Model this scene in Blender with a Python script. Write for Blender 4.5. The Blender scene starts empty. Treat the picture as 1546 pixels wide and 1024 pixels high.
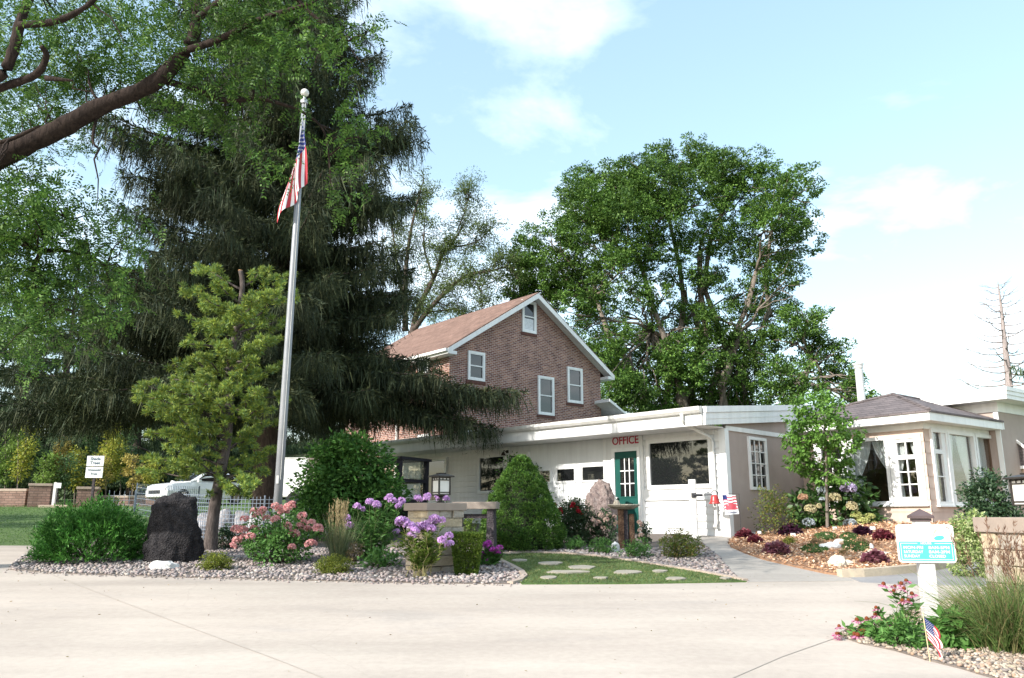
import bpy, math, random
import numpy as np
from math import sin, cos, pi, radians, sqrt, atan2
from mathutils import Vector, Matrix
from mathutils.geometry import delaunay_2d_cdt
S = bpy.context.scene
C = S.collection
random.seed(7)
RG = np.random.default_rng(11)
# ---------------------------------------------------------------- camera geometry
FP, CX, CY, EYE = 1200.0, 773.0, 512.0, 1.6
TP = 266.0 / 1200.0
PITCH = math.atan(TP)
cp, sp = cos(PITCH), sin(PITCH)
def ray(u, v):
    x = (u - CX) / FP; z = (CY - v) / FP
    fy = cp - z * sp; fz = sp + z * cp
    return x / fy, fz / fy
def P(u, v, D):
    a, b = ray(u, v)
    return Vector((a * D, D, EYE + b * D))
def sstep(a, b, x):
    t = min(1, max(0, (x - a) / (b - a)))
    return t * t * (3 - 2 * t)
def G(x, y):
    if y < -6: b = -0.33
    elif y < 38: b = 0.055 * y
    else: b = 2.09 + 0.9 * (1 - math.exp(-(y - 38) * 0.055 / 0.9))
    return b + 0.37 * sstep(5.2, 9.0, x) * sstep(13.2, 17.8, y) + 0.09 * sstep(2.5, 4.5, x) * sstep(14, 18, y) * (1 - sstep(5.2, 9.0, x))
def GP(u, v):
    a, b = ray(u, v)
    f = lambda d: EYE + b * d - G(a * d, d)
    d = 1.5
    while f(d) > 0 and d < 90: d += 0.25
    lo, hi = d - 0.25, d
    for _ in range(30):
        m = (lo + hi) / 2
        if f(m) > 0: lo = m
        else: hi = m
    return Vector((a * hi, hi, G(a * hi, hi)))
def ppm(p):
    """photo pixels per metre at world point p (across the view)"""
    return FP / (p.y * cp + (p.z - EYE) * sp)
def gpt(x, y, dz=0.0): return Vector((x, y, G(x, y) + dz))
# ---------------------------------------------------------------- materials
MATS = {}
def nodes_of(name):
    m = bpy.data.materials.new(name); m.use_nodes = True
    nt = m.node_tree
    return m, nt, nt.nodes['Principled BSDF']
def N(nt, t, **kw):
    n = nt.nodes.new(t)
    for k, v in kw.items():
        if k in n.inputs: n.inputs[k].default_value = v
        else: setattr(n, k, v)
    return n
def ramp(nt, fac, stops, interp='LINEAR'):
    r = nt.nodes.new('ShaderNodeValToRGB'); r.color_ramp.interpolation = interp
    e = r.color_ramp.elements
    while len(e) < len(stops): e.new(0.5)
    for i, (p, c) in enumerate(stops):
        e[i].position = p; e[i].color = (c[0], c[1], c[2], 1)
    nt.links.new(fac, r.inputs[0])
    return r.outputs[0]
def mulnoise(nt, col, scale, lo, hi, vec=None, detail=4):
    n = N(nt, 'ShaderNodeTexNoise', Scale=scale, Detail=detail)
    if vec: nt.links.new(vec, n.inputs['Vector'])
    mr = N(nt, 'ShaderNodeMapRange'); mr.inputs[1].default_value = .3; mr.inputs[2].default_value = .7
    mr.inputs[3].default_value = lo; mr.inputs[4].default_value = hi
    nt.links.new(n.outputs[0], mr.inputs[0])
    v = N(nt, 'ShaderNodeVectorMath', operation='SCALE')
    nt.links.new(col, v.inputs[0]); nt.links.new(mr.outputs[0], v.inputs['Scale'])
    return v.outputs[0]
def bump(nt, bs, hout, strength, dist=0.02):
    b = N(nt, 'ShaderNodeBump', Strength=strength, Distance=dist)
    nt.links.new(hout, b.inputs['Height']); nt.links.new(b.outputs[0], bs.inputs['Normal'])
def solid(name, c1, c2=None, scale=4, rough=.6, metal=0, bmp=0, bscale=None, spec=.3, coords='pos', detail=5):
    """procedural surface: two-tone noise, optional bump"""
    if name in MATS: return MATS[name]
    m, nt, bs = nodes_of(name)
    c2 = c2 or tuple(x * .86 for x in c1)
    if coords == 'pos': vec = N(nt, 'ShaderNodeNewGeometry').outputs['Position']
    else: vec = N(nt, 'ShaderNodeTexCoord').outputs['Object']
    n = N(nt, 'ShaderNodeTexNoise', Scale=scale, Detail=detail, Roughness=.6); nt.links.new(vec, n.inputs['Vector'])
    col = ramp(nt, n.outputs[0], [(.3, c1), (.7, c2)])
    if name in ('white_paint', 'white_trim', 'gutter_white', 'tan_siding', 'garage_white', 'vinyl_post', 'painted_metal', 'cast_cap'):   # rain streaks and grime
        mp = N(nt, 'ShaderNodeMapping'); mp.inputs['Scale'].default_value = (3.5, 3.5, .3); nt.links.new(vec, mp.inputs[0])
        col = mulnoise(nt, col, 2.2, .91, 1.03, mp.outputs[0], 6); col = mulnoise(nt, col, .55, .93, 1.03, vec, 3)
    nt.links.new(col, bs.inputs['Base Color'])
    bs.inputs['Roughness'].default_value = rough; bs.inputs['Metallic'].default_value = metal
    bs.inputs['Specular IOR Level'].default_value = spec
    if bmp:
        n2 = N(nt, 'ShaderNodeTexNoise', Scale=bscale or scale * 6, Detail=6, Roughness=.65); nt.links.new(vec, n2.inputs['Vector'])
        bump(nt, bs, n2.outputs[0], bmp)
    MATS[name] = m
    return m
def island(name, cols, tr=.3, rough=.55, clump=(.72, 1.15), cscale=1.6, spec=.25):
    """foliage, pebbles, petals: a colour of its own for every leaf, slow drift from clump to clump"""
    if name in MATS: return MATS[name]
    m, nt, bs = nodes_of(name)
    g = N(nt, 'ShaderNodeNewGeometry')
    k = len(cols)
    col = ramp(nt, g.outputs['Random Per Island'], [((i + .5) / k if k > 1 else 0, c) for i, c in enumerate(cols)])
    col = mulnoise(nt, col, cscale, clump[0], clump[1], g.outputs['Position'], 2)
    nt.links.new(col, bs.inputs['Base Color'])
    bs.inputs['Roughness'].default_value = rough; bs.inputs['Specular IOR Level'].default_value = spec
    if tr:
        t = N(nt, 'ShaderNodeBsdfTranslucent'); nt.links.new(col, t.inputs[0])
        mx = N(nt, 'ShaderNodeMixShader'); mx.inputs[0].default_value = tr
        nt.links.new(bs.outputs[0], mx.inputs[1]); nt.links.new(t.outputs[0], mx.inputs[2])
        nt.links.new(mx.outputs[0], nt.nodes['Material Output'].inputs[0])
    MATS[name] = m
    return m
# ---------------------------------------------------------------- mesh building
class MB:
    def __init__(s): s.v = []; s.f = []; s.mi = []; s.m = 0
    def add(s, vs, fs):
        o = len(s.v); s.v += [tuple(p) for p in vs]; s.f += [tuple(o + i for i in f) for f in fs]; s.mi += [s.m] * len(fs)
        return s
    def box(s, x0, x1, y0, y1, z0, z1):
        if x0 > x1: x0, x1 = x1, x0
        if y0 > y1: y0, y1 = y1, y0
        if z0 > z1: z0, z1 = z1, z0
        return s.add([(x0,y0,z0),(x1,y0,z0),(x1,y1,z0),(x0,y1,z0),(x0,y0,z1),(x1,y0,z1),(x1,y1,z1),(x0,y1,z1)],
                     [(0,3,2,1),(4,5,6,7),(0,1,5,4),(1,2,6,5),(2,3,7,6),(3,0,4,7)])
    def quad(s, *p): return s.add(p, [tuple(range(len(p)))])
    def tube(s, path, rad, seg=8, caps=True):
        path = [Vector(p) for p in path]; n = len(path)
        if not hasattr(rad, '__len__'): rad = [rad] * n
        if len(rad) != n: rad = [float(q) for q in np.interp(np.linspace(0, 1, n), np.linspace(0, 1, len(rad)), rad)]
        vs = []; ref = Vector((0.3, 0.1, 1))
        for i, p in enumerate(path):
            t = (path[min(i + 1, n - 1)] - path[max(i - 1, 0)])
            if t.length < 1e-9: t = Vector((0, 0, 1))
            t.normalize()
            r = ref if abs(t.dot(ref.normalized())) < .95 else Vector((1, 0, 0))
            a = t.cross(r).normalized(); b = t.cross(a)
            for k in range(seg):
                w = 2 * pi * k / seg
                vs.append(p + (a * cos(w) + b * sin(w)) * rad[i])
        fs = [(i*seg+k, i*seg+(k+1)%seg, (i+1)*seg+(k+1)%seg, (i+1)*seg+k) for i in range(n-1) for k in range(seg)]
        if caps: fs += [tuple(range(seg)), tuple((n-1)*seg + k for k in reversed(range(seg)))]
        return s.add(vs, fs)
    def lathe(s, prof, seg=20, o=(0, 0, 0)):
        vs = [(o[0]+r*cos(2*pi*k/seg), o[1]+r*sin(2*pi*k/seg), o[2]+z) for r, z in prof for k in range(seg)]
        n = len(prof)
        fs = [(i*seg+k, i*seg+(k+1)%seg, (i+1)*seg+(k+1)%seg, (i+1)*seg+k) for i in range(n-1) for k in range(seg)]
        fs += [tuple(reversed(range(seg))), tuple((n-1)*seg+k for k in range(seg))]
        return s.add(vs, fs)
    def prism(s, poly, ax, a0, a1):
        """polygon in the two other axes, extruded along axis ax"""
        def mk3(p, a): q = list(p); q.insert(ax, a); return q
        n = len(poly)
        vs = [mk3(p, a0) for p in poly] + [mk3(p, a1) for p in poly]
        return s.add(vs, [tuple(range(n)), tuple(reversed(range(n, 2*n)))] + [(i, n+i, n+(i+1)%n, (i+1)%n) for i in range(n)])
    def build(s, name, mat, parent=None, world=False, smooth=False, bev=0):
        me = bpy.data.meshes.new(name)
        vs = s.v
        if world and parent is not None:
            l = parent_origin(parent); vs = [(x-l.x, y-l.y, z-l.z) for x, y, z in vs]
        me.from_pydata(vs, [], s.f); me.update()
        mats = mat if isinstance(mat, (list, tuple)) else [mat]
        for m in mats: me.materials.append(m)
        if len(mats) > 1: me.polygons.foreach_set('material_index', s.mi)
        import bmesh
        b = bmesh.new(); b.from_mesh(me); bmesh.ops.recalc_face_normals(b, faces=b.faces)
        if bev: bmesh.ops.bevel(b, geom=list(b.edges), offset=bev, segments=2, affect='EDGES', profile=.7)
        b.to_mesh(me); b.free()
        if smooth: me.polygons.foreach_set('use_smooth', [True] * len(me.polygons))
        return link(name, me, parent)
def parent_origin(p):
    l = Vector(p.location)
    if p.parent: l = l + parent_origin(p.parent)
    return l
def link(name, me, parent=None):
    o = bpy.data.objects.new(name, me); C.objects.link(o)
    if parent is not None: o.parent = parent
    return o
def fast(name, V, Fc, mat, parent=None, world=True, smooth=False):
    """big mesh from arrays; V (n,3), Fc (m,k)"""
    V = np.asarray(V, dtype=np.float32); Fc = np.asarray(Fc, dtype=np.int32)
    if world and parent is not None: V = V - np.array(parent_origin(parent), dtype=np.float32)
    me = bpy.data.meshes.new(name); k = Fc.shape[1]
    me.vertices.add(len(V)); me.vertices.foreach_set('co', V.ravel())
    me.loops.add(Fc.size); me.loops.foreach_set('vertex_index', Fc.ravel())
    me.polygons.add(len(Fc)); me.polygons.foreach_set('loop_start', np.arange(0, Fc.size, k, dtype=np.int32))
    me.update(calc_edges=True)
    if smooth: me.polygons.foreach_set('use_smooth', np.ones(len(Fc), dtype=bool))
    me.materials.append(mat)
    return link(name, me, parent)
def thing(name, label, cat, loc=(0, 0, 0), rot=0, group=None):
    o = bpy.data.objects.new(name, None); C.objects.link(o); o.location = loc; o.rotation_euler = (0, 0, rot)
    o.empty_display_size = .2
    return tag(o, label, cat, group)
def tag(o, label, cat, group=None):
    o['label'] = label; o['category'] = cat
    if group: o['group'] = group
    return o
def struct(o, kind='structure'): o['kind'] = kind; return o
def dup(root, loc, rot=0, label=None, scale=1):
    r = root.copy(); C.objects.link(r); r.location = loc; r.rotation_euler = (0, 0, rot); r.scale = (scale,)*3
    if label: r['label'] = label
    for ch in list(root.children):
        c = ch.copy(); C.objects.link(c); c.parent = r
        for g in ch.children:
            d = g.copy(); C.objects.link(d); d.parent = c
    return r
def nrm(a): return a / np.maximum(np.linalg.norm(a, axis=-1, keepdims=True), 1e-9)
def rvec(n): return nrm(RG.normal(size=(n, 3)))
def leaves(Cn, D, L, W, up=None, mid=.45):
    """diamond leaves: base points, directions, lengths, widths -> verts (4n,3)"""
    n = len(Cn); Cn = np.asarray(Cn, float); D = nrm(np.asarray(D, float))
    L = np.broadcast_to(np.asarray(L, float), (n,))[:, None]; W = np.broadcast_to(np.asarray(W, float), (n,))[:, None]
    if up is None: r = rvec(n)
    else:
        r = np.asarray(up, float); r = nrm((r[None, :] if r.ndim == 1 else r) + (.55 if r.ndim == 1 else .34) * RG.normal(size=(n, 3)))
        r = nrm(np.cross(np.cross(D, r) + 1e-6, D) * .9 + r * .1)
    s = nrm(np.cross(D, r))
    m = Cn + D * L * mid
    V = np.stack([Cn, m + s * W / 2, Cn + D * L, m - s * W / 2], 1)
    return V.reshape(-1, 3)
def qf(V): return np.arange(len(V), dtype=np.int32).reshape(-1, 4)
def blades(B, D, L, W, droop=.5, seg=3):
    """curved grass blades -> verts, quads"""
    n = len(B); B = np.asarray(B, float); D = nrm(np.asarray(D, float))
    L = np.broadcast_to(np.asarray(L, float), (n,))[:, None]; W = np.broadcast_to(np.asarray(W, float), (n,))[:, None]
    dr = np.broadcast_to(np.asarray(droop, float), (n,))[:, None]
    H = D * np.array([1, 1, 0]); s = nrm(np.cross(D, rvec(n)))
    rows = []
    for i in range(seg + 1):
        t = i / seg
        c = B + D * L * t + (nrm(H + 1e-6) * .5 - np.array([0, 0, 1.])) * L * dr * t * t * .8
        w = W * (1 - t * .85) / 2
        rows += [c - s * w, c + s * w]
    V = np.stack(rows, 1).reshape(-1, 3)
    k = 2 * (seg + 1); base = np.arange(n)[:, None] * k
    q = np.concatenate([base + np.array([2*i, 2*i+1, 2*i+3, 2*i+2]) for i in range(seg)], 0)
    return V, q
def catq(parts):
    Vs, Fs, o = [], [], 0
    for V, F in parts:
        Vs.append(V); Fs.append(F + o); o += len(V)
    return np.concatenate(Vs), np.concatenate(Fs)
t_ = (1 + sqrt(5)) / 2
ICO_V = nrm(np.array([(-1,t_,0),(1,t_,0),(-1,-t_,0),(1,-t_,0),(0,-1,t_),(0,1,t_),(0,-1,-t_),(0,1,-t_),(t_,0,-1),(t_,0,1),(-t_,0,-1),(-t_,0,1)], float))
ICO_F = np.array([(0,11,5),(0,5,1),(0,1,7),(0,7,10),(0,10,11),(1,5,9),(5,11,4),(11,10,2),(10,7,6),(7,1,8),(3,9,4),(3,4,2),(3,2,6),(3,6,8),(3,8,9),(4,9,5),(2,4,11),(6,2,10),(8,6,7),(9,8,1)])
def pebbles(pts, size, flat=.6):
    n = len(pts); pts = np.asarray(pts, float)
    sc = size * RG.uniform(.55, 1.25, (n, 1, 1)) * np.stack([RG.uniform(.7,1.3,n), RG.uniform(.7,1.1,n), np.full(n, flat)], 1)[:, None, :]
    V = ICO_V[None] * (1 + .18 * RG.normal(size=(n, 12, 1))) * sc
    a = RG.uniform(0, 2*pi, n); ti = RG.normal(size=n) * .35
    ca, sa, ct, st = np.cos(a)[:, None], np.sin(a)[:, None], np.cos(ti)[:, None], np.sin(ti)[:, None]
    x, y, z = V[..., 0], V[..., 1] * ct - V[..., 2] * st, V[..., 1] * st + V[..., 2] * ct
    V = np.stack([x * ca - y * sa, x * sa + y * ca, z], -1) + pts[:, None, :]
    F = ICO_F[None] + (np.arange(n) * 12)[:, None, None]
    return V.reshape(-1, 3), F.reshape(-1, 3)
def inpoly(p, poly):
    x, y = p; c = False; j = len(poly) - 1
    for i in range(len(poly)):
        xi, yi = poly[i]; xj, yj = poly[j]
        if (yi > y) != (yj > y) and x < (xj - xi) * (y - yi) / (yj - yi) + xi: c = not c
        j = i
    return c
def densify(poly, d):
    out = []
    for i in range(len(poly)):
        a = Vector(poly[i]); b = Vector(poly[(i+1) % len(poly)]); k = max(1, int((b-a).length / d))
        out += [a.lerp(b, j / k) for j in range(k)]
    return [(p.x, p.y) for p in out]
def sheet(name, poly, dz, mat, step=.4, skirt=.06, rise=0):
    """polygon laid on the terrain, dz above it, with a short skirt down its edge"""
    b = densify(poly, step)
    xs = [p[0] for p in b]; ys = [p[1] for p in b]
    pts = [Vector(p) for p in b]
    x = min(xs) + step / 2
    while x < max(xs):
        y = min(ys) + step / 2
        while y < max(ys):
            if inpoly((x, y), b): pts.append(Vector((x, y)))
            y += step
        x += step
    n = len(b)
    vs, es, fs, *_ = delaunay_2d_cdt(pts, [(i, (i+1) % n) for i in range(n)], [], 1, 1e-5)
    m = MB()
    m.add([(p.x, p.y, G(p.x, p.y) + dz) for p in vs], fs)
    m.add([(p[0], p[1], G(*p) + dz) for p in b] + [(p[0], p[1], G(*p) + dz - skirt) for p in b], [(i, (i+1) % n, n + (i+1) % n, n + i) for i in range(n)])
    return m.build(name, mat, smooth=False)
def scatter(poly, n, holes=()):
    xs = [p[0] for p in poly]; ys = [p[1] for p in poly]; out = []
    while len(out) < n:
        p = (random.uniform(min(xs), max(xs)), random.uniform(min(ys), max(ys)))
        if inpoly(p, poly) and not any(inpoly(p, h) for h in holes): out.append(p)
    return out
def gxy(pix): return [tuple(GP(u, v).xy) for u, v in pix]
def text_faces(s, size, ext=.002, bold=0.0, align='CENTER', sx=1.0):
    cu = bpy.data.curves.new('lettering', 'FONT'); cu.body = s; cu.size = size; cu.extrude = ext; cu.offset = bold
    cu.align_x = align; cu.align_y = 'CENTER'; cu.resolution_u = 4; cu.space_line = .95
    o = bpy.data.objects.new('lettering', cu); C.objects.link(o)
    dg = bpy.context.evaluated_depsgraph_get()
    me = bpy.data.meshes.new_from_object(o.evaluated_get(dg))
    V = [(v.co.x * sx, v.co.y, v.co.z) for v in me.vertices]; F = [tuple(p.vertices) for p in me.polygons]
    bpy.data.objects.remove(o); bpy.data.meshes.remove(me)
    return V, F
# ---------------------------------------------------------------- camera, light, sky
cam = bpy.data.cameras.new('camera'); cam.sensor_width = 36; cam.lens = 36 * FP / 1546; cam.clip_end = 3000; cam.clip_start = .05
co = bpy.data.objects.new('camera', cam); C.objects.link(co); co.location = (0, 0, EYE); co.rotation_euler = (pi / 2 + PITCH, 0, 0)
S.camera = co
SUN_EL = radians(31); SH = Vector((-.80, -.60))
sd = Vector((SH.x * cos(SUN_EL), SH.y * cos(SUN_EL), sin(SUN_EL)))
sl = bpy.data.lights.new('sun', 'SUN'); sl.energy = 3.7; sl.angle = radians(.55); sl.color = (1, .955, .885)
so = bpy.data.objects.new('sun', sl); C.objects.link(so); so.rotation_euler = sd.to_track_quat('Z', 'Y').to_euler()
W = bpy.data.worlds.new('World'); S.world = W; W.use_nodes = True
nt = W.node_tree; bg = nt.nodes['Background']
sky = N(nt, 'ShaderNodeTexSky'); sky.sky_type = 'NISHITA'; sky.sun_disc = False; sky.sun_elevation = SUN_EL
sky.sun_rotation = atan2(SH.x, SH.y); sky.altitude = 200; sky.air_density = 1.25; sky.dust_density = 1.5; sky.ozone_density = .35
tc = N(nt, 'ShaderNodeTexCoord'); sep = N(nt, 'ShaderNodeSeparateXYZ'); nt.links.new(tc.outputs['Generated'], sep.inputs[0])
az = N(nt, 'ShaderNodeMath', operation='ADD'); nt.links.new(sep.outputs[2], az.inputs[0]); az.inputs[1].default_value = .10
dx = N(nt, 'ShaderNodeMath', operation='DIVIDE'); nt.links.new(sep.outputs[0], dx.inputs[0]); nt.links.new(az.outputs[0], dx.inputs[1])
dy = N(nt, 'ShaderNodeMath', operation='DIVIDE'); nt.links.new(sep.outputs[1], dy.inputs[0]); nt.links.new(az.outputs[0], dy.inputs[1])
cb = N(nt, 'ShaderNodeCombineXYZ'); nt.links.new(dx.outputs[0], cb.inputs[0]); nt.links.new(dy.outputs[0], cb.inputs[1]); cb.inputs[2].default_value = 3.7
n1 = N(nt, 'ShaderNodeTexNoise', Scale=1.5, Detail=8, Roughness=.56, Distortion=.25); nt.links.new(cb.outputs[0], n1.inputs['Vector'])
cl = ramp(nt, n1.outputs[0], [(.47, (0, 0, 0)), (.62, (.30, .30, .30)), (.90, (1, 1, 1))])
mx = N(nt, 'ShaderNodeMixRGB'); nt.links.new(cl, mx.inputs[0]); nt.links.new(sky.outputs[0], mx.inputs[1]); mx.inputs[2].default_value = (8.5, 8.6, 8.8, 1)
veil = N(nt, 'ShaderNodeMixRGB'); veil.inputs[0].default_value = .26; nt.links.new(sky.outputs[0], veil.inputs[1]); veil.inputs[2].default_value = (3.1, 4.55, 5.1, 1)
nt.links.new(veil.outputs[0], mx.inputs[1])
nt.links.new(mx.outputs[0], bg.inputs[0]); bg.inputs[1].default_value = .15
S.view_settings.view_transform = 'Standard'; S.view_settings.look = 'None'; S.view_settings.gamma = 1; S.view_settings.exposure = 1.08
S.cycles.max_bounces = 6; S.cycles.transparent_max_bounces = 8; S.cycles.use_denoising = True
S.cycles.diffuse_bounces = 3; S.cycles.sample_clamp_indirect = 6
# ---------------------------------------------------------------- ground sheets
def grass_mat():
    m, nt, bs = nodes_of('lawn_grass'); g = N(nt, 'ShaderNodeNewGeometry')
    n = N(nt, 'ShaderNodeTexNoise', Scale=2.5, Detail=8, Roughness=.7); nt.links.new(g.outputs['Position'], n.inputs['Vector'])
    nt.links.new(ramp(nt, n.outputs[0], [(.3, (.05, .10, .02)), (.7, (.105, .17, .042))]), bs.inputs['Base Color'])
    bs.inputs['Roughness'].default_value = .9
    n2 = N(nt, 'ShaderNodeTexNoise', Scale=60, Detail=5); nt.links.new(g.outputs['Position'], n2.inputs['Vector']); bump(nt, bs, n2.outputs[0], .8, .05)
    return m
GRASS = grass_mat()
def concrete(name, c1, c2, c3):
    m, nt, bs = nodes_of(name); g = N(nt, 'ShaderNodeNewGeometry'); pos = g.outputs['Position']
    mp = N(nt, 'ShaderNodeMapping'); mp.inputs['Scale'].default_value = (.55, 1.3, 1); nt.links.new(pos, mp.inputs[0])
    n = N(nt, 'ShaderNodeTexNoise', Scale=.7, Detail=9, Roughness=.62, Distortion=.4); nt.links.new(mp.outputs[0], n.inputs['Vector'])
    col = ramp(nt, n.outputs[0], [(.28, c3), (.45, c1), (.68, c2)])
    col = mulnoise(nt, col, 14, .94, 1.05, pos, 8)
    m2 = N(nt, 'ShaderNodeMapping'); m2.inputs['Scale'].default_value = (.09, .9, 1); m2.inputs['Rotation'].default_value = (0, 0, .12); nt.links.new(pos, m2.inputs[0])
    col = mulnoise(nt, col, 1.6, .86, 1.05, m2.outputs[0], 7); col = mulnoise(nt, col, .42, .86, 1.05, pos, 9)
    wv = N(nt, 'ShaderNodeTexNoise', Scale=1.1, Detail=5); nt.links.new(pos, wv.inputs['Vector'])
    wm = N(nt, 'ShaderNodeMixRGB'); wm.inputs[0].default_value = .22; nt.links.new(pos, wm.inputs[1]); nt.links.new(wv.outputs[1], wm.inputs[2])
    vo = N(nt, 'ShaderNodeTexVoronoi', feature='DISTANCE_TO_EDGE', Scale=.21); nt.links.new(wm.outputs[0], vo.inputs['Vector'])
    ck = N(nt, 'ShaderNodeMapRange'); ck.inputs[1].default_value = 0; ck.inputs[2].default_value = .0025; ck.inputs[3].default_value = .94; ck.inputs[4].default_value = 1; nt.links.new(vo.outputs[0], ck.inputs[0])
    sc_ = N(nt, 'ShaderNodeVectorMath', operation='SCALE'); nt.links.new(col, sc_.inputs[0]); nt.links.new(ck.outputs[0], sc_.inputs['Scale']); col = sc_.outputs[0]
    col = mulnoise(nt, col, 160, .93, 1.06, pos, 2)
    nt.links.new(col, bs.inputs['Base Color']); bs.inputs['Roughness'].default_value = .85; bs.inputs['Specular IOR Level'].default_value = .25
    n2 = N(nt, 'ShaderNodeTexNoise', Scale=120, Detail=4); nt.links.new(pos, n2.inputs['Vector']); bump(nt, bs, n2.outputs[0], .25, .004)
    return m
CONC = concrete('drive_concrete', (.435, .376, .325), (.465, .408, .352), (.365, .325, .29))
WALK = concrete('walk_concrete', (.345, .315, .28), (.37, .335, .30), (.305, .285, .26))
ASPH = concrete('old_asphalt', (.26, .25, .25), (.30, .29, .28), (.20, .20, .20))
xs = sorted(set([-400, -250, -150, -100, -70, -50, -40, -30, -25] + [x * .8 for x in range(-26, 34)] + [30, 35, 42, 50, 70, 100, 150, 250, 400]))
ys = sorted(set([-250, -120, -60, -30, -15, -10, -6] + [y * .8 for y in range(-6, 50)] + [42, 44, 46, 50, 55, 60, 70, 85, 100, 150, 250, 500, 900]))
m = MB()
m.add([(x, y, G(x, y) - .03) for y in ys for x in xs], [(j*len(xs)+i, j*len(xs)+i+1, (j+1)*len(xs)+i+1, (j+1)*len(xs)+i) for j in range(len(ys)-1) for i in range(len(xs)-1)])
struct(m.build('ground', GRASS, smooth=True))
drive = [(-60, -20), (60, -20), (60, 12.4), (7.2, 12.8), (7.0, 17.0), (-5, 17.0), (-9.5, 17.35), (-14, 17.5), (-60, 18.5)]
dv = struct(sheet('driveway', drive, .015, CONC, 1.0))
jm = MB()
def joint(pix, w):
    pts = [GP(*p) for p in pix]; pts = [pts[i].lerp(pts[i+1], k / 8) for i in range(len(pts)-1) for k in range(8)] + [pts[-1]]
    for a, b in zip(pts[:-1], pts[1:]):
        d = (b - a).xy.normalized(); nn = Vector((-d.y, d.x)) * w / 2
        jm.quad(*[(q.x + s * nn.x, q.y + s * nn.y, G(q.x, q.y) + .019) for q, s in ((a, -1), (a, 1), (b, 1), (b, -1))])
joint([(60, 862), (150, 898), (260, 940), (420, 1000), (520, 1040)], .009)
joint([(1100, 1030), (1180, 995), (1262, 966), (1310, 948)], .012)
joint([(1290, 885), (1128, 888), (780, 890), (300, 882)], .008)
struct(jm.build('driveway_joint', solid('joint_dark', (.36, .32, .28), (.42, .38, .33)), dv))
# planting bed outlines (photo pixels on the ground -> metres)
BEDF = gxy([(15, 862), (60, 866), (100, 868.5), (200, 871.5), (300, 874.5), (400, 877), (500, 879.5), (600, 882), (700, 883.5), (770, 884), (784, 880), (792, 873), (787, 866), (775, 859), (757, 850), (742, 843)])
TURFTOP = gxy([(742, 843), (760, 838.5), (800, 836.5), (850, 838), (900, 842), (950, 849), (1000, 857), (1060, 867), (1100, 874.5), (1126, 880)])
WALKL = gxy([(1112, 876), (1100, 861), (1085, 843), (1070, 829), (1060, 820)])
bed = BEDF + TURFTOP[1:-1] + WALKL + [(3.4, 18.3), (4.2, 19.1), (-3.9, 27.0), (-6.5, 22)] + gxy([(150, 812), (75, 822), (46, 836), (26, 848), (15, 856)])
turf = gxy([(1128, 881), (1060, 868), (1000, 858), (950, 850), (900, 843), (850, 839), (800, 837.5), (760, 839.5), (744, 844), (758, 851), (777, 860), (789, 867), (793, 873), (785, 881), (788, 884.5), (950, 884)])
walk = gxy([(1290, 879.5), (1128, 881.5), (1112, 876), (1100, 861), (1085, 843), (1070, 829), (1060, 820)]) + [(3.9, 18.6), (4.6, 19.0), (5.25, 18.2)] + gxy([(1098, 820), (1104, 829), (1125, 838), (1150, 847), (1200, 859), (1245, 869), (1280, 874)])
mulch = gxy([(1112, 812), (1100, 819), (1103, 827), (1125, 837), (1150, 846), (1200, 858), (1245, 868), (1278, 872.5), (1330, 869), (1400, 862.5), (1455, 852), (1490, 840)]) + [(11.6, 15.6), (12.6, 17.5), (11.9, 20.0), (9.0, 18.2), (7.4, 20.6), (5.2, 18.35)]
asph = gxy([(1282, 874), (1330, 871), (1400, 864.5), (1456, 854), (1500, 846), (1640, 850), (1640, 868), (1480, 886), (1390, 886), (1300, 881.5)])
signbed = gxy([(1262, 962), (1300, 975), (1352, 986), (1395, 999), (1450, 1013), (1520, 1034), (1640, 1064), (1700, 1000), (1640, 900), (1546, 880), (1500, 886), (1440, 905), (1380, 925), (1310, 945)])
SOIL = solid('bed_soil', (.10, .085, .075), (.19, .16, .14), scale=20, rough=.95, bmp=.4)
struct(sheet('planting_bed', bed, .03, SOIL, .4))
struct(sheet('turf_strip', turf, .032, GRASS, .3))
struct(sheet('walkway', walk, .022, WALK, .4))
struct(sheet('asphalt_lane', asph, .022, ASPH, .5))
struct(sheet('mulch_bed', mulch, .045, solid('mulch_soil', (.24, .13, .08), (.34, .21, .13), scale=26, rough=.95, bmp=.5), .35))
struct(sheet('sign_bed', signbed, .03, SOIL, .3))
# loose stone and bark
def peb(name, label, pts, size, mat, flat=.6, dz=.03):
    V, F = pebbles([(x, y, G(x, y) + dz + random.uniform(0, size * .5)) for x, y in pts], size, flat)
    o = fast(name, V, F, mat, smooth=True); tag(o, label, 'gravel'); return struct(o, 'stuff')
ROCK = island('river_rock', [(.22, .19, .185), (.31, .27, .26), (.17, .155, .16), (.37, .31, .265), (.25, .195, .19), (.42, .39, .36), (.28, .22, .21)], tr=0, rough=.8, clump=(.85, 1.1), cscale=.8)
near = [p for p in scatter(bed, 26000, [turf]) if p[1] < 16.6]
peb('gravel', 'pinkish grey river rock mulching the long planting bed', near, .033, ROCK, .62)
PALE = island('pale_rock', [(.33, .27, .20), (.38, .32, .26), (.24, .19, .145), (.44, .38, .32), (.32, .21, .14), (.20, .17, .155)], tr=0, rough=.8, clump=(.85, 1.1))
peb('pale_gravel', 'loose tan and cream pebbles around the hours sign', scatter(signbed, 8500), .022, PALE, .6)
CHIP = island('bark_chip', [(.42, .22, .12), (.52, .30, .17), (.34, .17, .10), (.60, .42, .27), (.46, .25, .14), (.66, .52, .38)], tr=0, rough=.9, clump=(.85, 1.15))
pts = [(x, y, G(x, y) + .05 + random.uniform(0, .03)) for x, y in scatter(mulch, 15000)]
d_ = RG.normal(size=(len(pts), 3)) * np.array([1, 1, .35])
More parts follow.
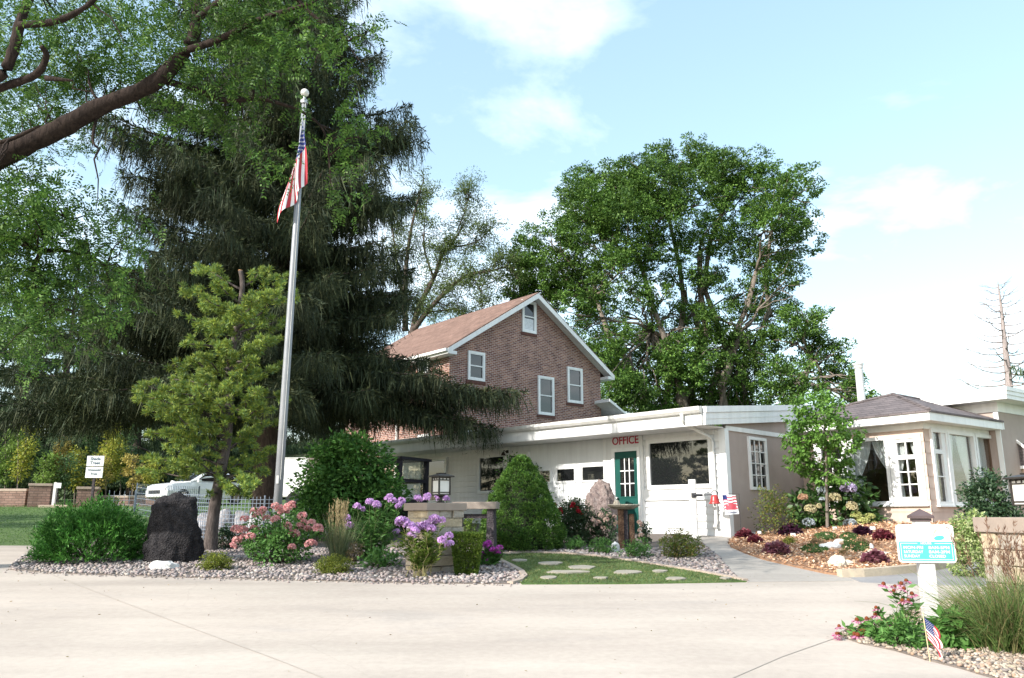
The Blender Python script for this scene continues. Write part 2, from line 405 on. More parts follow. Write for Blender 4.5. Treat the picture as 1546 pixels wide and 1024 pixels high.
V = leaves(pts, d_, RG.uniform(.03, .085, len(pts)), RG.uniform(.02, .045, len(pts)), up=(0, 0, 1))
o = fast('bark_mulch', V, qf(V), CHIP); tag(o, 'orange brown bark chips covering the bed by the tan sunroom', 'mulch'); struct(o, 'stuff')
spill = []
for (ax_, ay_), (bx_, by_) in zip(BEDF[:-1], BEDF[1:]):
    for _ in range(int(26 * math.hypot(bx_ - ax_, by_ - ay_))):
        f = random.random(); spill.append((ax_ + (bx_ - ax_) * f + random.gauss(0, .03), ay_ + (by_ - ay_) * f - abs(random.gauss(0, .10))))
peb('gravel', 'stray river rock pebbles spilled onto the edge of the drive', spill, .020, ROCK, .62, .018)
lf = [(random.uniform(-13, 9), random.uniform(5.5, 14)) for _ in range(520)]
lf = [p for p in lf if not inpoly(p, bed) and not inpoly(p, mulch)]
V = leaves([(x, y, G(x, y) + .024) for x, y in lf], RG.normal(size=(len(lf), 3)) * np.array([1, 1, .12]), RG.uniform(.015, .04, len(lf)), RG.uniform(.008, .018, len(lf)), up=(0, 0, 1))
o = fast('fallen_leaves', V, qf(V), island('fallen_leaf', [(.22, .15, .06), (.16, .17, .05), (.30, .22, .10), (.12, .09, .06)], tr=.1)); tag(o, 'small fallen leaves and grit scattered over the concrete drive', 'leaves'); struct(o, 'stuff')
# grass blades on the stepping-stone strip and on the lawn beyond the drive
def blades_on(name, label, pts, L, mat):
    n = len(pts); B = [(x, y, G(x, y) + .02) for x, y in pts]
    D = RG.normal(size=(n, 3)) * .45 + np.array([0, 0, 1])
    V, F = blades(B, D, RG.uniform(.6, 1.2, n) * L, .012, .4, 2)
    o = fast(name, V, F, mat); tag(o, label, 'grass'); return struct(o, 'stuff')
TURFM = island('turf_blade', [(.07, .115, .03), (.10, .15, .04), (.135, .18, .06), (.20, .20, .09)], tr=.25, clump=(.6, 1.2), cscale=2.2)
STONES = [(165,110,100,13),(330,126,140,19),(510,150,145,22),(430,176,250,16),(325,208,95,16),(760,178,170,20),(942,172,95,13),(615,210,85,9),(1030,214,120,14),(1310,211,66,10)]
spoly = []
for (a, b, w, h) in STONES:
    u, v = 740 + a / 3.681, 820 + b / 3.681
    spoly.append(gxy([(u + w / 7.362 * cos(k), v + h / 7.362 * sin(k)) for k in [j * pi / 5 + .3 for j in range(10)]]))
blades_on('turf_grass', 'short lawn grass growing between the flat stepping stones', scatter(turf, 17000, spoly), .055, TURFM)
lawnp = [(-26, 17.8), (-9.6, 17.5), (-9.0, 36.5), (-26, 37.2)]
blades_on('lawn_blades', 'mown lawn grass between the drive and the low brick wall', scatter(lawnp, 30000), .07, island('lawn_blade', [(.05, .12, .02), (.075, .16, .028), (.11, .20, .04)], tr=.3, clump=(.75, 1.15), cscale=1.2))
SLAB = solid('flagstone', (.33, .295, .24), (.25, .23, .19), scale=7, rough=.9, bmp=.3)
STL = ['small pale stepping stone nearest the cone shaped spruce', 'pointed oval stepping stone in the grass below the cone spruce', 'broad cream stepping stone nearest the rusty birdbath posts', 'long thin curved stepping stone, longest in the grass strip', 'small dull stepping stone at the front kerb, nearest the magenta flowers', 'wide tan stepping stone in the middle of the grass strip', 'narrow stepping stone behind the wide tan one, against the gravel edging', 'sliver of stepping stone half sunk in grass at the drive edge', 'flat stepping stone at the drive edge right of the wide tan one', 'last little stepping stone in the pointed tip of the grass strip']
for k, pl in enumerate(spoly):
    c = Vector((sum(p[0] for p in pl) / len(pl), sum(p[1] for p in pl) / len(pl)))
    pl = [(c.x + (p[0] - c.x) * random.uniform(.74, 1.14), c.y + (p[1] - c.y) * random.uniform(.74, 1.14)) for p in pl]
    tag(sheet('stepping_stone', pl, .052, SLAB, .3, .05), STL[k], 'stepping stone', 'stepping stones in the grass')
def edging(name, label, xy, w, h, mat, dz=.02):
    m = MB(); pts = [Vector(p) for p in xy]; L = []
    for i, p in enumerate(pts):
        t = (pts[min(i+1, len(pts)-1)] - pts[max(i-1, 0)]).normalized(); nn = Vector((-t.y, t.x)) * w / 2
        z = G(p.x, p.y) + dz
        L.append([(p.x-nn.x, p.y-nn.y, z-.05), (p.x-nn.x*.9, p.y-nn.y*.9, z+h), (p.x+nn.x*.9, p.y+nn.y*.9, z+h), (p.x+nn.x, p.y+nn.y, z-.05)])
    n = len(L)
    m.add([q for r in L for q in r], [(4*i+k, 4*i+k+1, 4*i+k+5, 4*i+k+4) for i in range(n-1) for k in range(3)] + [(0, 1, 2, 3), (4*n-1, 4*n-2, 4*n-3, 4*n-4)])
    return tag(m.build(name, mat), label, 'edging')
def dens2(xy, d):
    out = []
    for a, b in zip(xy[:-1], xy[1:]):
        a = Vector(a); b = Vector(b); k = max(1, int((b-a).length / d)); out += [tuple(a.lerp(b, j / k)) for j in range(k)]
    return out + [xy[-1]]
EDG = solid('edging_concrete', (.40, .32, .26), (.32, .26, .215), scale=6, rough=.9, bmp=.3)
edging('bed_edging', 'tan concrete edging between gravel and the stepping stone grass', dens2(BEDF[-7:] + TURFTOP[1:], .25), .10, .035, EDG)
edging('stone_curb', 'rough tan stone curb along the front of the mulch bed', dens2(gxy([(1268, 873), (1300, 872.5), (1340, 869.5), (1400, 863.5), (1455, 853), (1488, 841)]), .3), .17, .11, solid('curb_stone', (.50, .42, .31), (.38, .32, .25), scale=9, rough=.9, bmp=.5))
# ---------------------------------------------------------------- buildings
class Frame:
    """building frame: origin, local x runs away along the front wall, +y is outward of the front wall, -x outward of the side wall"""
    def __init__(s, o, xd):
        s.o = Vector((o[0], o[1], 0)); s.x = Vector((xd[0], xd[1])).normalized(); s.y = Vector((-s.x.y, s.x.x))
        s.rot = atan2(s.x.y, s.x.x)
    def hit(s, u, v, n, d):
        a, b = ray(u, v); dr = Vector((a, 1)); D = (d + n.dot(s.o.xy)) / n.dot(dr)
        p = Vector((a * D, D)) - s.o.xy
        return p.dot(s.x), p.dot(s.y), EYE + b * D
    def front(s, u, v, y=0): r = s.hit(u, v, s.y, y); return r[0], r[2]
    def side(s, u, v, x=0): r = s.hit(u, v, s.x, x); return r[1], r[2]
    def w(s, x, y, z): q = s.o.xy + s.x * x + s.y * y; return Vector((q.x, q.y, z))
def pb(m, k, a0, a1, z0, z1, o0, o1):
    """box on a wall plane: along, up, out of the wall"""
    return m.box(a0, a1, o0, o1, z0, z1) if k == 'f' else m.box(-o1, -o0, a0, a1, z0, z1)
WHITE = solid('white_paint', (.74, .74, .735), (.69, .69, .685), scale=1.7, rough=.55)
TRIMW = solid('white_trim', (.80, .80, .79), (.74, .74, .74), scale=3, rough=.45)
GUT = solid('gutter_white', (.72, .71, .68), (.62, .61, .58), scale=2.5, rough=.4)
def glass_dark(name, c, rough=.015):
    m, nt, bs = nodes_of(name); bs.inputs['Base Color'].default_value = (*c, 1); bs.inputs['Roughness'].default_value = rough
    bs.inputs['Specular IOR Level'].default_value = .8; bs.inputs['IOR'].default_value = 1.52
    g = N(nt, 'ShaderNodeNewGeometry'); n = N(nt, 'ShaderNodeTexNoise', Scale=.9, Detail=1); nt.links.new(g.outputs['Position'], n.inputs['Vector'])
    bump(nt, bs, n.outputs[0], .05, .05)
    return m
GLASS = glass_dark('window_glass', (.012, .013, .014))
def clear_glass():
    m = bpy.data.materials.new('clear_glass'); m.use_nodes = True; nt = m.node_tree; nt.nodes.remove(nt.nodes['Principled BSDF'])
    t = N(nt, 'ShaderNodeBsdfTransparent', Color=(.92, .94, .94, 1)); g = N(nt, 'ShaderNodeBsdfGlossy', Roughness=.01, Color=(1, 1, 1, 1)); lw = N(nt, 'ShaderNodeLayerWeight', Blend=.5); pw = N(nt, 'ShaderNodeMath', operation='POWER'); nt.links.new(lw.outputs['Facing'], pw.inputs[0]); pw.inputs[1].default_value = 4.5
    f = N(nt, 'ShaderNodeMath', operation='MULTIPLY_ADD'); nt.links.new(pw.outputs[0], f.inputs[0]); f.inputs[1].default_value = .8; f.inputs[2].default_value = .05
    x = N(nt, 'ShaderNodeMixShader'); nt.links.new(f.outputs[0], x.inputs[0]); nt.links.new(t.outputs[0], x.inputs[1]); nt.links.new(g.outputs[0], x.inputs[2])
    nt.links.new(x.outputs[0], nt.nodes['Material Output'].inputs[0]); return m
CLEAR = clear_glass()
def window(par, k, a0, a1, z0, z1, fw=.08, nx=1, nz=1, mun=.022, rail=0, glass=None, mat=None, sill=.0, dep=.05, label=None, back=.0, deep=None):
    """frame and glazing bars, with the pane as its child; a0..z1 is the outer edge of the frame"""
    a0, a1 = min(a0, a1), max(a0, a1); m = MB()
    o0 = -.02 if deep is None else deep
    pb(m, k, a0, a0 + fw, z0, z1, o0, dep); pb(m, k, a1 - fw, a1, z0, z1, o0, dep)
    pb(m, k, a0 + fw, a1 - fw, z1 - fw, z1, o0, dep - .002); pb(m, k, a0 + fw, a1 - fw, z0, z0 + fw, o0, dep - .002)
    if sill: pb(m, k, a0 - .03, a1 + .03, z0 - .035, z0 - .001, o0, dep + sill)
    i0, i1, j0, j1 = a0 + fw, a1 - fw, z0 + fw, z1 - fw
    for q in range(1, nx): c = i0 + (i1 - i0) * q / nx; pb(m, k, c - mun/2, c + mun/2, j0, j1, back + .004, back + .026)
    for q in range(1, nz): c = j0 + (j1 - j0) * q / nz; pb(m, k, i0, i1, c - mun/2, c + mun/2, back + .003, back + .024)
    if rail:
        c = j0 + (j1 - j0) * rail; pb(m, k, i0, i1, c - .025, c + .025, back + .002, dep - .012)
        s = .035
        pb(m, k, i0, i0 + s, j0, j1, back + .001, dep - .014); pb(m, k, i1 - s, i1, j0, j1, back + .001, dep - .014)
        pb(m, k, i0 + s, i1 - s, j1 - s, j1, back + .001, dep - .015); pb(m, k, i0 + s, i1 - s, j0, j0 + s, back + .001, dep - .015)
    w = m.build('window', mat or TRIMW, par)
    if label: w['label'] = label
    g = MB(); pb(g, k, i0, i1, j0, j1, back - .006, back + .002); g.build('pane', glass or GLASS, w)
    return w
def siding(m, k, a0, a1, z0, z1, pitch, lip, holes=()):
    """lap siding: each course leans out at its foot; holes are (a0,a1,z0,z1)"""
    zs = {z0, z1}; c = z0
    while c < z1: zs.add(c); c += pitch
    for h in holes: zs |= {min(max(h[2], z0), z1), min(max(h[3], z0), z1)}
    zs = sorted(zs); as_ = sorted({a0, a1} | {min(max(q, a0), a1) for h in holes for q in h[:2]})
    P3 = (lambda a, o, z: (a, o, z)) if k == 'f' else (lambda a, o, z: (-o, a, z))
    for z, y in zip(zs[:-1], zs[1:]):
        if y - z < 1e-4: continue
        r0 = ((z - z0) / pitch) % 1; r0 = 0 if r0 > .9999 else r0; r1 = r0 + (y - z) / pitch
        o0, o1 = lip * (1 - r0), lip * (1 - r1)
        for p, q in zip(as_[:-1], as_[1:]):
            cx, cz = (p + q) / 2, (z + y) / 2
            if any(h[0] < cx < h[1] and h[2] < cz < h[3] for h in holes): continue
            m.quad(P3(p, o0, z), P3(q, o0, z), P3(q, o1, y), P3(p, o1, y))
            if r0 == 0: m.quad(P3(p, 0, z), P3(q, 0, z), P3(q, o0, z), P3(p, o0, z))
def rev_text(m, s, size, cx, cz, out, k='f', bold=.0, sx=1.0, ext=.004):
    V, F = text_faces(s, size, ext, bold, sx=sx)
    if k == 'f': m.add([(cx - x, out + z, cz + y) for x, y, z in V], F)
    else: m.add([(-out - z, cx - x, cz + y) for x, y, z in V], F)
def groove_mat(name, c1, c2, pitch=.2, depth=.6):
    m, nt, bs = nodes_of(name); tcn = N(nt, 'ShaderNodeTexCoord'); sx = N(nt, 'ShaderNodeSeparateXYZ'); nt.links.new(tcn.outputs['Object'], sx.inputs[0])
    a = N(nt, 'ShaderNodeMath', operation='ADD'); nt.links.new(sx.outputs[0], a.inputs[0]); nt.links.new(sx.outputs[1], a.inputs[1])
    d = N(nt, 'ShaderNodeMath', operation='DIVIDE'); nt.links.new(a.outputs[0], d.inputs[0]); d.inputs[1].default_value = pitch
    f = N(nt, 'ShaderNodeMath', operation='FRACT'); nt.links.new(d.outputs[0], f.inputs[0])
    g = N(nt, 'ShaderNodeMath', operation='LESS_THAN'); nt.links.new(f.outputs[0], g.inputs[0]); g.inputs[1].default_value = .07
    n = N(nt, 'ShaderNodeTexNoise', Scale=3, Detail=6); nt.links.new(tcn.outputs['Object'], n.inputs['Vector'])
    col = ramp(nt, n.outputs[0], [(.3, c1), (.7, c2)])
    nt.links.new(col, bs.inputs['Base Color']); bs.inputs['Roughness'].default_value = .75; bs.inputs['Specular IOR Level'].default_value = .2
    iv = N(nt, 'ShaderNodeMath', operation='SUBTRACT'); iv.inputs[0].default_value = 1; nt.links.new(g.outputs[0], iv.inputs[1])
    bump(nt, bs, iv.outputs[0], depth, .012)
    return m
def brick_mat(name, c1, c2, mort, bw, rh, ms, mode, rough=.85, bmp=.5, extra=None):
    m, nt, bs = nodes_of(name); tcn = N(nt, 'ShaderNodeTexCoord'); sx = N(nt, 'ShaderNodeSeparateXYZ'); nt.links.new(tcn.outputs['Object'], sx.inputs[0])
    a = N(nt, 'ShaderNodeMath', operation='ADD'); nt.links.new(sx.outputs[0], a.inputs[0]); nt.links.new(sx.outputs[1], a.inputs[1])
    cbn = N(nt, 'ShaderNodeCombineXYZ')
    if mode == 'wall': nt.links.new(a.outputs[0], cbn.inputs[0]); nt.links.new(sx.outputs[2], cbn.inputs[1])
    elif mode == 'roofx': nt.links.new(sx.outputs[0], cbn.inputs[0]); nt.links.new(sx.outputs[1], cbn.inputs[1])
    else: nt.links.new(a.outputs[0], cbn.inputs[0]); nt.links.new(sx.outputs[2], cbn.inputs[1])
    b = N(nt, 'ShaderNodeTexBrick'); nt.links.new(cbn.outputs[0], b.inputs['Vector'])
    for kk, vv in (('Color1', (*c1, 1)), ('Color2', (*c2, 1)), ('Mortar', (*mort, 1)), ('Scale', 1), ('Mortar Size', ms), ('Mortar Smooth', .2), ('Bias', 0), ('Brick Width', bw), ('Row Height', rh)): b.inputs[kk].default_value = vv
    col = mulnoise(nt, b.outputs[0], 2.2, .8, 1.18, tcn.outputs['Object'], 6)
    col = mulnoise(nt, col, 30, .85, 1.15, tcn.outputs['Object'], 3)
    nt.links.new(col, bs.inputs['Base Color']); bs.inputs['Roughness'].default_value = rough; bs.inputs['Specular IOR Level'].default_value = .2
    iv = N(nt, 'ShaderNodeMath', operation='SUBTRACT'); iv.inputs[0].default_value = 1; nt.links.new(b.outputs[1], iv.inputs[1])
    bump(nt, bs, iv.outputs[0], bmp, .01)
    return m
# ---- white office ----
OF = Frame((4.9, 18.4), (-.696, .718))
zc = P(1100, 812, 18.4).z
office = thing('office_building', 'low white clapboard office with a green door, shed roof and OFFICE lettering', 'building', (4.9, 18.4, zc), OF.rot)
OZ = zc
def oz(z): return z - OZ
EO = 1.0; LEN = 12.7; SOF = oz(3.56)
def fpx(u, v, y=0): a, z = OF.front(u, v, y); return a, oz(z)
def spx(u, v, x=0): a, z = OF.side(u, v, x); return a, oz(z)
a_dr0, _ = fpx(975, 760); a_gl, _ = fpx(915, 720); a_gr, _ = fpx(766, 720)
m = MB()
siding(m, 'f', 0.0, a_dr0, -.3, SOF, .165, .03)
siding(m, 'f', a_gr, LEN, -.3, SOF, .165, .03)
m.box(0, LEN, -.12, -.003, -.4, SOF)
m.box(LEN - .12, LEN, -6, -.12, -.4, SOF + .6); m.box(0.0, LEN, -6.1, -6, -.4, SOF + .8)
m.build('front_wall', WHITE, office)
m = MB(); m.box(a_dr0, a_gl, -.002, .05, -.3, SOF)
m.build('entry_panel', WHITE, office)
m = MB(); m.box(a_gl, a_gr, -.002, .006, -.3, SOF)
pn = 4
for i in range(1, 5): zz = -.3 + i * .62; m.box(a_gl, a_gr, .0058, .010, zz - .004, zz + .004)
m.build('garage_door', solid('garage_white', (.74, .75, .76), (.68, .69, .70), scale=.8, rough=.5), office)
for q in ([(.005, .13, -.01, .045), (-.045, .005, -.12, .045)], [(a_gr - .1, a_gr + .12, .0, .06)], [(a_gl - .04, a_gl + .03, .03, .065)]):
    m = MB()
    for b in q: m.box(*b, -.3, SOF)
    m.build('corner_board', TRIMW, office)
# roof slab with gutter, fascia, soffit
SL = .10; RT = oz(3.975)
def rz(y): return RT + (EO - y) * SL
m = MB(); m.prism([(EO, rz(EO) - .06), (EO, rz(EO)), (-6.3, rz(-6.3)), (-6.3, rz(-6.3) - .06)], 0, -.06, LEN + .3)
m.build('roof', solid('flat_roof', (.30, .29, .28), (.22, .21, .21), scale=2, rough=.9), office)
m = MB(); m.box(-.05, LEN + .3, EO - .04, EO - .005, SOF + .0, rz(EO) - .062)
m.prism([(EO - .005, SOF + .001), (EO - .005, SOF + .03), (.02, SOF + .03), (.02, SOF + .001)], 0, 0, LEN + .3)
m.build('fascia', TRIMW, office)
m = MB()
prof = [(EO, rz(EO) - .15), (EO + .07, rz(EO) - .14), (EO + .12, rz(EO) - .08), (EO + .125, rz(EO) - .004), (EO + .105, rz(EO) - .004), (EO + .10, rz(EO) - .06), (EO + .06, rz(EO) - .12), (EO + .012, rz(EO) - .13), (EO + .012, rz(EO) + .006), (EO, rz(EO) + .006)]
m.prism(prof, 0, -.07, LEN + .32); m.prism(prof[:4] + [(EO, rz(EO) - .004)], 0, -.075, -.07)
m.build('gutter', GUT, office)
m = MB(); gx = .42
m.tube([(gx, EO + .06, rz(EO) - .12), (gx, EO + .06, rz(EO) - .26), (gx - .02, EO - .02, rz(EO) - .36), (gx - .12, .12, SOF - .18), (gx - .14, .075, SOF - .30), (gx - .14, .075, .35), (gx - .14, .16, .22)], .042, 10)
for zz in (.9, 1.9): m.box(gx - .19, gx - .09, .03, .12, zz, zz + .03)
m.build('downspout', GUT, office, smooth=True)
# rake boards on the side, three overlapping white boards
m = MB()
for i in range(3):
    h0, h1 = -.43 + i * .145, -.43 + (i + 1) * .145
    q = [(EO - .04, rz(EO) + h0 if i else SOF + .0), (EO - .04, rz(EO) + h1 - .004), (-6.3, rz(-6.3) + h1 - .004), (-6.3, rz(-6.3) + h0)]
    if i == 0: q = [(EO - .04, SOF), (EO - .04, rz(EO) + h1), (-6.3, rz(-6.3) + h1), (-6.3, rz(-6.3) + h0)]
    m.prism(q, 0, -.125 - .018 * (i == 2) - .01 * i, -.062)
m.build('rake_board', TRIMW, office)
TANG = groove_mat('tan_grooved_board', (.40, .325, .29), (.36, .29, .26))
m = MB(); m.box(0.003, .12, -6, -.13, -.4, rz(-3) - .3); m.build('side_wall', TANG, office)
ya, za = spx(1101, 646); yb, zb = spx(1188, 658)
m = MB(); m.box(-.03, .002, -6, -.046, za - .07, za + .035); m.box(-.05, .002, -3.2, -3.0, za + .034, rz(-3.1) - .38); m.build('belt_trim', TRIMW, office)
m = MB(); m.box(-.025, .002, -6, -.13, -.4, .10); m.build('foot_board', TRIMW, office)
a0, z1 = spx(1127.5, 659); a1, _ = spx(1157, 700); _, z0 = spx(1131, 739.5)
window(office, 's', a0, a1, z0, z1, .07, 3, 4)
# big window right of the door
a1, z1 = fpx(982.8, 669.2); a0, _ = fpx(1072.8, 700); _, z0 = fpx(1073.6, 730.5)
window(office, 'f', a0 - .10, a1 + .10, z0 - .10, z1 + .08, .10, dep=.09, back=.042, label='large picture window beside the green door')
m = MB(); m.box(a0 - .14, a1 + .22, .0, .055, z0 - .36, z0 - .101); m.build('window_apron', TRIMW, office); m = MB(); m.box(a0 - .14, a1 + .2, 0, .046, z1 + .081, SOF); m.build('window_header', TRIMW, office)
for (u0, u1, v0, v1) in ((878, 915, 703, 727), (840, 870, 706.5, 728.5), (809, 833, 709, 730), (783, 804, 711, 731)):
    a1, z1 = fpx(u0, v0); a0, z0 = fpx(u1, v1)
    window(office, 'f', a0, a1, z0, z1, .05, dep=.03, back=.012)
for (u0, u1, v0, v1, l) in ((724, 800, 688, 746, 'wide window half hidden by the cone shaped spruce'), (636, 677, 694, 760, 'tall window behind the lantern on the stone pillar')):
    a1, z1 = fpx(u0, v0); a0, _ = fpx(u1, v0); _, z0 = fpx(u0, v1)
    window(office, 'f', a0, a1, z0, z1, .09, dep=.09, back=.042, label=l)
# door
a1, z1 = fpx(928.5, 683, .05); a0, _ = fpx(962.5, 683, .05)
GRN = solid('green_door_paint', (.010, .080, .066), (.008, .066, .055), scale=3, rough=.35, spec=.5)
m = MB(); m.box(a0 - .09, a0 - .003, .05, .09, -.1, z1 + .09); m.box(a1 + .003, a1 + .09, .05, .09, -.1, z1 + .09); m.box(a0 - .003, a1 + .003, .05, .088, z1 + .003, z1 + .09); m.build('door_casing', TRIMW, office)
m = MB(); m.box(a0, a1, .02, .062, -.1, z1)
g0, gz1 = fpx(936.5, 692.5, .05); g1, gz0 = fpx(959.5, 749.5, .05)
for b in ((min(g0,g1)-.03, max(g0,g1)+.03, gz0-.03, gz0), (min(g0,g1)-.03, max(g0,g1)+.03, gz1, gz1+.03)): m.box(b[0], b[1], .0621, .074, b[2], b[3])
for s in (min(g0,g1)-.03, max(g0,g1)): m.box(s, s + .03, .0621, .073, gz0, gz1)
zb_ = gz0 - .12; m.box(a0 + .14, a1 - .14, .0621, .070, .12, zb_)
door = m.build('door', GRN, office)
m = MB(); lo, hi = min(g0, g1), max(g0, g1); m.box(lo, hi, .0625, .066, gz0, gz1); m.build('door_glass', GLASS, door)
m = MB()
for q in (1, 2): c = lo + (hi - lo) * q / 3; m.box(c - .012, c + .012, .0662, .078, gz0, gz1); c = gz0 + (gz1 - gz0) * q / 3; m.box(lo, hi, .0663, .076, c - .012, c + .012)
m.build('glazing_bar', TRIMW, door)
m = MB(); m.lathe([(.0, 0), (.02, 0), (.02, .03), (.032, .04), (.034, .06), (.02, .075), (0, .078)], 12); m.v = [(a1 - .07 + x, .062 + z, .92 + y) for x, y, z in m.v]; m.build('handle', solid('steel', (.55, .55, .53), (.48, .48, .47), rough=.3, metal=.9), door, smooth=True)
m = MB(); cx, cz = fpx(944, 665.5, .05); w_, _ = fpx(924.5, 665, .05)
V, F = text_faces('OFFICE', .27, .004, .004); wd = max(p[0] for p in V) - min(p[0] for p in V); k = (w_ - cx) * 2 / wd
m.add([(cx - x * k, .056 + z, cz + y * 1.05) for x, y, z in V], F); m.build('lettering', solid('red_letter', (.42, .015, .05), (.36, .015, .045), scale=3, rough=.5), office)
# ---- sunroom wing ----
SR = Frame((9.5, 18.4), (-.584, .811)); SZ = P(1407, 793, 18.4).z
sun = thing('sunroom', 'tan shingled sunroom with white framed windows and dark hip roof', 'building', (9.5, 18.4, SZ), SR.rot)
def rfx(u, v, y=0): a, z = SR.front(u, v, y); return a, z - SZ
def rsx(u, v, x=0): a, z = SR.side(u, v, x); return a, z - SZ
TAN = solid('tan_siding', (.56, .43, .36), (.51, .39, .33), scale=2.2, rough=.7, bmp=.08, bscale=40)
_, ftop = rfx(1405, 620, .35); fbot = ftop - .21; WT = fbot - .02
LX = 3.9; LY = -3.25
_, wz1 = rfx(1391, 655); _, wz0 = rfx(1391, 762)
def fr_(u0, u1): b, _ = rfx(u0, 700); a, _ = rfx(u1, 700); return a, b
wB = fr_(1345.5, 1395.5); wA = fr_(1284, 1344.5); wC = fr_(1232, 1282.5)
def sr_(u0, u1): a, _ = rsx(u0, 700); b, _ = rsx(u1, 700); return min(a, b), max(a, b)
_, sz1 = rsx(1409, 647.5); _, sz0 = rsx(1420, 763)
sA = sr_(1407.5, 1431.5); sB = sr_(1432, 1473); sC = sr_(1474, 1506)
hl = [(q[0] + .02, q[1] - .02, wz0 + .02, wz1 - .02) for q in (wA, wB, wC)]; hr = [(q[0] + .02, q[1] - .02, sz0 + .02, sz1 - .02) for q in (sA, sB, sC)]
m = MB(); siding(m, 'f', 0, LX, -.5, WT, .265, .014, hl); siding(m, 's', LY, 0, -.5, WT, .265, .014, hr)
m.build('wall', TAN, sun)
m = MB(); m.box(.3, LX, LY, -.3, -.1, -.05); m.box(LX, LX + .1, LY, 0, -.5, WT); m.box(0, LX, LY - .1, LY, -.5, WT)
m.build('room_lining', solid('room_wood', (.17, .10, .065), (.12, .07, .045), scale=2, rough=.6), sun)
for q, nx, nz, l in ((wA, 1, 1, 'wide sunroom window with tied white curtains'), (wB, 2, 0, 'casement window of eight small panes'), (wC, 2, 2, 'window behind the young tree')):
    w = window(sun, 'f', q[0], q[1], wz0, wz1, .085, 1, 1, glass=CLEAR, dep=.06, back=-.03, sill=.03, label=l, deep=-.06)
    if nz != 1:
        m = MB(); i0, i1, j0, j1 = q[0] + .085, q[1] - .085, wz0 + .085, wz1 - .085
        for s in (i0, i1 - .10): m.box(s, s + .10, -.026, .03, j0, j1)
        m.box(i0 + .1, i1 - .1, -.026, .028, j0, j0 + .09); m.box(i0 + .1, i1 - .1, -.026, .028, j1 - .08, j1); tr = j0 + (j1 - j0) * .70
        m.box(i0 + .1, i1 - .1, -.026, .026, tr - .05, tr + .05); c = (i0 + i1) / 2; m.box(c - .013, c + .013, -.022, .012, j0 + .09, j1 - .08)
        for f in (1/3, 2/3): zz = j0 + .09 + (tr - .05 - j0 - .09) * f; m.box(i0 + .1, i1 - .1, -.022, .01, zz - .013, zz + .013)
        m.build('glazing_bar', TRIMW, w)
for i, q in enumerate((sA, sB, sC)):
    w = window(sun, 's', q[0], q[1], sz0, sz1, .085, 1, 1, glass=CLEAR, dep=.06, back=-.03, sill=.03, deep=-.06)
    if i == 0:
        m = MB(); i0, i1, j0, j1 = q[0] + .085, q[1] - .085, sz0 + .085, sz1 - .085
        pb(m, 's', i0, i0 + .17, j0, j1, -.026, .03); pb(m, 's', i1 - .06, i1, j0, j1, -.026, .03); tr = j0 + (j1 - j0) * .72; pb(m, 's', i0 + .17, i1 - .06, tr - .05, tr + .05, -.026, .026); c = j0 + (j1 - j0) * .36; pb(m, 's', i0 + .17, i1 - .06, c - .014, c + .014, -.022, .01)
        m.build('glazing_bar', TRIMW, w)
OV = .35
m = MB()
m.box(-OV - .02, LX + .1, OV - .01, OV + .02, fbot, ftop); m.box(-OV - .02, -OV + .01, LY + .02, OV - .011, fbot, ftop)
m.box(-OV + .011, LX + .1, .0, OV - .011, fbot + .002, fbot + .02); m.box(-OV + .011, -.0, LY + .02, -.001, fbot + .002, fbot + .02)
m.box(-.025, LX, .002, .03, WT - .12, fbot); m.box(-.03, -.002, LY + .02, .001, WT - .12, fbot - .001)
m.box(-OV - .03, -.05, LY - .05, LY + .018, fbot + .01, ftop + .02)
m.build('fascia', TRIMW, sun)
SHG = brick_mat('grey_shingle', (.115, .098, .10), (.16, .135, .135), (.055, .048, .05), .32, .075, .006, 'roof', bmp=.6)
rx, ry = SR.front(1349, 596)[0], 0
D1 = 20.4
p = P(1349, 596, D1); q = p.xy - SR.o.xy; rx, ry, rzz = q.dot(SR.x), q.dot(SR.y), p.z - SZ
e0, e1 = ftop + .012, ftop - .03
c_ = [(-OV - .05, OV + .05), (LX + .3, OV + .05), (LX + .3, LY - 1.2), (-OV - .05, LY - .02)]
m = MB(); apx = (rx, ry, rzz); ap2 = (rx, LY - 1.2, rzz - .04)
T = [(x, y, e0) for x, y in c_]
m.quad(T[0], T[1], apx); m.quad(T[3], T[0], apx, ap2); m.quad(T[1], T[2], ap2, apx)
B_ = [(x, y, e1) for x, y in c_]
m.quad(T[0], T[1], B_[1], B_[0]); m.quad(T[3], T[0], B_[0], B_[3]); m.quad(*B_)
m.build('roof', SHG, sun)
m = MB(); m.tube([(-OV - .05, OV + .05, e0 + .012), (rx, ry, rzz + .014)], .045, 6); m.tube([(LX + .3, OV + .05, e0 + .012), (rx, ry, rzz + .014)], .045, 6); m.tube([apx, ap2], .045, 6)
m.build('ridge_cap', SHG, sun)
# taller flat roofed block behind the sunroom's right end
blk = thing('annex', 'tan flat roofed annex with stacked white fascia right of the sunroom', 'building', SR.w(-.28, LY, SZ), SR.rot)
pz1 = P(1534, 585, 19.6).z - SZ; pz0 = P(1536, 603, 19.6).z - SZ
m = MB(); m.box(0, 4.2, -5, -.01, -.6, pz0 - .25); m.build('wall', TANG, blk)
m = MB(); m.box(-.012, .1, -.02, .012, -.5, pz0 - .25); m.box(-.02, 4.1, -5, .0, pz0 - .245, pz0 - .003); m.build('frieze', TRIMW, blk)
m = MB()
h = (pz1 - pz0) / 3
for i in range(3):
    o_ = .45 + .022 * i; m.box(-o_, 6.5, -6, o_, pz0 + h * i + .002 * (i > 0), pz0 + h * (i + 1))
m.build('fascia', TRIMW, blk)
a0, z1 = SR.side(1534, 668, -.28); _, z0 = SR.side(1534, 700, -.28); a0 -= LY; z1 -= SZ; z0 -= SZ
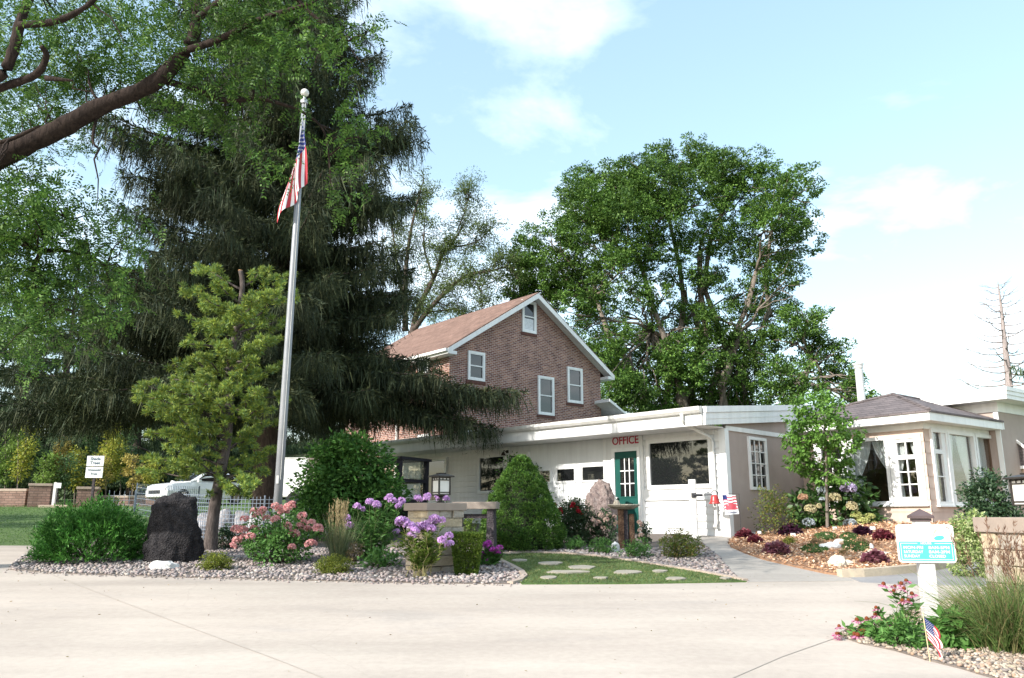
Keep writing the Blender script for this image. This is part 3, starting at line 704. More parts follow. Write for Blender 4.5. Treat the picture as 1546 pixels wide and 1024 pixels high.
m = MB(); m.prism([(0.0, z1), (-.55, z0), (-.55, z0 - .05), (0, z0 - .05)], 1, a0 - 2.2, a0 - .08); m.v = [(x, y, z) for x, y, z in m.v]
m.build('awning_roof', SHG, blk)
m = MB(); m.box(-.57, 0, a0 - 2.25, a0 - .03, z0 - .13, z0 - .052); m.prism([(-.001, z1 + .07), (-.58, z0 + .03), (-.58, z0 - .049), (-.001, z1 - .01)], 1, a0 - .079, a0 - .03); m.build('awning_trim', TRIMW, blk)
m = MB(); m.box(-.5, -.001, a0 - 2.15, a0 - .12, -.4, z0 - .131); m.build('entry_wall', TAN, blk)
# curtains behind the sunroom glass
CURT = island('curtain_cloth', [(.80, .80, .80)], tr=.45, rough=.8, clump=(.95, 1.02))
def curtain(k, ao, at, am, ab, z0, zm, z1, label):
    """ao outer edge; at/am/ab inner edge at top, tie and bottom"""
    na, nz = 26, 22; V = []
    for j in range(nz + 1):
        t = j / nz; z = z1 + (z0 - z1) * t; tm = (z1 - zm) / (z1 - z0)
        if t < tm: s = t / tm; inn = at + (am - at) * (s ** 1.6)
        else: s = (t - tm) / (1 - tm); inn = am + (ab - am) * sin(s * pi / 2)
        for i in range(na + 1):
            w = i / na; a = ao + (inn - ao) * w; o = -.13 + .018 * sin(w * 38 + t * 2) + .008 * sin(w * 90)
            V.append((a, o, z) if k == 'f' else (-o, a, z))
    m = MB(); m.add(V, [(j*(na+1)+i, j*(na+1)+i+1, (j+1)*(na+1)+i+1, (j+1)*(na+1)+i) for j in range(nz) for i in range(na)])
    o = m.build('curtain', CURT, None, smooth=True); o.location = (9.5, 18.4, SZ); o.rotation_euler = (0, 0, SR.rot)
    return tag(o, label, 'curtain', 'white tied curtains in the sunroom windows')
zt, zm_, zb2 = wz1 - .06, wz0 + (wz1 - wz0) * .45, wz0 + .04
A0, A1 = wA; curtain('f', A1 - .06, A0 + (A1-A0)*.50, A1 - .20, A1 - .30, zb2, zm_, zt, 'left white curtain swept back in the wide sunroom window')
curtain('f', A0 + .06, A0 + (A1-A0)*.47, A0 + .09, A0 + .16, zb2, zm_, zt, 'right white curtain swept back in the wide sunroom window')
B0, B1 = wB; curtain('f', B1 - .06, B0 + (B1-B0)*.55, B1 - .16, B1 - .2, zb2, zm_, zt, 'white curtain at the left of the eight pane casement')
curtain('f', B0 + .06, B0 + (B1-B0)*.45, B0 + .14, B0 + .18, zb2, zm_, zt, 'white curtain at the right of the eight pane casement')
zt, zm_, zb2 = sz1 - .06, sz0 + (sz1 - sz0) * .35, sz0 + .04
A0, A1 = sB; curtain('s', A1 - .05, A1 - (A1-A0)*.42, A1 - .24, A1 - .3, zb2, zm_, zt, 'left white curtain in the shaded side window of the sunroom')
curtain('s', A0 + .05, A0 + (A1-A0)*.42, A0 + .26, A0 + .3, zb2, zm_, zt, 'right white curtain in the shaded side window of the sunroom')
A0, A1 = sC; curtain('s', A1 - .05, A0 + (A1-A0)*.3, A0 + .35, A0 + .4, zb2, zm_, zt, 'white curtain in the narrow side window nearest the annex')
# flue
fp = P(1301, 606, 23.0); ft = P(1296, 549, 23.0)
flue = thing('flue_pipe', 'white metal flue pipe with a flared cap above the office roof', 'chimney', (fp.x, fp.y, fp.z - .6))
hh = ft.z - fp.z + .6; STL_ = solid('painted_metal', (.55, .55, .54), (.42, .41, .39), scale=5, rough=.4)
m = MB(); m.lathe([(.11, 0), (.11, hh - .2), (.104, hh - .19), (.104, hh - .12), (.11, hh - .1)], 24); m.build('pipe', STL_, flue, smooth=False)
m = MB(); m.lathe([(.113, hh - .16), (.13, hh - .12), (.13, hh - .06), (.15, hh - .05), (.15, hh), (.10, hh + .01), (.10, hh - .05)], 24); m.build('cap', STL_, flue)
# ---- brick house ----
BH = Frame((P(679, 520, 30).x, 30), (-.656, .755)); BZ = G(BH.o.x, 30) - .4
house = thing('brick_house', 'tall brick farmhouse with red shingle gable roof behind the office', 'house', (BH.o.x, 30, BZ), BH.rot)
def hs(u, v): a, z = BH.side(u, v); return a, z - BZ
def hf(u, v): a, z = BH.front(u, v); return a, z - BZ
BRK = brick_mat('house_brick', (.12, .036, .03), (.30, .145, .10), (.40, .34, .31), .215, .072, .011, 'wall', bmp=.4)
WY = -hs(906, 560)[0]; EZ = hs(679, 522)[1]; AY, AZ = hs(805, 449); AY = -WY / 2; HL = 8.0
m = MB(); m.prism([(0, -1), (0, EZ), (AY, AZ), (-WY, EZ), (-WY, -1)], 0, 0, HL); m.build('wall', BRK, house)
slp = (AZ - EZ) / (-AY); ov = .42; th = .16
RSH = brick_mat('red_shingle', (.16, .098, .076), (.205, .128, .10), (.105, .066, .054), .34, .14, .008, 'roofx', bmp=.5)
m = MB(); g = .48
def rf(y): return AZ + .10 - abs(y - AY) * slp
y0, y1 = ov, -WY - ov
m.prism([(y0, rf(y0)), (AY, rf(AY)), (y1, rf(y1)), (y1, rf(y1) - .05), (AY, rf(AY) - .05), (y0, rf(y0) - .05)], 0, -g, HL + g)
m.build('roof', RSH, house)
m = MB()
m.prism([(y0, rf(y0) - .052), (AY, rf(AY) - .052), (y1, rf(y1) - .052), (y1, rf(y1) - .25), (AY, rf(AY) - .27), (y0, rf(y0) - .25)], 0, -g - .015, -g + .03)
m.prism([(y0 - .03, rf(y0) - .09), (AY, rf(AY) - .09), (y1 + .03, rf(y1) - .09), (y1 + .03, rf(y1) - .115), (AY, rf(AY) - .115), (y0 - .03, rf(y0) - .115)], 0, -g + .031, -.003)
m.box(-g, HL + g, y0 - .03, y0 + .012, rf(y0) - .25, rf(y0) - .06); m.box(-g, HL + g, y1 - .012, y1 + .03, rf(y1) - .25, rf(y1) - .06)
m.box(-g + .031, HL, .0, y0 - .031, rf(y0) - .249, rf(y0) - .235); m.box(-g + .031, HL, y1 + .031, -WY, rf(y1) - .249, rf(y1) - .235)
m.box(-g, -.003, .0, y0 - .031, rf(y0) - .25, rf(y0) - .12); m.box(-g, -.003, y1 + .031, -WY, rf(y1) - .25, rf(y1) - .12)
m.build('fascia', TRIMW, house)
m = MB(); m.box(-g, HL + g, y0 + .014, y0 + .12, rf(y0) - .17, rf(y0) - .06); m.build('gutter', GUT, house)
BSK = solid('sill_brick', (.10, .045, .04), (.15, .07, .055), scale=9, rough=.85)
def hwin(pl, u0, u1, v0, v1, label, rail=.5):
    fn = hs if pl == 's' else hf
    uc, vc = (u0 + u1) / 2, (v0 + v1) / 2
    a0, _ = fn(u0, vc); a1, _ = fn(u1, vc); _, z1 = fn(uc, v0); _, z0 = fn(uc, v1); a0, a1 = min(a0, a1), max(a0, a1)
    w = window(house, pl, a0, a1, z0, z1, .085, dep=.07, back=.008, rail=rail, label=label, deep=-.01)
    m = MB(); n = max(4, int((a1 - a0 + .12) / .075)); st = (a1 - a0 + .12) / n
    for i in range(n): pb(m, pl, a0 - .06 + i * st + .005, a0 - .06 + (i + 1) * st - .005, z0 - .12, z0 - .004, -.01, .045)
    m.build('sill', BSK, w)
hwin('s', 705.5, 731, 531.5, 575, 'square upper window left on the brick gable')
w = hwin('s', 787.5, 808.5, 455, 503, 'small attic window at the gable peak with a lower blind')
hwin('s', 856, 878.5, 555.5, 609, 'upper window right on the brick gable')
hwin('s', 811.5, 835.5, 569, 627, 'stair landing window between floors')
hwin('s', 690, 717, 649, 700, 'lower window cut off by the office roof')
hwin('f', 633, 648.5, 537, 567, 'side window under the eave')
hwin('f', 632, 650, 656, 690, 'lower side window')
yy, zz = hs(798, 482); blind = MB(); a0, z1 = hs(790, 480); a1, z0 = hs(806, 500)
for i in range(9): zz = z0 + (z1 - z0) * i / 9; pb(blind, 's', min(a0, a1) + .04, max(a0, a1) - .04, zz, zz + .045, .012, .02)
blind.build('blind', solid('blind_white', (.72, .74, .78), scale=4), house)
m = MB(); sx_, sz_ = hf(601, 660); m.tube([(sx_, .08, rf(y0) - .2), (sx_, .08, 0)], .05, 8); m.build('downspout', GUT, house)
py, pz = hs(905, 618)
m = MB(); m.prism([(py + .3, pz + .35), (py - .9, pz - .25), (py - .9, pz - .34), (py + .3, pz + .22)], 0, -.9, 1.2); m.box(-.85, 1.2, py - .85, py - .02, -1, pz - .36)
m.build('porch', TRIMW, house)
# ---------------------------------------------------------------- trees
def bark(name, c1, c2, sc=6):
    if name in MATS: return MATS[name]
    m, nt, bs = nodes_of(name); g = N(nt, 'ShaderNodeNewGeometry'); mp = N(nt, 'ShaderNodeMapping'); mp.inputs['Scale'].default_value = (1, 1, .22); nt.links.new(g.outputs['Position'], mp.inputs[0])
    n = N(nt, 'ShaderNodeTexNoise', Scale=sc * 3, Detail=7, Roughness=.7, Distortion=.6); nt.links.new(mp.outputs[0], n.inputs['Vector'])
    nt.links.new(ramp(nt, n.outputs[0], [(.32, c1), (.66, c2)]), bs.inputs['Base Color']); bs.inputs['Roughness'].default_value = .95; bs.inputs['Specular IOR Level'].default_value = .1
    bump(nt, bs, n.outputs[0], .9, .03); MATS[name] = m; return m
BARK_D = bark('dark_bark', (.045, .035, .03), (.13, .10, .085))
BARK_G = bark('grey_bark', (.10, .085, .07), (.24, .20, .17))
BARK_R = bark('reddish_bark', (.10, .065, .05), (.27, .18, .14))
def wob(a, b, n, amt):
    a = Vector(a); b = Vector(b); L = (b - a).length
    out = [a]
    for i in range(1, n): out.append(a.lerp(b, i / n) + Vector((random.gauss(0, amt), random.gauss(0, amt), random.gauss(0, amt) + .6 * amt)) * L * sin(pi * i / n))
    return out + [b]
def smooth_path(pts, n=4):
    pts = [Vector(p) for p in pts]; out = []
    for i in range(len(pts) - 1):
        p0 = pts[max(i-1, 0)]; p1 = pts[i]; p2 = pts[i+1]; p3 = pts[min(i+2, len(pts)-1)]
        for k in range(n):
            t = k / n
            out.append(.5 * ((2*p1) + (p2-p0)*t + (2*p0-5*p1+4*p2-p3)*t*t + (3*p1-p0-3*p2+p3)*t**3))
    return out + [pts[-1]]
def taper(n, r0, r1): return [r0 + (r1 - r0) * i / (n - 1) for i in range(n)]
def crown_leaves(blobs, dens, L, sub=.42, aspect=.5, droop=.25, perclump=None):
    """blobs: (centre, radius). Leaf clumps on the shells of the blobs, thinner inside; leaves lie outward and flattish"""
    out = []
    for c, r in blobs:
        c = np.array(c); k = max(5, int(dens * r * r))
        d = rvec(k); d[:, 2] = d[:, 2] * .9 + .12
        cc = c + d * r * RG.uniform(.55, 1.0, (k, 1)) ** .6
        per = perclump or 26
        for j in range(k):
            s = sub * RG.uniform(.6, 1.25)
            q = nrm(RG.normal(size=(per, 3))) * np.array([1, 1, .62]) * s * RG.uniform(.25, 1, (per, 1)) ** .5
            dd = q / s + d[j] * .5 + RG.normal(size=(per, 3)) * .4 - np.array([0, 0, droop])
            nv = nrm(q / s * .75 + d[j] * .55 + np.array([0, 0, .45]))
            out.append(leaves(cc[j] + q, dd, RG.uniform(.7, 1.25, per) * L, RG.uniform(.8, 1.2, per) * L * aspect, up=nv))
    return np.concatenate(out)
def plantbase(u, v, D):
    p = P(u, v, D); return Vector((p.x, p.y, G(p.x, p.y)))
# ---- the big maple beyond the house, and the shorter one at its right
MAPLE = island('maple_leaf', [(.042, .095, .018), (.064, .138, .024), (.095, .185, .032), (.14, .24, .045)], tr=.22, clump=(.6, 1.25), cscale=.35)
def blobtree(name, label, cat, base, D, blobs, forks, mat, dens, L, trunk_r, sub=.5, jit=2.5, bk=BARK_G, limb_r=.16, group=None, per=26, bs_=1.0, lobed=True):
    t = thing(name, label, cat, base, group=group)
    B = []
    for (u, v, r) in blobs:
        d = D + random.uniform(-jit, jit); p = P(u, v, d); B.append((p, r * bs_ / ppm(p)))
    F = [(P(u, v, D + dd), rr) for (u, v, dd, rr) in forks]
    m = MB(); root = Vector(base) - Vector((0, 0, .2))
    for p, rr in F:
        pth = wob(root, p, 6, .035); m.tube(pth, taper(len(pth), trunk_r, rr), 8)
    for c, r in B:
        p, rr = min(F, key=lambda q: (q[0] - c).length + (2 if q[0].z > c.z else 0))
        pth = wob(p, c, 5, .05); m.tube(pth, taper(len(pth), min(rr, limb_r), .03), 6)
        for _ in range(5):
            e = c + Vector(rvec(1)[0]) * r * .85; pth2 = wob(pth[random.choice((2, 3, 4))], e, 4, .06); m.tube(pth2, taper(len(pth2), .05, .012), 5)
    m.build('trunk', bk, t, world=True, smooth=True)
    if lobed:   # every bough end carries several separate billows of leaves
        B2 = []
        for c, r in B:
            n0 = max(6, int(7 * r / 1.6)); dd = rvec(n0 + 2); dd[:, 2] = dd[:, 2] * .8 + .18
            for q in nrm(dd): B2.append((c + Vector(q) * r * random.uniform(.55, .82), r * random.uniform(.30, .50)))
        B = B2
    V = crown_leaves(B, dens, L, sub, perclump=per)
    fast('crown', V, qf(V), mat, t)
    return t
random.seed(21)
mb = plantbase(1045, 760, 46)
blobtree('maple_tree', 'huge round crowned green tree with several trunks behind the office', 'tree', mb, 46,
    [(868,322,52),(830,365,46),(905,300,52),(945,290,52),(985,272,50),(1010,258,42),(1050,256,44),(1090,258,44),(1130,270,42),(1170,285,42),(1203,290,36),(1213,330,32),(1200,375,38),(1160,345,44),(1110,320,48),(1055,310,50),(1000,325,50),(945,345,52),(895,365,50),(845,415,48),(815,450,30),(895,430,46),(945,400,40),(1005,385,36),(1150,400,40),(1185,425,34),(1120,375,34),(1060,365,34),(870,475,40),(925,470,34),(960,452,28),(1175,478,34),(1140,455,30),(1070,420,26),
     (1012,405,34),(1085,372,36),(1072,425,28),(990,440,28),(1125,455,30),(930,415,36),(860,440,40),(925,530,44),(960,560,50),(940,620,50),(985,640,46),(1030,640,50),(1085,640,50),(1135,640,46),(1040,530,40),(975,510,34),(1130,540,40),(1080,480,30),(1010,530,40),(1050,490,34),(1010,580,46),(1060,560,48),(1100,520,44),(1140,515,36),(1105,585,44),(1150,570,40),(920,590,40),(960,600,40),(1060,610,40),(895,510,36),(1020,470,26),(905,560,36),(1000,620,36),(1120,620,36)],
    [(985,500,0,.18),(968,400,-1,.13),(1047,470,1,.2),(1056,380,0,.16),(1100,300,1,.1),(1118,500,-1,.18),(1142,410,-1,.14),(900,450,1,.12),(1165,350,-1,.1),(1010,330,.5,.11)], MAPLE, 33, .16, .27, sub=.27, jit=3.0, limb_r=.09, per=30, bs_=1.10)
mb2 = plantbase(1215, 760, 43)
blobtree('maple_tree', 'shorter rounded green tree right of the huge one, behind the flue pipe', 'tree', mb2, 43,
    [(1210,470,34),(1232,500,32),(1200,515,34),(1258,535,26),(1272,565,28),(1235,550,38),(1195,570,40),(1255,595,34),(1290,590,26),(1306,612,20),(1215,605,40),(1170,600,30)],
    [(1195,580,0,.16),(1225,540,.5,.12)], MAPLE, 32, .16, .28, sub=.24, jit=1.8, limb_r=.1, per=30, bs_=1.05)
mb3 = plantbase(785, 760, 48)
blobtree('maple_tree', 'narrow green tree showing beside the roof peak of the brick house', 'tree', mb3, 49,
    [(782,385,24),(775,410,26),(800,400,26),(790,440,28),(770,445,18),(810,430,24),(800,470,26)], [(788,470,0,.12),(785,430,0,.08)], MAPLE, 36, .18, .25, sub=.24, jit=1.2, per=30, bs_=1.05)
# ---- thin locust behind the house
LOC2 = island('thin_locust_leaf', [(.08, .12, .035), (.11, .16, .05), (.15, .19, .06), (.07, .11, .04)], tr=.35, clump=(.75, 1.2), cscale=.5)
t = thing('locust_tree', 'thin open locust tree with forked limbs above the brick house roof', 'tree', plantbase(622, 760, 47))
m = MB(); sprays = []
def limb(pix, D, r0, r1, dz=0):
    k = len(pix); pth = smooth_path([P(u, v, D + dz * i / max(1, k - 1)) for i, (u, v) in enumerate(pix)]); m.tube(pth, taper(len(pth), r0, r1), 7); return pth
L0 = [limb([(625,760),(622,600),(622,500)], 47, .32, .24), limb([(622,505),(632,465),(655,420),(668,385),(678,375),(700,340)], 47, .2, .05, 1), limb([(625,498),(650,465),(685,430),(710,415),(745,408),(768,402)], 47, .18, .03, -1), limb([(640,472),(690,468),(705,480)], 47, .06, .02), limb([(612,500),(612,420),(622,340),(640,270)], 47.5, .2, .03, -1), limb([(610,470),(600,400),(590,330)], 47.5, .12, .03), limb([(655,420),(640,370),(645,300)], 47, .08, .02, 1), limb([(678,375),(720,365),(740,345)], 48, .06, .015), limb([(712,415),(725,440),(728,470)], 46.5, .05, .015), limb([(690,350),(705,310),(708,290)], 48, .05, .015)]
for pth in L0[1:]:
    for i in range(3, len(pth)):
        for _ in range(4):
            e = pth[i] + Vector(rvec(1)[0]) * random.uniform(.4, 1.7); e.z += .25
            m.tube(wob(pth[i], e, 3, .06), [.028, .02, .014, .008], 4, caps=False); sprays.append((e, .35))
            sprays.append((pth[i].lerp(e, .6), .3))
m.build('trunk', BARK_D, t, world=True, smooth=True)
V = crown_leaves(sprays, 55, .14, .34, aspect=.4, perclump=12); fast('crown', V, qf(V), LOC2, t)
# ---- spruces with hanging branchlets
SPR = island('spruce_needle', [(.020, .032, .016), (.030, .046, .021), (.046, .062, .026), (.062, .072, .030)], tr=.12, rough=.7, clump=(.6, 1.35), cscale=.5)
SPR2 = island('far_spruce_needle', [(.045, .075, .035), (.065, .10, .045), (.085, .125, .055)], tr=.15, rough=.7, clump=(.6, 1.3), cscale=.4)
def spruce(t, base, h, prof, zmin, nb, slen, mat, dens=1.0, trunk=.42, extra=(), sw=.05, asym=0):
    base = np.array(base); m = MB(); m.tube([tuple(base + np.array([random.gauss(0, .05), random.gauss(0, .05), h * q - .3 * (q == 0)])) for q in (0, .2, .4, .6, .8, 1)], [trunk, trunk*.8, trunk*.62, trunk*.45, trunk*.25, .03], 10)
    SB, SD, TB, TD = [], [], [], []
    br = []
    for i in range(nb):
        f = (i + .5) / nb; z = zmin + (h - zmin) * f ** 1.05; az = i * 2.39996 + random.uniform(-.3, .3)
        R = np.interp(z, [p[0] for p in prof], [p[1] for p in prof]) * random.uniform(.62, 1.1) * (1.0 - asym * cos(az))
        br.append((z, az, R, z / h))
    br += list(extra)
    for z, az, R, f in br:
        if R < .15: continue
        hd = np.array([cos(az), sin(az), 0]); n = 9; pts = []
        up = -.10 + .5 * f + random.uniform(-.13, .13)
        for k in range(n + 1):
            s = k / n; pts.append(base + hd * R * s + np.array([0, 0, z + R * (up * s - .42 * s * s * (1 - f * .6) + .30 * s ** 3)]))
        m.tube([tuple(p) for p in pts], taper(n + 1, .018 + .014 * R, .008), 5, caps=False)
        side = np.array([-hd[1], hd[0], 0]); pts = np.array(pts)
        ns = max(4, int(R * 5.2 * dens))
        for j in range(ns):
            s = .14 + .86 * (j + random.random()) / ns; x = s * n; i0 = min(int(x), n - 1); o = pts[i0] + (pts[i0+1] - pts[i0]) * (x - i0)
            for sg in (-1, 1):
                l = (.22 + .30 * R * (1 - s * .72)) * random.uniform(.5, 1.05)
                d = side * sg * .8 + hd * random.uniform(.35, .8) + np.array([0, 0, random.uniform(-.25, .08)]); d /= np.linalg.norm(d)
                k = max(2, int(l * 10 * dens)); q = (np.arange(k) + RG.random(k)) / k
                pp = o + d * (l * q)[:, None] - np.array([0, 0, 1]) * (.18 * l * q * q)[:, None]
                SB.append(pp); SD.append(np.tile(d, (k, 1))); TB.append(pp); TD.append(np.tile(d, (k, 1)))
        SB.append(pts[2:]); SD.append(np.tile(hd, (n - 1, 1)))
    SB = np.concatenate(SB); SD = np.concatenate(SD); n = len(SB); Vs = []
    ln = slen * RG.uniform(.35, 1.15, n)
    for k in range(2):
        d = np.array([0, 0, -1]) + SD * .22 + RG.normal(size=(n, 3)) * .20
        Vs.append(leaves(SB + RG.normal(size=(n, 3)) * .03, d, ln * RG.uniform(.5, 1, n), sw * .72 * RG.uniform(.6, 1.3, n), mid=.5))
    for k in range(6):
        q = RG.random((n, 1)); Vs.append(leaves(SB + RG.normal(size=(n, 3)) * .035 - np.array([0, 0, 1]) * ln[:, None] * q * .85, SD * .3 + RG.normal(size=(n, 3)) * .7 - np.array([0, 0, .55]), .10 * RG.uniform(.6, 1.3, n), sw * .5))
    for k in range(3): Vs.append(leaves(SB + RG.normal(size=(n, 3)) * .02, SD + RG.normal(size=(n, 3)) * .5 + np.array([0, 0, .1]), .18 * RG.uniform(.7, 1.3, n), .035))
    m.build('trunk', BARK_D, t, world=True, smooth=True)
    V = np.concatenate(Vs); fast('crown', V, qf(V), mat, t)
    return len(V) // 4
random.seed(5)
sb = plantbase(398, 800, 21.5)
t = thing('norway_spruce', 'enormous dark drooping spruce behind the flagpole', 'tree', sb)
# one long low bough reaches right, in front of the brick house
ex = [(4.75, atan2(-.05, 1), 6.6, .0), (4.5, .10, 5.9, .05), (4.1, -.12, 5.5, .02), (4.6, -.3, 4.9, .05), (4.2, .3, 4.8, .0), (5.1, .02, 4.4, .04), (4.45, -.02, 6.2, -.03)] + [(random.uniform(5.6, 11.5), random.uniform(-.5, .35), random.uniform(3.1, 3.9), .3) for _ in range(16)] + [(random.uniform(5, 11), pi + random.uniform(-.5, .4), random.uniform(3.6, 5.2), .25) for _ in range(12)] + [(4.4, 2.9, 6.2, .1), (4.2, 3.3, 6.6, .1), (5.2, 3.05, 6.4, .15), (4.0, 3.7, 6, .1), (6.2, 3.2, 6.0, .2), (3.6, -1.2, 4.0, .1), (3.9, -1.9, 4.2, .1), (4.4, -2.3, 4.6, .1)]
print('spruce leaves', spruce(t, sb, 19.5, [(0, 5), (3.5, 5.3), (5.5, 4.3), (7.5, 4.1), (9.5, 4.1), (11, 4.2), (12.5, 3.8), (14, 3.3), (16, 2.5), (19.5, .2)], 3.4, 165, .74, SPR, 1.2, .40, ex, sw=.032, asym=.16))
SPL = ['tall spruce far left behind the nursery saplings', 'dark spruce behind the nursery sign', 'spruce behind the white car', 'spruce between the white car and the white trailer', 'spruce just left of the brick house, behind the green shrub', 'spruce at the far left edge of the picture', 'tallest of the far spruces, behind the one at the nursery sign', 'far spruce rising between the nursery sign spruce and the white car', 'far tall spruce behind the slim yellow sapling', 'far spruce left of the enormous drooping spruce trunk']
g0_ = None
for i, (u, D, h, lab) in enumerate([(75, 44, 15, 0), (195, 50, 16, 1), (285, 54, 15, 2), (390, 56, 16, 3), (520, 52, 13, 4), (-70, 42, 15, 5), (130, 64, 19, 6), (250, 66, 19, 7), (10, 60, 18, 8), (345, 68, 19, 9)]):
    b = plantbase(u, 770, D)
    if g0_ is None:
        g0_ = thing('spruce_tree', SPL[lab], 'tree', b, group='spruces in the background'); spruce(g0_, b, 15, [(0, 4.4), (2, 4.8), (6, 3.8), (10, 2.5), (15, .1)], 1.6, 64, .75, SPR2, .62, .3, sw=.11)
    else: dup(g0_, b, i * 1.1, SPL[lab], h / 15)
# ---- dense far wood closing the view under the spruces
wd = []
for i in range(90):
    y = random.uniform(72, 84); x = random.uniform(-68, -2); wd.append((Vector((x, y, G(x, y) + random.uniform(0, 6.5) * random.random() + .5)), random.uniform(1.6, 2.6)))
V = crown_leaves(wd, 9, .5, .8, perclump=34); o = fast('woods', V, qf(V), SPR2); tag(o, 'dense dark green wood closing the view behind the nursery and spruces', 'woods'); struct(o, 'stuff')
# ---- nursery saplings
NL = [[(.28, .30, .04), (.38, .36, .055), (.22, .27, .04)], [(.15, .25, .045), (.20, .30, .06), (.12, .19, .04)], [(.36, .28, .07), (.28, .26, .065), (.42, .33, .09)], [(.09, .17, .06), (.12, .20, .08), (.075, .13, .05)]]
NM = [island('sapling_leaf_' + n_, c, tr=.35, clump=(.75, 1.2)) for n_, c in zip(('yellow', 'lime', 'gold', 'green'), NL)]
sapl = [(8,640,39,22,1,'bright green sapling at the left edge behind the low wall'),(27,642,38,13,0,'slim upright yellow sapling behind the low wall'),(48,665,40,17,3,'dull green sapling behind the first brick pillar'),(66,690,37.5,14,1,'short lime green sapling beside the first brick pillar'),(88,668,41,17,2,'tall gold tinged sapling between the two brick pillars'),(98,690,38,12,3,'dark green sapling left of the nursery sign'),(113,684,39,14,0,'yellow green sapling right behind the second brick pillar'),(120,650,42,17,3,'tall green sapling behind the nursery sign'),(160,640,40,20,0,'broad yellow sapling right of the nursery sign'),(182,645,41,18,3,'tall soft green sapling above the wire bin'),(200,692,38,10,2,'small orange gold sapling beside the white car'),(148,695,38.5,10,2,'small golden sapling close under the nursery sign'),(225,698,40,12,0,'olive yellow sapling in front of the white car bonnet')]
for u, vt, D, r, k, lab in sapl:
    b = plantbase(u, 755, D); pt = P(u, vt, D); t = thing('sapling', lab, 'tree', b, group='nursery saplings')
    m = MB(); m.tube([b + Vector((0, 0, -.1)), b.lerp(pt, .5) + Vector((.03, 0, 0)), pt], [.035, .025, .008], 6)
    z0 = b.z + 1.35 if vt < 680 else b.z + .9; rr = r / ppm(pt); bl = []
    nn = 7
    for j in range(nn):
        f = j / (nn - 1); c = Vector((b.x + random.gauss(0, .25) * rr, b.y + random.gauss(0, .25) * rr, z0 + (pt.z - z0) * f)); bl.append((c, rr * (1.0 - .62 * abs(f - .3)) * .8))
        for _ in range(3): m.tube([Vector((b.x, b.y, c.z - .2)), c + Vector(rvec(1)[0]) * rr * .5], [.012, .005], 4)
    m.build('trunk', BARK_G, t, world=True)
    V = crown_leaves(bl, 110, .13, .3, perclump=22); fast('crown', V, qf(V), NM[k], t)
# ---- the honey locust overhead
LOC = island('honey_locust_leaf', [(.028, .075, .012), (.044, .108, .017), (.07, .15, .024), (.11, .20, .036)], tr=.28, clump=(.62, 1.25), cscale=1.1)
hb = Vector((-10.5, 12.3, G(-10.5, 12.3)))
t = thing('honey_locust', 'feathery leaved shade tree overhanging the top left with a thick curved limb', 'tree', hb)
random.seed(33); m = MB()
DL = 9.2
def hl_(pix, r0, r1, d0=DL, d1=DL):
    k = len(pix); pth = smooth_path([P(u, v, d0 + (d1 - d0) * i / (k - 1)) for i, (u, v) in enumerate(pix)], 5); m.tube(pth, [q * random.uniform(.90, 1.12) for q in taper(len(pth), r0, r1)], 12); return pth
T0 = Vector((hb.x, hb.y, hb.z)); crotch = Vector((-10.0, 11.9, 3.9))
m.tube(smooth_path([T0 - Vector((0, 0, .2)), T0 + Vector((.05, 0, 1.5)), crotch, Vector((-10.6, 12.6, 6.5)), Vector((-11.2, 13.6, 10)), Vector((-11.6, 14.4, 13))], 5), taper(26, .38, .05), 12)
end0 = P(-40, 262, DL)
m.tube(smooth_path([crotch, Vector((-8.0, 10.6, 4.6)), end0], 5), taper(11, .22, .135), 12)
LB = [hl_([(-40,262),(20,228),(88,196),(150,162),(225,130),(262,98),(290,62),(298,20),(312,-50)], .135, .06, DL, 9.0),
      hl_([(250,122),(300,138),(340,152),(395,150),(450,165)], .05, .018, DL, 9.6), hl_([(275,78),(330,60),(390,30),(470,5)], .05, .02, 9.0, 8.4), hl_([(296,30),(350,-10),(420,-60)], .05, .03, 9, 8.6),
      hl_([(-50,150),(10,130),(55,112),(70,85),(62,70)], .055, .025, 8.6, 8.2), hl_([(-30,130),(5,110),(22,70),(30,35),(45,-5),(70,-60)], .07, .04, 8.4, 8.2), hl_([(30,38),(85,32),(130,10),(160,-20)], .045, .02, 8.2, 8), hl_([(70,118),(110,122)], .035, .012, 8.3, 8.2),
      hl_([(-60,330),(0,358),(40,362),(75,345),(100,330)], .055, .015, 9.6, 9.8), hl_([(20,362),(62,378),(90,378),(135,386),(160,402)], .04, .012, 9.6, 10), hl_([(62,380),(50,410),(55,440),(85,462),(110,470)], .03, .012, 9.7, 9.8), hl_([(-60,210),(0,215),(60,190)], .04, .015, 9, 8.8),
      hl_([(450,165),(490,200),(500,290)], .018, .008, 9.6, 9.7), hl_([(150,160),(140,210),(150,225)], .025, .008, DL, 9), hl_([(420,-30),(480,30),(520,60)], .03, .01, 8.6, 8.8)]
regions = [  # (u, v, ru, rv, fronds, depth) measured masses of foliage
    (60,40,110,75,260,9.7),(180,50,120,76,340,9.9),(340,45,120,70,360,9.5),(440,30,90,55,210,8.7),(520,80,36,60,50,8.9),(370,110,70,50,140,9.1),(150,105,90,40,170,9.9),(40,150,70,50,190,9.9),(230,165,60,24,60,9.9),(50,215,70,24,80,9.8),(120,222,60,18,26,9.7),(25,20,60,40,60,8.3),(200,20,60,30,60,8.5),(340,170,80,40,110,9.4),(505,190,36,60,110,9.5),(505,270,26,60,80,9.6),(390,225,36,36,20,9.6),
    (20,310,70,50,340,9.5),(100,320,66,30,150,9.8),(50,380,95,55,360,9.9),(140,385,60,55,140,10),(20,450,70,55,290,9.9),(110,450,75,40,150,10),(60,510,90,40,120,10.1),(150,480,50,40,50,10.2),(190,350,30,25,20,10),(490,120,40,40,40,9),(70,270,60,25,45,9.4)]
fr = []
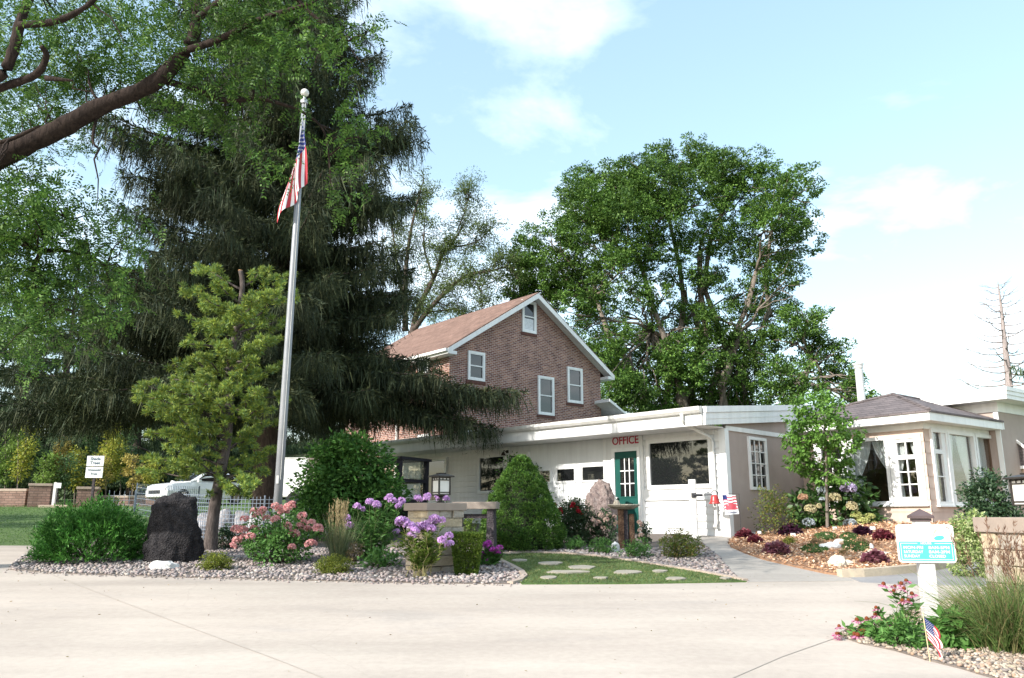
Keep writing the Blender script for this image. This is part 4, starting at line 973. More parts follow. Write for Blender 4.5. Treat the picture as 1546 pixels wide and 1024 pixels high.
for (u, v, ru, rv, n, d) in regions:
    for _ in range(max(2, n // 11)):
        a = random.uniform(0, 2 * pi); q = sqrt(random.random()); c = P(u + ru * q * cos(a), v + rv * q * sin(a), d + random.gauss(0, .45))
        for _ in range(13): fr.append(c + Vector((random.gauss(0, .17), random.gauss(0, .17), random.gauss(0, .10))))
def clear_of_pole(p):
    x = p.x / p.y; z = (p.z - EYE) / p.y   # keep the view to the flag open, as the pruned tree does
    return not (abs(x + .262) < .024 and .30 < z < .64)
fr = [p for p in fr if clear_of_pole(p)]
nvis = len(fr)
for _ in range(2700): fr.append(Vector((random.gauss(-12.4, 1.9), random.gauss(15.2, 1.8), random.uniform(9.8, 13.2))))  # unseen upper crown, placed so that its shade falls on the office wall
allp = [q for pth in LB for q in pth]
for _ in range(170):   # twigs from limbs to foliage
    e = random.choice(fr[:nvis]); p = min(allp, key=lambda q: (q - e).length_squared)
    if (p - e).length < 1.5: m.tube(wob(p, e, 4, .05), [.014, .011, .008, .006, .004], 5, caps=False)
m.build('trunk', bark('locust_bark', (.016, .012, .011), (.052, .038, .032)), t, world=True, smooth=True)
fr = np.array([tuple(p) for p in fr]); n = len(fr)
fr = fr + RG.normal(size=(n, 3)) * .05
ax = nrm(RG.normal(size=(n, 3)) * np.array([1, 1, .5]) + np.array([0, 0, -.45])); sd_ = nrm(np.cross(ax, nrm(RG.normal(size=(n, 3)) * .6 + np.array([0, 0, 1]))))
nf_ = nrm(np.cross(ax, sd_)); nf_ = nf_ * np.where(nf_[:, 2:3] < 0, -1, 1); Vs = []; Lr = RG.uniform(.16, .30, n)
for j in range(8):
    f = (j + .6) / 8
    for sg in (-1, 1):
        o = fr + ax * (Lr * f)[:, None] - np.array([0, 0, .06]) * f * f
        Vs.append(leaves(o, sd_ * sg * .9 + ax * .45 + RG.normal(size=(n, 3)) * .2, RG.uniform(.045, .075, n) * (1.1 - .4 * f), RG.uniform(.018, .028, n), up=nf_))
V = np.concatenate(Vs); fast('crown', V, qf(V), LOC, t)
print('locust', len(V) // 4)
# ---- the pruned pine by the flagpole
PINE = island('pine_needle', [(.13, .215, .055), (.19, .285, .055), (.27, .345, .055), (.35, .385, .065), (.13, .225, .10)], tr=.25, rough=.55, clump=(.75, 1.2), cscale=1.6)
PD = GP(318, 834).y + .1
t = thing('pine_tree', 'sparse yellow green pine with a leaning trunk and sawn off top', 'tree', GP(318, 834))
random.seed(9); m = MB()
tr_ = [(318,838),(320,800),(325,760),(334,710),(343,660),(346,610),(345,570),(352,520),(362,470),(366,430),(363,409)]
tp = smooth_path([P(u, v, PD) for u, v in tr_], 4); m.tube(tp, [.135 - .09 * (i / (len(tp) - 1)) ** .9 for i in range(len(tp))], 12)
stub = MB(); q = tp[-1]; stub.lathe([(.0, .001), (.046, .001), (.048, .012), (0, .016)], 12, (q.x, q.y, q.z))
tips = [(207,603,.2),(222,582,-.5),(232,612,-.6),(228,655,-.3),(250,590,-.9),(262,572,.5),(268,548,-.6),(250,630,.7),(280,520,-.8),(288,482,-.3),(278,440,.4),(300,408,.2),(310,450,-.6),(330,428,-.5),(395,408,.2),(430,418,.5),(442,446,.4),(410,445,-.7),(420,486,.5),(380,455,-.9),(350,470,-1),(320,490,-.9),(400,515,-.7),(420,512,.7),(340,520,-1.1),(305,540,-1),(380,545,-.9),(415,556,.3),(345,580,-1.1),(300,590,-1.1),(270,610,-1.1),(390,590,-.9),(420,598,.3),(330,610,-1),(415,640,.6),(400,620,-.6),(290,640,-.9),(255,655,-.7),(235,690,-.2),(262,700,-.6),(225,712,.3),(290,690,-.5),(410,680,.5),(350,742,-.6),(380,735,-.7),(400,715,.2),(372,750,-.4),(310,655,-.6),(370,650,.9),(385,690,.8),(300,560,.9),(330,465,.8),(390,480,.9),(270,670,.6)]
tc_ = []
for (u, v, dd) in tips:
    e = P(u, v, PD + dd); vs_ = min(v + random.uniform(15, 55), 720); p0 = min(tp, key=lambda q: abs(q.z - P(345, vs_, PD).z))
    pth = wob(p0, e, 5, .05); m.tube(pth, taper(6, .028, .008), 6)
    Lb = (e - p0).length; k = max(3, int(Lb / .115))
    for i in range(k):
        f = .34 + .66 * (i + .5) / k; x = f * 5; i0 = min(int(x), 4); o = pth[i0].lerp(pth[i0 + 1], x - i0)
        for _ in range(random.choice((1, 1, 2, 2))): tc_.append((np.array(o) + RG.normal(size=3) * np.array([.13, .13, .06]), np.array(e - p0) / Lb))
    tc_.append((np.array(e), np.array(e - p0) / Lb))
for (u, v) in ((338,660),(342,615),(347,560),(328,745),(338,700)): q = P(u, v, PD - .1); m.tube([q, q + Vector((-.10, -.10, .02))], [.03, .028], 8)
m.build('trunk', bark('pine_bark', (.045, .036, .033), (.14, .115, .105)), t, world=True, smooth=True); stub.build('cut_top', solid('cut_wood', (.62, .34, .17), (.52, .27, .13), scale=30), t, world=True)
Vs = []
for o, ax_ in tc_:
    k = 90; d = nrm(RG.normal(size=(k, 3)) + ax_ * .6 + np.array([0, 0, .6])); Vs.append(leaves(o + d * .01 + ax_ * RG.uniform(-.05, .06, (k, 1)), d, RG.uniform(.07, .13, k), .016))
V = np.concatenate(Vs); fast('crown', V, qf(V), PINE, t); print('pine', len(V) // 4)
# ---- young tree in the mulch bed
YL = island('young_tree_leaf', [(.10, .21, .035), (.135, .27, .048), (.18, .33, .065), (.08, .17, .03)], tr=.38, clump=(.8, 1.15), cscale=2)
yb = GP(1249, 801); t = thing('young_tree', 'slender young tree with bright green crown standing in the mulch bed', 'tree', yb)
random.seed(12); m = MB(); YD = yb.y; pth = smooth_path([yb - Vector((0, 0, .05)), P(1248, 740, YD), P(1247, 690, YD), P(1245, 650, YD), P(1243, 610, YD)], 4); m.tube(pth, taper(len(pth), .042, .008), 8)
bl = []
for (u, v, r) in [(1215,612,18),(1245,605,16),(1230,625,24),(1262,625,20),(1200,640,15),(1285,650,18),(1250,650,28),(1215,655,24),(1203,680,18),(1280,670,18),(1235,685,26),(1262,688,22),(1200,700,14),(1222,705,18),(1250,710,18),(1275,705,14),(1240,725,14),(1268,722,10),(1195,660,12),(1240,598,8)]:
    c = P(u, v, YD + random.uniform(-.4, .4)); bl.append((c, r / ppm(c)))
    s = min(pth[6:], key=lambda q: abs(q.z - c.z + .35)); m.tube(wob(s, c, 4, .05), taper(5, .014, .004), 5)
m.build('trunk', BARK_G, t, world=True, smooth=True)
V = crown_leaves(bl, 290, .105, .10, aspect=.6, perclump=10, droop=.7); fast('crown', V, qf(V), YL, t)
# ---- dead conifer at the far right and a green one at the frame edge
db = plantbase(1532, 760, 44); t = thing('dead_conifer', 'bare dead conifer with upswept grey branches at the far right', 'tree', db)
random.seed(4); m = MB(); dp = [P(u, v, 44) for u, v in ((1532,740),(1524,590),(1517,520),(1511,460),(1506,424))]; dp = smooth_path([db] + dp[1:], 5); m.tube(dp, taper(len(dp), .26, .015), 8)
zt_, zb_ = dp[-1].z, P(1524, 596, 44).z
for i in range(62):
    f = i / 61; z = zt_ - .25 - (zt_ - zb_ + 1.5) * f; p = min(dp, key=lambda q: abs(q.z - z)); p = Vector((p.x, p.y, z)); az = i * 2.4 + random.uniform(-.3, .3); R = (.45 + 3.0 * f ** .8) * random.uniform(.75, 1.1)
    pts = [p + Vector((cos(az) * R * s, sin(az) * R * s, R * (-.30 * s + .62 * s * s * (1 - .35 * f)))) for s in (0, .2, .4, .6, .8, 1)]
    m.tube(pts, taper(6, .032 + .03 * f, .012), 5, caps=False)
    for j in range(2, 6):
        for _ in range(2):
            d = Vector((cos(az) + random.gauss(0, .7), sin(az) + random.gauss(0, .7), .35)); m.tube([pts[j], pts[j] + d * random.uniform(.12, .4)], [.014, .007], 4, caps=False)
m.build('trunk', bark('weathered_wood', (.20, .17, .16), (.36, .31, .30)), t, world=True, smooth=True)
b = plantbase(1650, 760, 41); dup(g0_, b, 2.2, 'green conifer tips at the very right edge beside the dead tree', .80)
# trees that stand beside the camera, out of frame, and are seen only as reflections and shade
for (x, y, s, lab) in ((-25, 9.0, .62, 'spruce left of the drive, seen only mirrored in the office windows'), (-30, 16.5, .75, 'spruce beyond the lawn, seen only mirrored in the sunroom windows'), (-21, 19.5, .6, 'spruce shading the lawn edge at the left'), (-22.5, 24.5, .62, 'spruce farther up the left lawn, mirrored in the window by the cone spruce')):
    dup(g0_, (x, y, G(x, y)), x, lab, s)
# ---------------------------------------------------------------- garden plants
def patch(u0, u1, vt, vb, back=.7):
    """plant extents in the photo -> base point, radius, height in metres (centre set back from its front foot)"""
    f = GP((u0 + u1) / 2, vb); r = (u1 - u0) / 2 / ppm(f); c = gpt(f.x + f.x / f.y * r * back, f.y + r * back)
    r = (u1 - u0) / 2 / ppm(c); h = P((u0 + u1) / 2, vt, c.y).z - c.z
    return c, r, h
def lobes(c, r, h, k, fr=.34, zmin=.12, top=1.0):
    out = []
    for i in range(k):
        z = zmin + (top - zmin) * (i + .5) / k; a = i * 2.39996; q = sqrt(max(0, 1 - (max(0, (z - .35) / .65)) ** 2)) * (.78 if z < .2 else 1)
        R = r * (1 - fr) * q * random.uniform(.9, 1.06)
        out.append((Vector((c.x + R * cos(a), c.y + R * sin(a), c.z + h * z * (1 - fr * .35))), r * fr * random.uniform(.85, 1.15)))
    return out
def bush(name, label, cat, u0, u1, vt, vb, mat, L, dens, k=16, fr=.36, aspect=.5, sub=.5, per=24, group=None, stems=True, droop=.1, back=.7, top=1.0, bk=None):
    c, r, h = patch(u0, u1, vt, vb, back); t = thing(name, label, cat, c, group=group)
    B = lobes(c, r, h, k, fr, top=top) + [(c + Vector((0, 0, h * .42)), r * .55)]
    V = crown_leaves(B, dens, L, sub * r * fr, aspect, droop, per); V[:, 2] = np.maximum(V[:, 2], c.z + .01)
    if stems:
        m = MB()
        for p, rr in B[:10]: m.tube(wob(c + Vector((random.gauss(0, .05) * r, random.gauss(0, .05) * r, -.03)), p, 3, .05), [.014 * (1 + r), .009 * (1 + r), .004], 5)
        m.build('stem', bk or BARK_D, t, world=True)
    fast('foliage', V, qf(V), mat, t)
    return t, c, r, h
random.seed(101)
SHRUB = island('viburnum_leaf', [(.04, .11, .02), (.06, .15, .028), (.085, .20, .038), (.12, .25, .05)], tr=.3, clump=(.7, 1.2), cscale=1.5)
bush('large_shrub', 'big rounded green shrub between the flagpole and the black utility vehicle', 'shrub', 434, 608, 664, 822, SHRUB, .11, 95, 30, .36, sub=.55, per=34)
REDS = island('dark_shrub_leaf', [(.025, .055, .02), (.04, .075, .03), (.06, .06, .035), (.05, .09, .03)], tr=.25, clump=(.7, 1.2))
bush('window_shrub', 'soft leafy bush behind the cone spruce in front of the wide window', 'shrub', 738, 842, 690, 800, SHRUB, .08, 75, 14, .4, per=20)
# low spiky juniper: shoots fan up and out
JUN = island('juniper_needle', [(.03, .12, .016), (.048, .16, .022), (.07, .21, .03), (.10, .26, .045)], tr=.15, clump=(.65, 1.25), cscale=2.4)
c, r, h = patch(47, 226, 757, 856, .62); t = thing('juniper', 'wide spiky dark green juniper beside the black lava boulder', 'shrub', c)
n = 2300; d = rvec(n); d[:, 2] = np.abs(d[:, 2]) ** .8; d = nrm(d)
lump = 1 + .10 * np.sin(d[:, 0] * 7 + 1) * np.cos(d[:, 1] * 6) + .06 * np.sin(d[:, 0] * 17 + d[:, 2] * 9)
o = np.array(c) + d * np.array([r, r * .8, h]) * (RG.uniform(.55, .93, (n, 1))) * lump[:, None]; o[:, 2] = np.maximum(o[:, 2], c.z + .05)
Vs = []
sdir = nrm(d * np.array([1, 1, .6]) + np.array([0, 0, .55]) + RG.normal(size=(n, 3)) * .25)
for k in range(13):
    f = k / 13; oo = o + sdir * (.17 * f); dd = sdir * (.55 + .5 * f) + RG.normal(size=(n, 3)) * .42; Vs.append(leaves(oo, dd, RG.uniform(.045, .09, n), .016))
V = np.concatenate(Vs); m = MB()
for i in range(14): a = i * .45; m.tube([c, c + Vector((cos(a) * r * .7, sin(a) * r * .6, h * .5))], [.02, .006], 5)
m.build('stem', BARK_D, t, world=True); fast('foliage', V, qf(V), JUN, t)
# dwarf conical spruce
CONE = island('dwarf_spruce_needle', [(.034, .09, .015), (.055, .13, .02), (.085, .175, .028), (.115, .205, .036)], tr=.12, clump=(.68, 1.22), cscale=4)
c, r, h = patch(727, 847, 687, 836, .8); t = thing('dwarf_spruce', 'dense cone shaped dwarf spruce in front of the garage windows', 'conifer', c)
def cone_r(f): return np.interp(f, [0, .2, .5, .75, .92, 1], [.9, 1.0, .79, .50, .25, .05])
k = 800; f = RG.random(k) ** 1.25; a = RG.uniform(0, 2 * pi, k); Vs = []
for i in range(k):
    R = r * .93 * max(cone_r(f[i]), .05) * (1 + .055 * sin(a[i] * 3 + f[i] * 9) + random.gauss(0, .025)); q = np.array([c.x + cos(a[i]) * R, c.y + sin(a[i]) * R, c.z + .03 + h * .95 * f[i]]); od = np.array([cos(a[i]), sin(a[i]), .55]); s = r * .16 * random.uniform(.7, 1.25) * (.55 + .45 * (1 - f[i])); per = 62
    dd = nrm(RG.normal(size=(per, 3)) + od * 1.0); Vs.append(leaves(q + dd * s * RG.uniform(.45, 1, (per, 1)) * np.array([1, 1, .85]), dd + np.array([0, 0, .25]) + RG.normal(size=(per, 3)) * .3, .045, .019))
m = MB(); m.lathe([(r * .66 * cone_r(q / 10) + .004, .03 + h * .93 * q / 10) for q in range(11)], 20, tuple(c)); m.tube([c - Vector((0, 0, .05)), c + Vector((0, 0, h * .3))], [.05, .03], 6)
m.build('inner_core', solid('dark_inner_core', (.018, .03, .012), (.03, .035, .018), scale=12, rough=1), t, world=True)  # dark hull added inside to block see-through, plus a short trunk
V = np.concatenate(Vs); V[:, 2] = np.maximum(V[:, 2], c.z); fast('foliage', V, qf(V), CONE, t)
# golden mounds, clipped box, small shrubs
GOLD = island('golden_mound_leaf', [(.13, .16, .022), (.19, .22, .03), (.24, .26, .045), (.10, .14, .02)], tr=.3, clump=(.8, 1.15), cscale=5)
for u0, u1, vt, vb, l in ((297, 351, 840, 866, 'round yellow green mound below the pine, beside the white rock'), (471, 533, 843, 871, 'round yellow green mound in front of the ornamental grass')):
    bush('golden_shrub', l, 'shrub', u0, u1, vt, vb, GOLD, .026, 1000, 20, .34, aspect=.6, per=22, stems=True, group='golden mounds in the river rock')
BOX = island('boxwood_leaf', [(.09, .15, .022), (.13, .20, .03), (.18, .25, .045), (.06, .11, .018)], tr=.25, clump=(.75, 1.15), cscale=5)
c, r, h = patch(680, 729, 806, 872, .7); t = thing('clipped_boxwood', 'flat topped clipped bright green boxwood right of the stone pillar', 'shrub', c)
n = 12000; V0 = RG.uniform(-1, 1, (n, 3)); ax_ = RG.integers(0, 3, n); sg = RG.choice([-1, 1], n)
for i in range(3): V0[ax_ == i, i] = sg[ax_ == i] * RG.uniform(.82, 1.02, (ax_ == i).sum())
V0[V0[:, 2] < -.97, 2] = 0; w_ = (.62 + .38 * (V0[:, 2] * .5 + .5)) ; pos = np.array(c) + np.stack([V0[:, 0] * r * .95 * w_, V0[:, 1] * r * .8 * w_, (V0[:, 2] * .5 + .5) * h], 1)
V = leaves(pos, nrm(V0) + RG.normal(size=(n, 3)) * .55 + np.array([0, 0, .5]), .04, .024); m = MB()
for i in range(9): m.tube([c, c + Vector((random.gauss(0, r * .4), random.gauss(0, r * .4), h * .8))], [.01, .004], 5)
m.build('stem', BARK_D, t, world=True); fast('foliage', V, qf(V), BOX, t)
bush('small_shrub', 'small lime green shrub between the stone pillar and the cone spruce', 'shrub', 690, 722, 774, 822, BOX, .045, 330, 12, .42, per=18)
SPIR = island('spirea_leaf', [(.09, .14, .024), (.13, .18, .034), (.18, .20, .04), (.20, .13, .04), (.07, .12, .024)], tr=.3, clump=(.78, 1.15), cscale=3)
bush('spirea', 'rounded olive green spirea at the end of the walkway by the bell post', 'shrub', 993, 1064, 803, 847, SPIR, .04, 420, 18, .36, per=20)
MNT = island('perennial_leaf', [(.06, .15, .032), (.09, .205, .045), (.125, .255, .062)], tr=.3, clump=(.75, 1.15), cscale=3)
for u0, u1, vt, vb, l in ((848, 886, 814, 834, 'first small green mound left, right of the cone spruce'), (886, 931, 817, 839, 'green mound in front of the red rose bush'), (934, 991, 820, 846, 'grey green mound at the feet of the rusty birdbath')):
    bush('low_perennial', l, 'plant', u0, u1, vt, vb, MNT, .04, 420, 14, .36, per=18, group='low green mounds along the gravel')
def atbush(name, label, cat, u, v, ru, hv, D, mat, L, dens, **kw):
    """bush centred at a given depth instead of a visible foot"""
    p = P(u, v, D); c = Vector((p.x, p.y, p.z)); k = ppm(p); r = ru / k; h = hv / k
    t = thing(name, label, cat, c)
    B = lobes(c, r, h, kw.get('k', 16), .38) + [(c + Vector((0, 0, h * .4)), r * .5)]
    V = crown_leaves(B, dens, L, .5 * r * .38, kw.get('aspect', .5), .1, kw.get('per', 20))
    m = MB()
    for q, rr in B[:8]: m.tube(wob(c + Vector((0, 0, -.05)), q, 3, .05), [.014, .01, .004], 5)
    m.build('stem', BARK_D, t, world=True); fast('foliage', V, qf(V), mat, t); return t
# yellow green open shrub by the tan wall, heathery base
print('os', GP(1170, 806), GP(1117, 808)); atbush('open_shrub', 'loose olive and red tinged shrub against the tan wall by the small flag', 'shrub', 1169, 806, 35, 72, min(18.3, GP(1170, 806).y), SPIR, .05, 170, k=20, per=16)
DRY = island('dry_leaf', [(.28, .20, .11), (.22, .17, .08), (.16, .14, .06)], tr=.25)
GRNB = island('big_hydrangea_leaf', [(.035, .085, .022), (.055, .12, .03), (.075, .155, .04), (.11, .19, .06)], tr=.28, clump=(.75, 1.15), cscale=3, rough=.42, spec=.4)
EVD = island('dark_evergreen_leaf', [(.022, .05, .024), (.035, .075, .032), (.055, .10, .045), (.07, .12, .055)], tr=.2, clump=(.7, 1.2), cscale=3, rough=.4)
SD_ = 12.5
def on_ground(u, D): x = ray(u, 700)[0] * D; return G(x, D)
def vg(u, D):  # photo row of the ground at column u, depth D
    x = (u - CX) / FP; g = on_ground(u, D); lo, hi = 600, 1100
    for _ in range(40):
        md = (lo + hi) / 2
        if P(u, md, D).z > g: lo = md
        else: hi = md
    return lo
D = 14.2; vb = vg(1503, D); atbush('evergreen_bush', 'dark glossy bush under the shaded sunroom window', 'shrub', 1505, vb, 46, vb - 706, D, EVD, .07, 330, k=26)
VARI = island('variegated_leaf', [(.22, .32, .09), (.40, .46, .19), (.55, .57, .32), (.14, .23, .06)], tr=.3, clump=(.8, 1.1), cscale=4)
D = 12.4; vb = vg(1478, D); atbush('variegated_shrub', 'cream and green variegated shrub behind the golden stone pillar', 'shrub', 1478, vb, 42, vb - 775, D, VARI, .05, 480, k=28)
# ---- flower heads
def head_mesh(name, r, n, mat, petal, flat=.75):
    d = rvec(n); d[:, 2] = np.abs(d[:, 2]) * 1.0 - .25; d = nrm(d); c = d * r * RG.uniform(.8, 1.0, (n, 1)) * np.array([1, 1, flat]); Vs = []
    t1 = nrm(np.cross(d, rvec(n))); t2 = np.cross(d, t1)
    for k in range(5): a = 2 * pi * k / 5; dd = t1 * cos(a) + t2 * sin(a) + d * .35; Vs.append(leaves(c, dd, petal * RG.uniform(.85, 1.15, n), petal * .8, up=None, mid=.6))
    V = np.concatenate(Vs); o = fast(name, V, qf(V), mat); me = o.data; bpy.data.objects.remove(o); return me
def heads(t, pts, meshes, label=None, smin=.85, smax=1.2, name='flower_head'):
    org = parent_origin(t)
    for i, p in enumerate(pts):
        o = link(name, random.choice(meshes), t); o.location = Vector(p) - org; s = random.uniform(smin, smax); o.scale = (s, s, s * random.uniform(.85, 1.15)); o.rotation_euler = (random.gauss(0, .25), random.gauss(0, .25), random.uniform(0, 6))
def zoompts(lst, sc, ox, oy): return [(ox + a / sc, oy + b / sc) for a, b in lst]
def stemmed(t, base, tops, mat_stem, leafmat, leafL, leafW, nleaf, spread=.1, name='stem', bend=.06, r=.005, lo=.12):
    """stems from the crown of the plant to each head, with leaves along them"""
    m = MB(); Cs, Ds = [], []
    for p in tops:
        b = Vector(base) + Vector((random.gauss(0, spread), random.gauss(0, spread), 0)); b.z = G(b.x, b.y) + .02
        pth = wob(b, p, 5, bend * .5); m.tube(pth, taper(6, r, r * .6), 5)
        for _ in range(nleaf):
            x = random.uniform(lo, .95) * 5; i0 = min(int(x), 4); q = pth[i0].lerp(pth[i0+1], x - i0); a = random.uniform(0, 2 * pi); Cs.append(tuple(q)); Ds.append((cos(a), sin(a), random.uniform(.1, .7)))
    m.build(name, mat_stem, t, world=True)
    V = leaves(np.array(Cs), np.array(Ds), RG.uniform(.7, 1.2, len(Cs)) * leafL, leafW, up=(0, 0, 1)); fast('foliage', V, qf(V), leafmat, t)
STEM = solid('green_stem', (.09, .13, .04), (.14, .16, .06), scale=12, rough=.7)
STRAW = solid('straw_stem', (.36, .30, .14), (.28, .26, .11), scale=12, rough=.8)
PINK = island('pink_petal', [(.68, .31, .32), (.74, .40, .39), (.62, .24, .27), (.78, .56, .50)], tr=.3, clump=(.85, 1.1), cscale=6)
PHLX = island('phlox_petal', [(.60, .34, .66), (.68, .42, .74), (.52, .27, .60), (.74, .54, .78)], tr=.3, clump=(.85, 1.1), cscale=6)
MAG = island('magenta_petal', [(.56, .08, .46), (.64, .14, .54), (.46, .05, .38)], tr=.3, clump=(.85, 1.1), cscale=6)
hp = [head_mesh('flower_head', .075, 46, PINK, .030) for _ in range(3)]; hx = [head_mesh('flower_head', .064, 30, PHLX, .034) for _ in range(3)]; hm = [head_mesh('flower_head', .07, 40, MAG, .030) for _ in range(2)]
# pink panicle hydrangea
c, r, h = patch(355, 480, 770, 857, .55)
t, c, r, h = bush('hydrangea', 'pink flowering hydrangea bush in front of the flagpole', 'shrub', 357, 478, 775, 857, MNT, .075, 150, 22, .36, per=18, back=.55, top=.92)
pts = zoompts([(198,692),(240,662),(268,670),(292,690),(328,636),(328,695),(365,662),(390,642),(397,630),(378,725),(160,740),(190,742),(195,770),(222,768),(148,808),(165,785),(318,765),(305,770),(410,755),(445,680),(452,705),(435,725),(470,735),(485,710),(512,735),(478,798),(400,815),(240,735),(275,655),(490,800),(250,680),(350,650)], 2.845, 300, 540)
heads(t, [P(u, v, c.y + random.uniform(-.75, -.1) * r) for u, v in pts], hp, smin=.8, smax=1.25)
# phlox
def phlox(label, pix, zs, zo, basepx, meshes, straw=False, dd=.35, nl=26, sm=(.85, 1.25), d0=-.05):
    b = GP(*basepx); t = thing('phlox', label, 'flowering plant', b, group='phlox in flower')
    pts = [P(u, v, b.y + random.uniform(d0, dd)) for u, v in zoompts(pix, zs, *zo)]
    heads(t, pts, meshes, smin=sm[0], smax=sm[1])
    extra = [Vector((b.x + random.gauss(0, .22), b.y + random.uniform(min(0, d0), dd), b.z + random.uniform(.35, .8) * (pts[0].z - b.z))) for _ in range(16)]
    stemmed(t, b + Vector((0, .12 if dd > 0 else -.08, 0)), pts + extra, STRAW if straw else STEM, BOX if straw else MNT, .12, .030, int(nl * 1.7), .10, lo=.30 if straw else .12); return t
phlox('tall lilac phlox left of the stone pillar', [(680,640),(700,650),(745,625),(735,620),(820,598),(832,615),(858,640),(872,615),(862,632),(635,690),(648,722),(848,750),(812,605),(765,632)], 2.845, (300, 540), (560, 850), hx, dd=.6, nl=30)
phlox('leggy lilac phlox with straw coloured stems in front of the stone pillar', [(885,710),(905,722),(940,728),(965,725),(1000,735),(1012,695),(1040,700),(1000,712),(915,765),(1045,785),(1075,765),(1076,802),(985,722),(930,742),(868,705)], 2.845, (300, 540), (637, 873), hx, True, dd=-.02, nl=22, d0=-.28)
phlox('short magenta phlox right of the clipped boxwood', [(525,745),(550,757),(580,770),(600,758),(605,797),(505,800),(525,825),(590,785),(560,770),(535,740)], 3.657, (590, 620), (736, 858), hm, dd=.25, nl=26, sm=(.75, 1.0))
b_ = P(662, 758, 14.3); b_ = gpt(b_.x, b_.y); t = thing('phlox', 'lilac phlox showing over the cap of the stone pillar', 'flowering plant', b_, group='phlox in flower')
pts = [P(u, v, 14.2 + random.uniform(0, .3)) for u, v in zoompts([(600,775),(725,760),(715,790),(860,772),(950,785),(930,760),(975,800),(620,800),(880,795)], 8.53, 560, 660)]
heads(t, pts, hx, smin=.75, smax=1.0); stemmed(t, b_, pts, STEM, MNT, .09, .024, 20, .2)
# red roses left of the brown boulder
RED = island('red_petal', [(.34, .008, .02), (.46, .015, .03), (.25, .006, .015)], tr=.2, clump=(.8, 1.1)); hr_ = [head_mesh('flower_head', .038, 20, RED, .028) for _ in range(2)]
t, c, r, h = bush('rose_bush', 'dark leaved rose bush with red flowers beside the brown boulder', 'shrub', 832, 905, 754, 826, REDS, .05, 420, 26, .38, per=26)
heads(t, [P(u, v, c.y - random.uniform(.3, .9) * r) for u, v in zoompts([(60,522),(95,545),(80,560),(158,530),(170,545),(185,540),(205,565),(215,575),(195,555),(165,515),(45,520),(100,560)], 3.656, 820, 620)], hr_, smin=.8, smax=1.2)
PALEF = island('pale_pink_petal', [(.62, .42, .38), (.66, .52, .44), (.52, .30, .30), (.60, .56, .40)], tr=.3); hq = [head_mesh('flower_head', .055, 34, PALEF, .026) for _ in range(2)]
t, c, r, h = bush('hydrangea', 'small hydrangea with faded pink heads behind the birdbath posts', 'shrub', 890, 938, 768, 826, EVD, .06, 210, 16, .38, per=18)
heads(t, [P(u, v, c.y - random.uniform(.4, .95) * r) for u, v in zoompts([(130,560),(190,590),(300,555),(240,500),(330,490),(430,600),(260,660),(400,520),(160,620)], 8.53, 880, 720)], hq)
t, c, r, h = bush('hydrangea', 'small pink flowering bush right of the birdbath, below the green door', 'shrub', 962, 985, 785, 824, EVD, .05, 240, 10, .4, per=16)
heads(t, [P(u, v, c.y - random.uniform(.3, .9) * r) for u, v in zoompts([(740,600),(720,580),(760,620),(730,690),(750,750)], 8.53, 880, 720)], hq, smin=.7, smax=1)
# big leaved hydrangea by the sunroom
HY = []
for nm, cs in (('cream', [(.48, .42, .24), (.56, .50, .32), (.42, .36, .20)]), ('blue_white', [(.42, .47, .52), (.52, .55, .58), (.36, .42, .44)]), ('lavender', [(.50, .42, .62), (.58, .50, .66), (.44, .36, .56)]), ('lime', [(.40, .42, .15), (.48, .48, .20), (.34, .36, .12)]), ('rust', [(.46, .26, .17), (.50, .32, .20)])):
    HY.append([head_mesh('flower_head', .135, 90, island('hydrangea_petal_' + nm, cs, tr=.25, clump=(.85, 1.1), cscale=6), .038, .85)])
hyc = GP(1258, 800); hyc = gpt(hyc.x, hyc.y + .65); t = thing('hydrangea', 'big leaved hydrangea with blue, cream and lime heads under the sunroom window', 'shrub', hyc)
random.seed(44)
Bq = []
for (u, v, rr) in [(1215,770,22),(1230,750,20),(1260,745,22),(1285,750,22),(1300,765,22),(1225,785,20),(1255,780,24),(1290,785,22),(1315,790,16),(1270,725,16),(1295,735,14),(1208,790,14),(1320,775,14)]:
    c = P(u, v, hyc.y + random.uniform(-.3, .2)); Bq.append((c, rr / ppm(c)))
V = crown_leaves(Bq, 210, .17, .16, .62, .3, 7); V[:, 2] = np.maximum(V[:, 2], hyc.z - .05); m = MB()
for c, rr in Bq: m.tube(wob(hyc, c, 3, .05), [.012, .01, .006], 5)
m.build('stem', STEM, t, world=True); fast('foliage', V, qf(V), GRNB, t)
for k, (a, b, s) in ((4, (755,135,.85)), (0, (825,240,1)), (1, (810,370,1.0)), (0, (1050,145,1.15)), (2, (1180,50,1.35)), (0, (1212,225,1.05)), (1, (1195,372,1.05)), (3, (1250,300,.9)), (3, (1310,345,1.2)), (3, (1382,312,.85)), (3, (1415,392,.8)), (1, (925,62,.75)), (1, (935,150,.5)), (0, (905,215,.5))):
    heads(t, [P(1090 + a / 6.184, 730 + b / 6.184, hyc.y - .62)], HY[k], smin=s * .95, smax=s * 1.0)
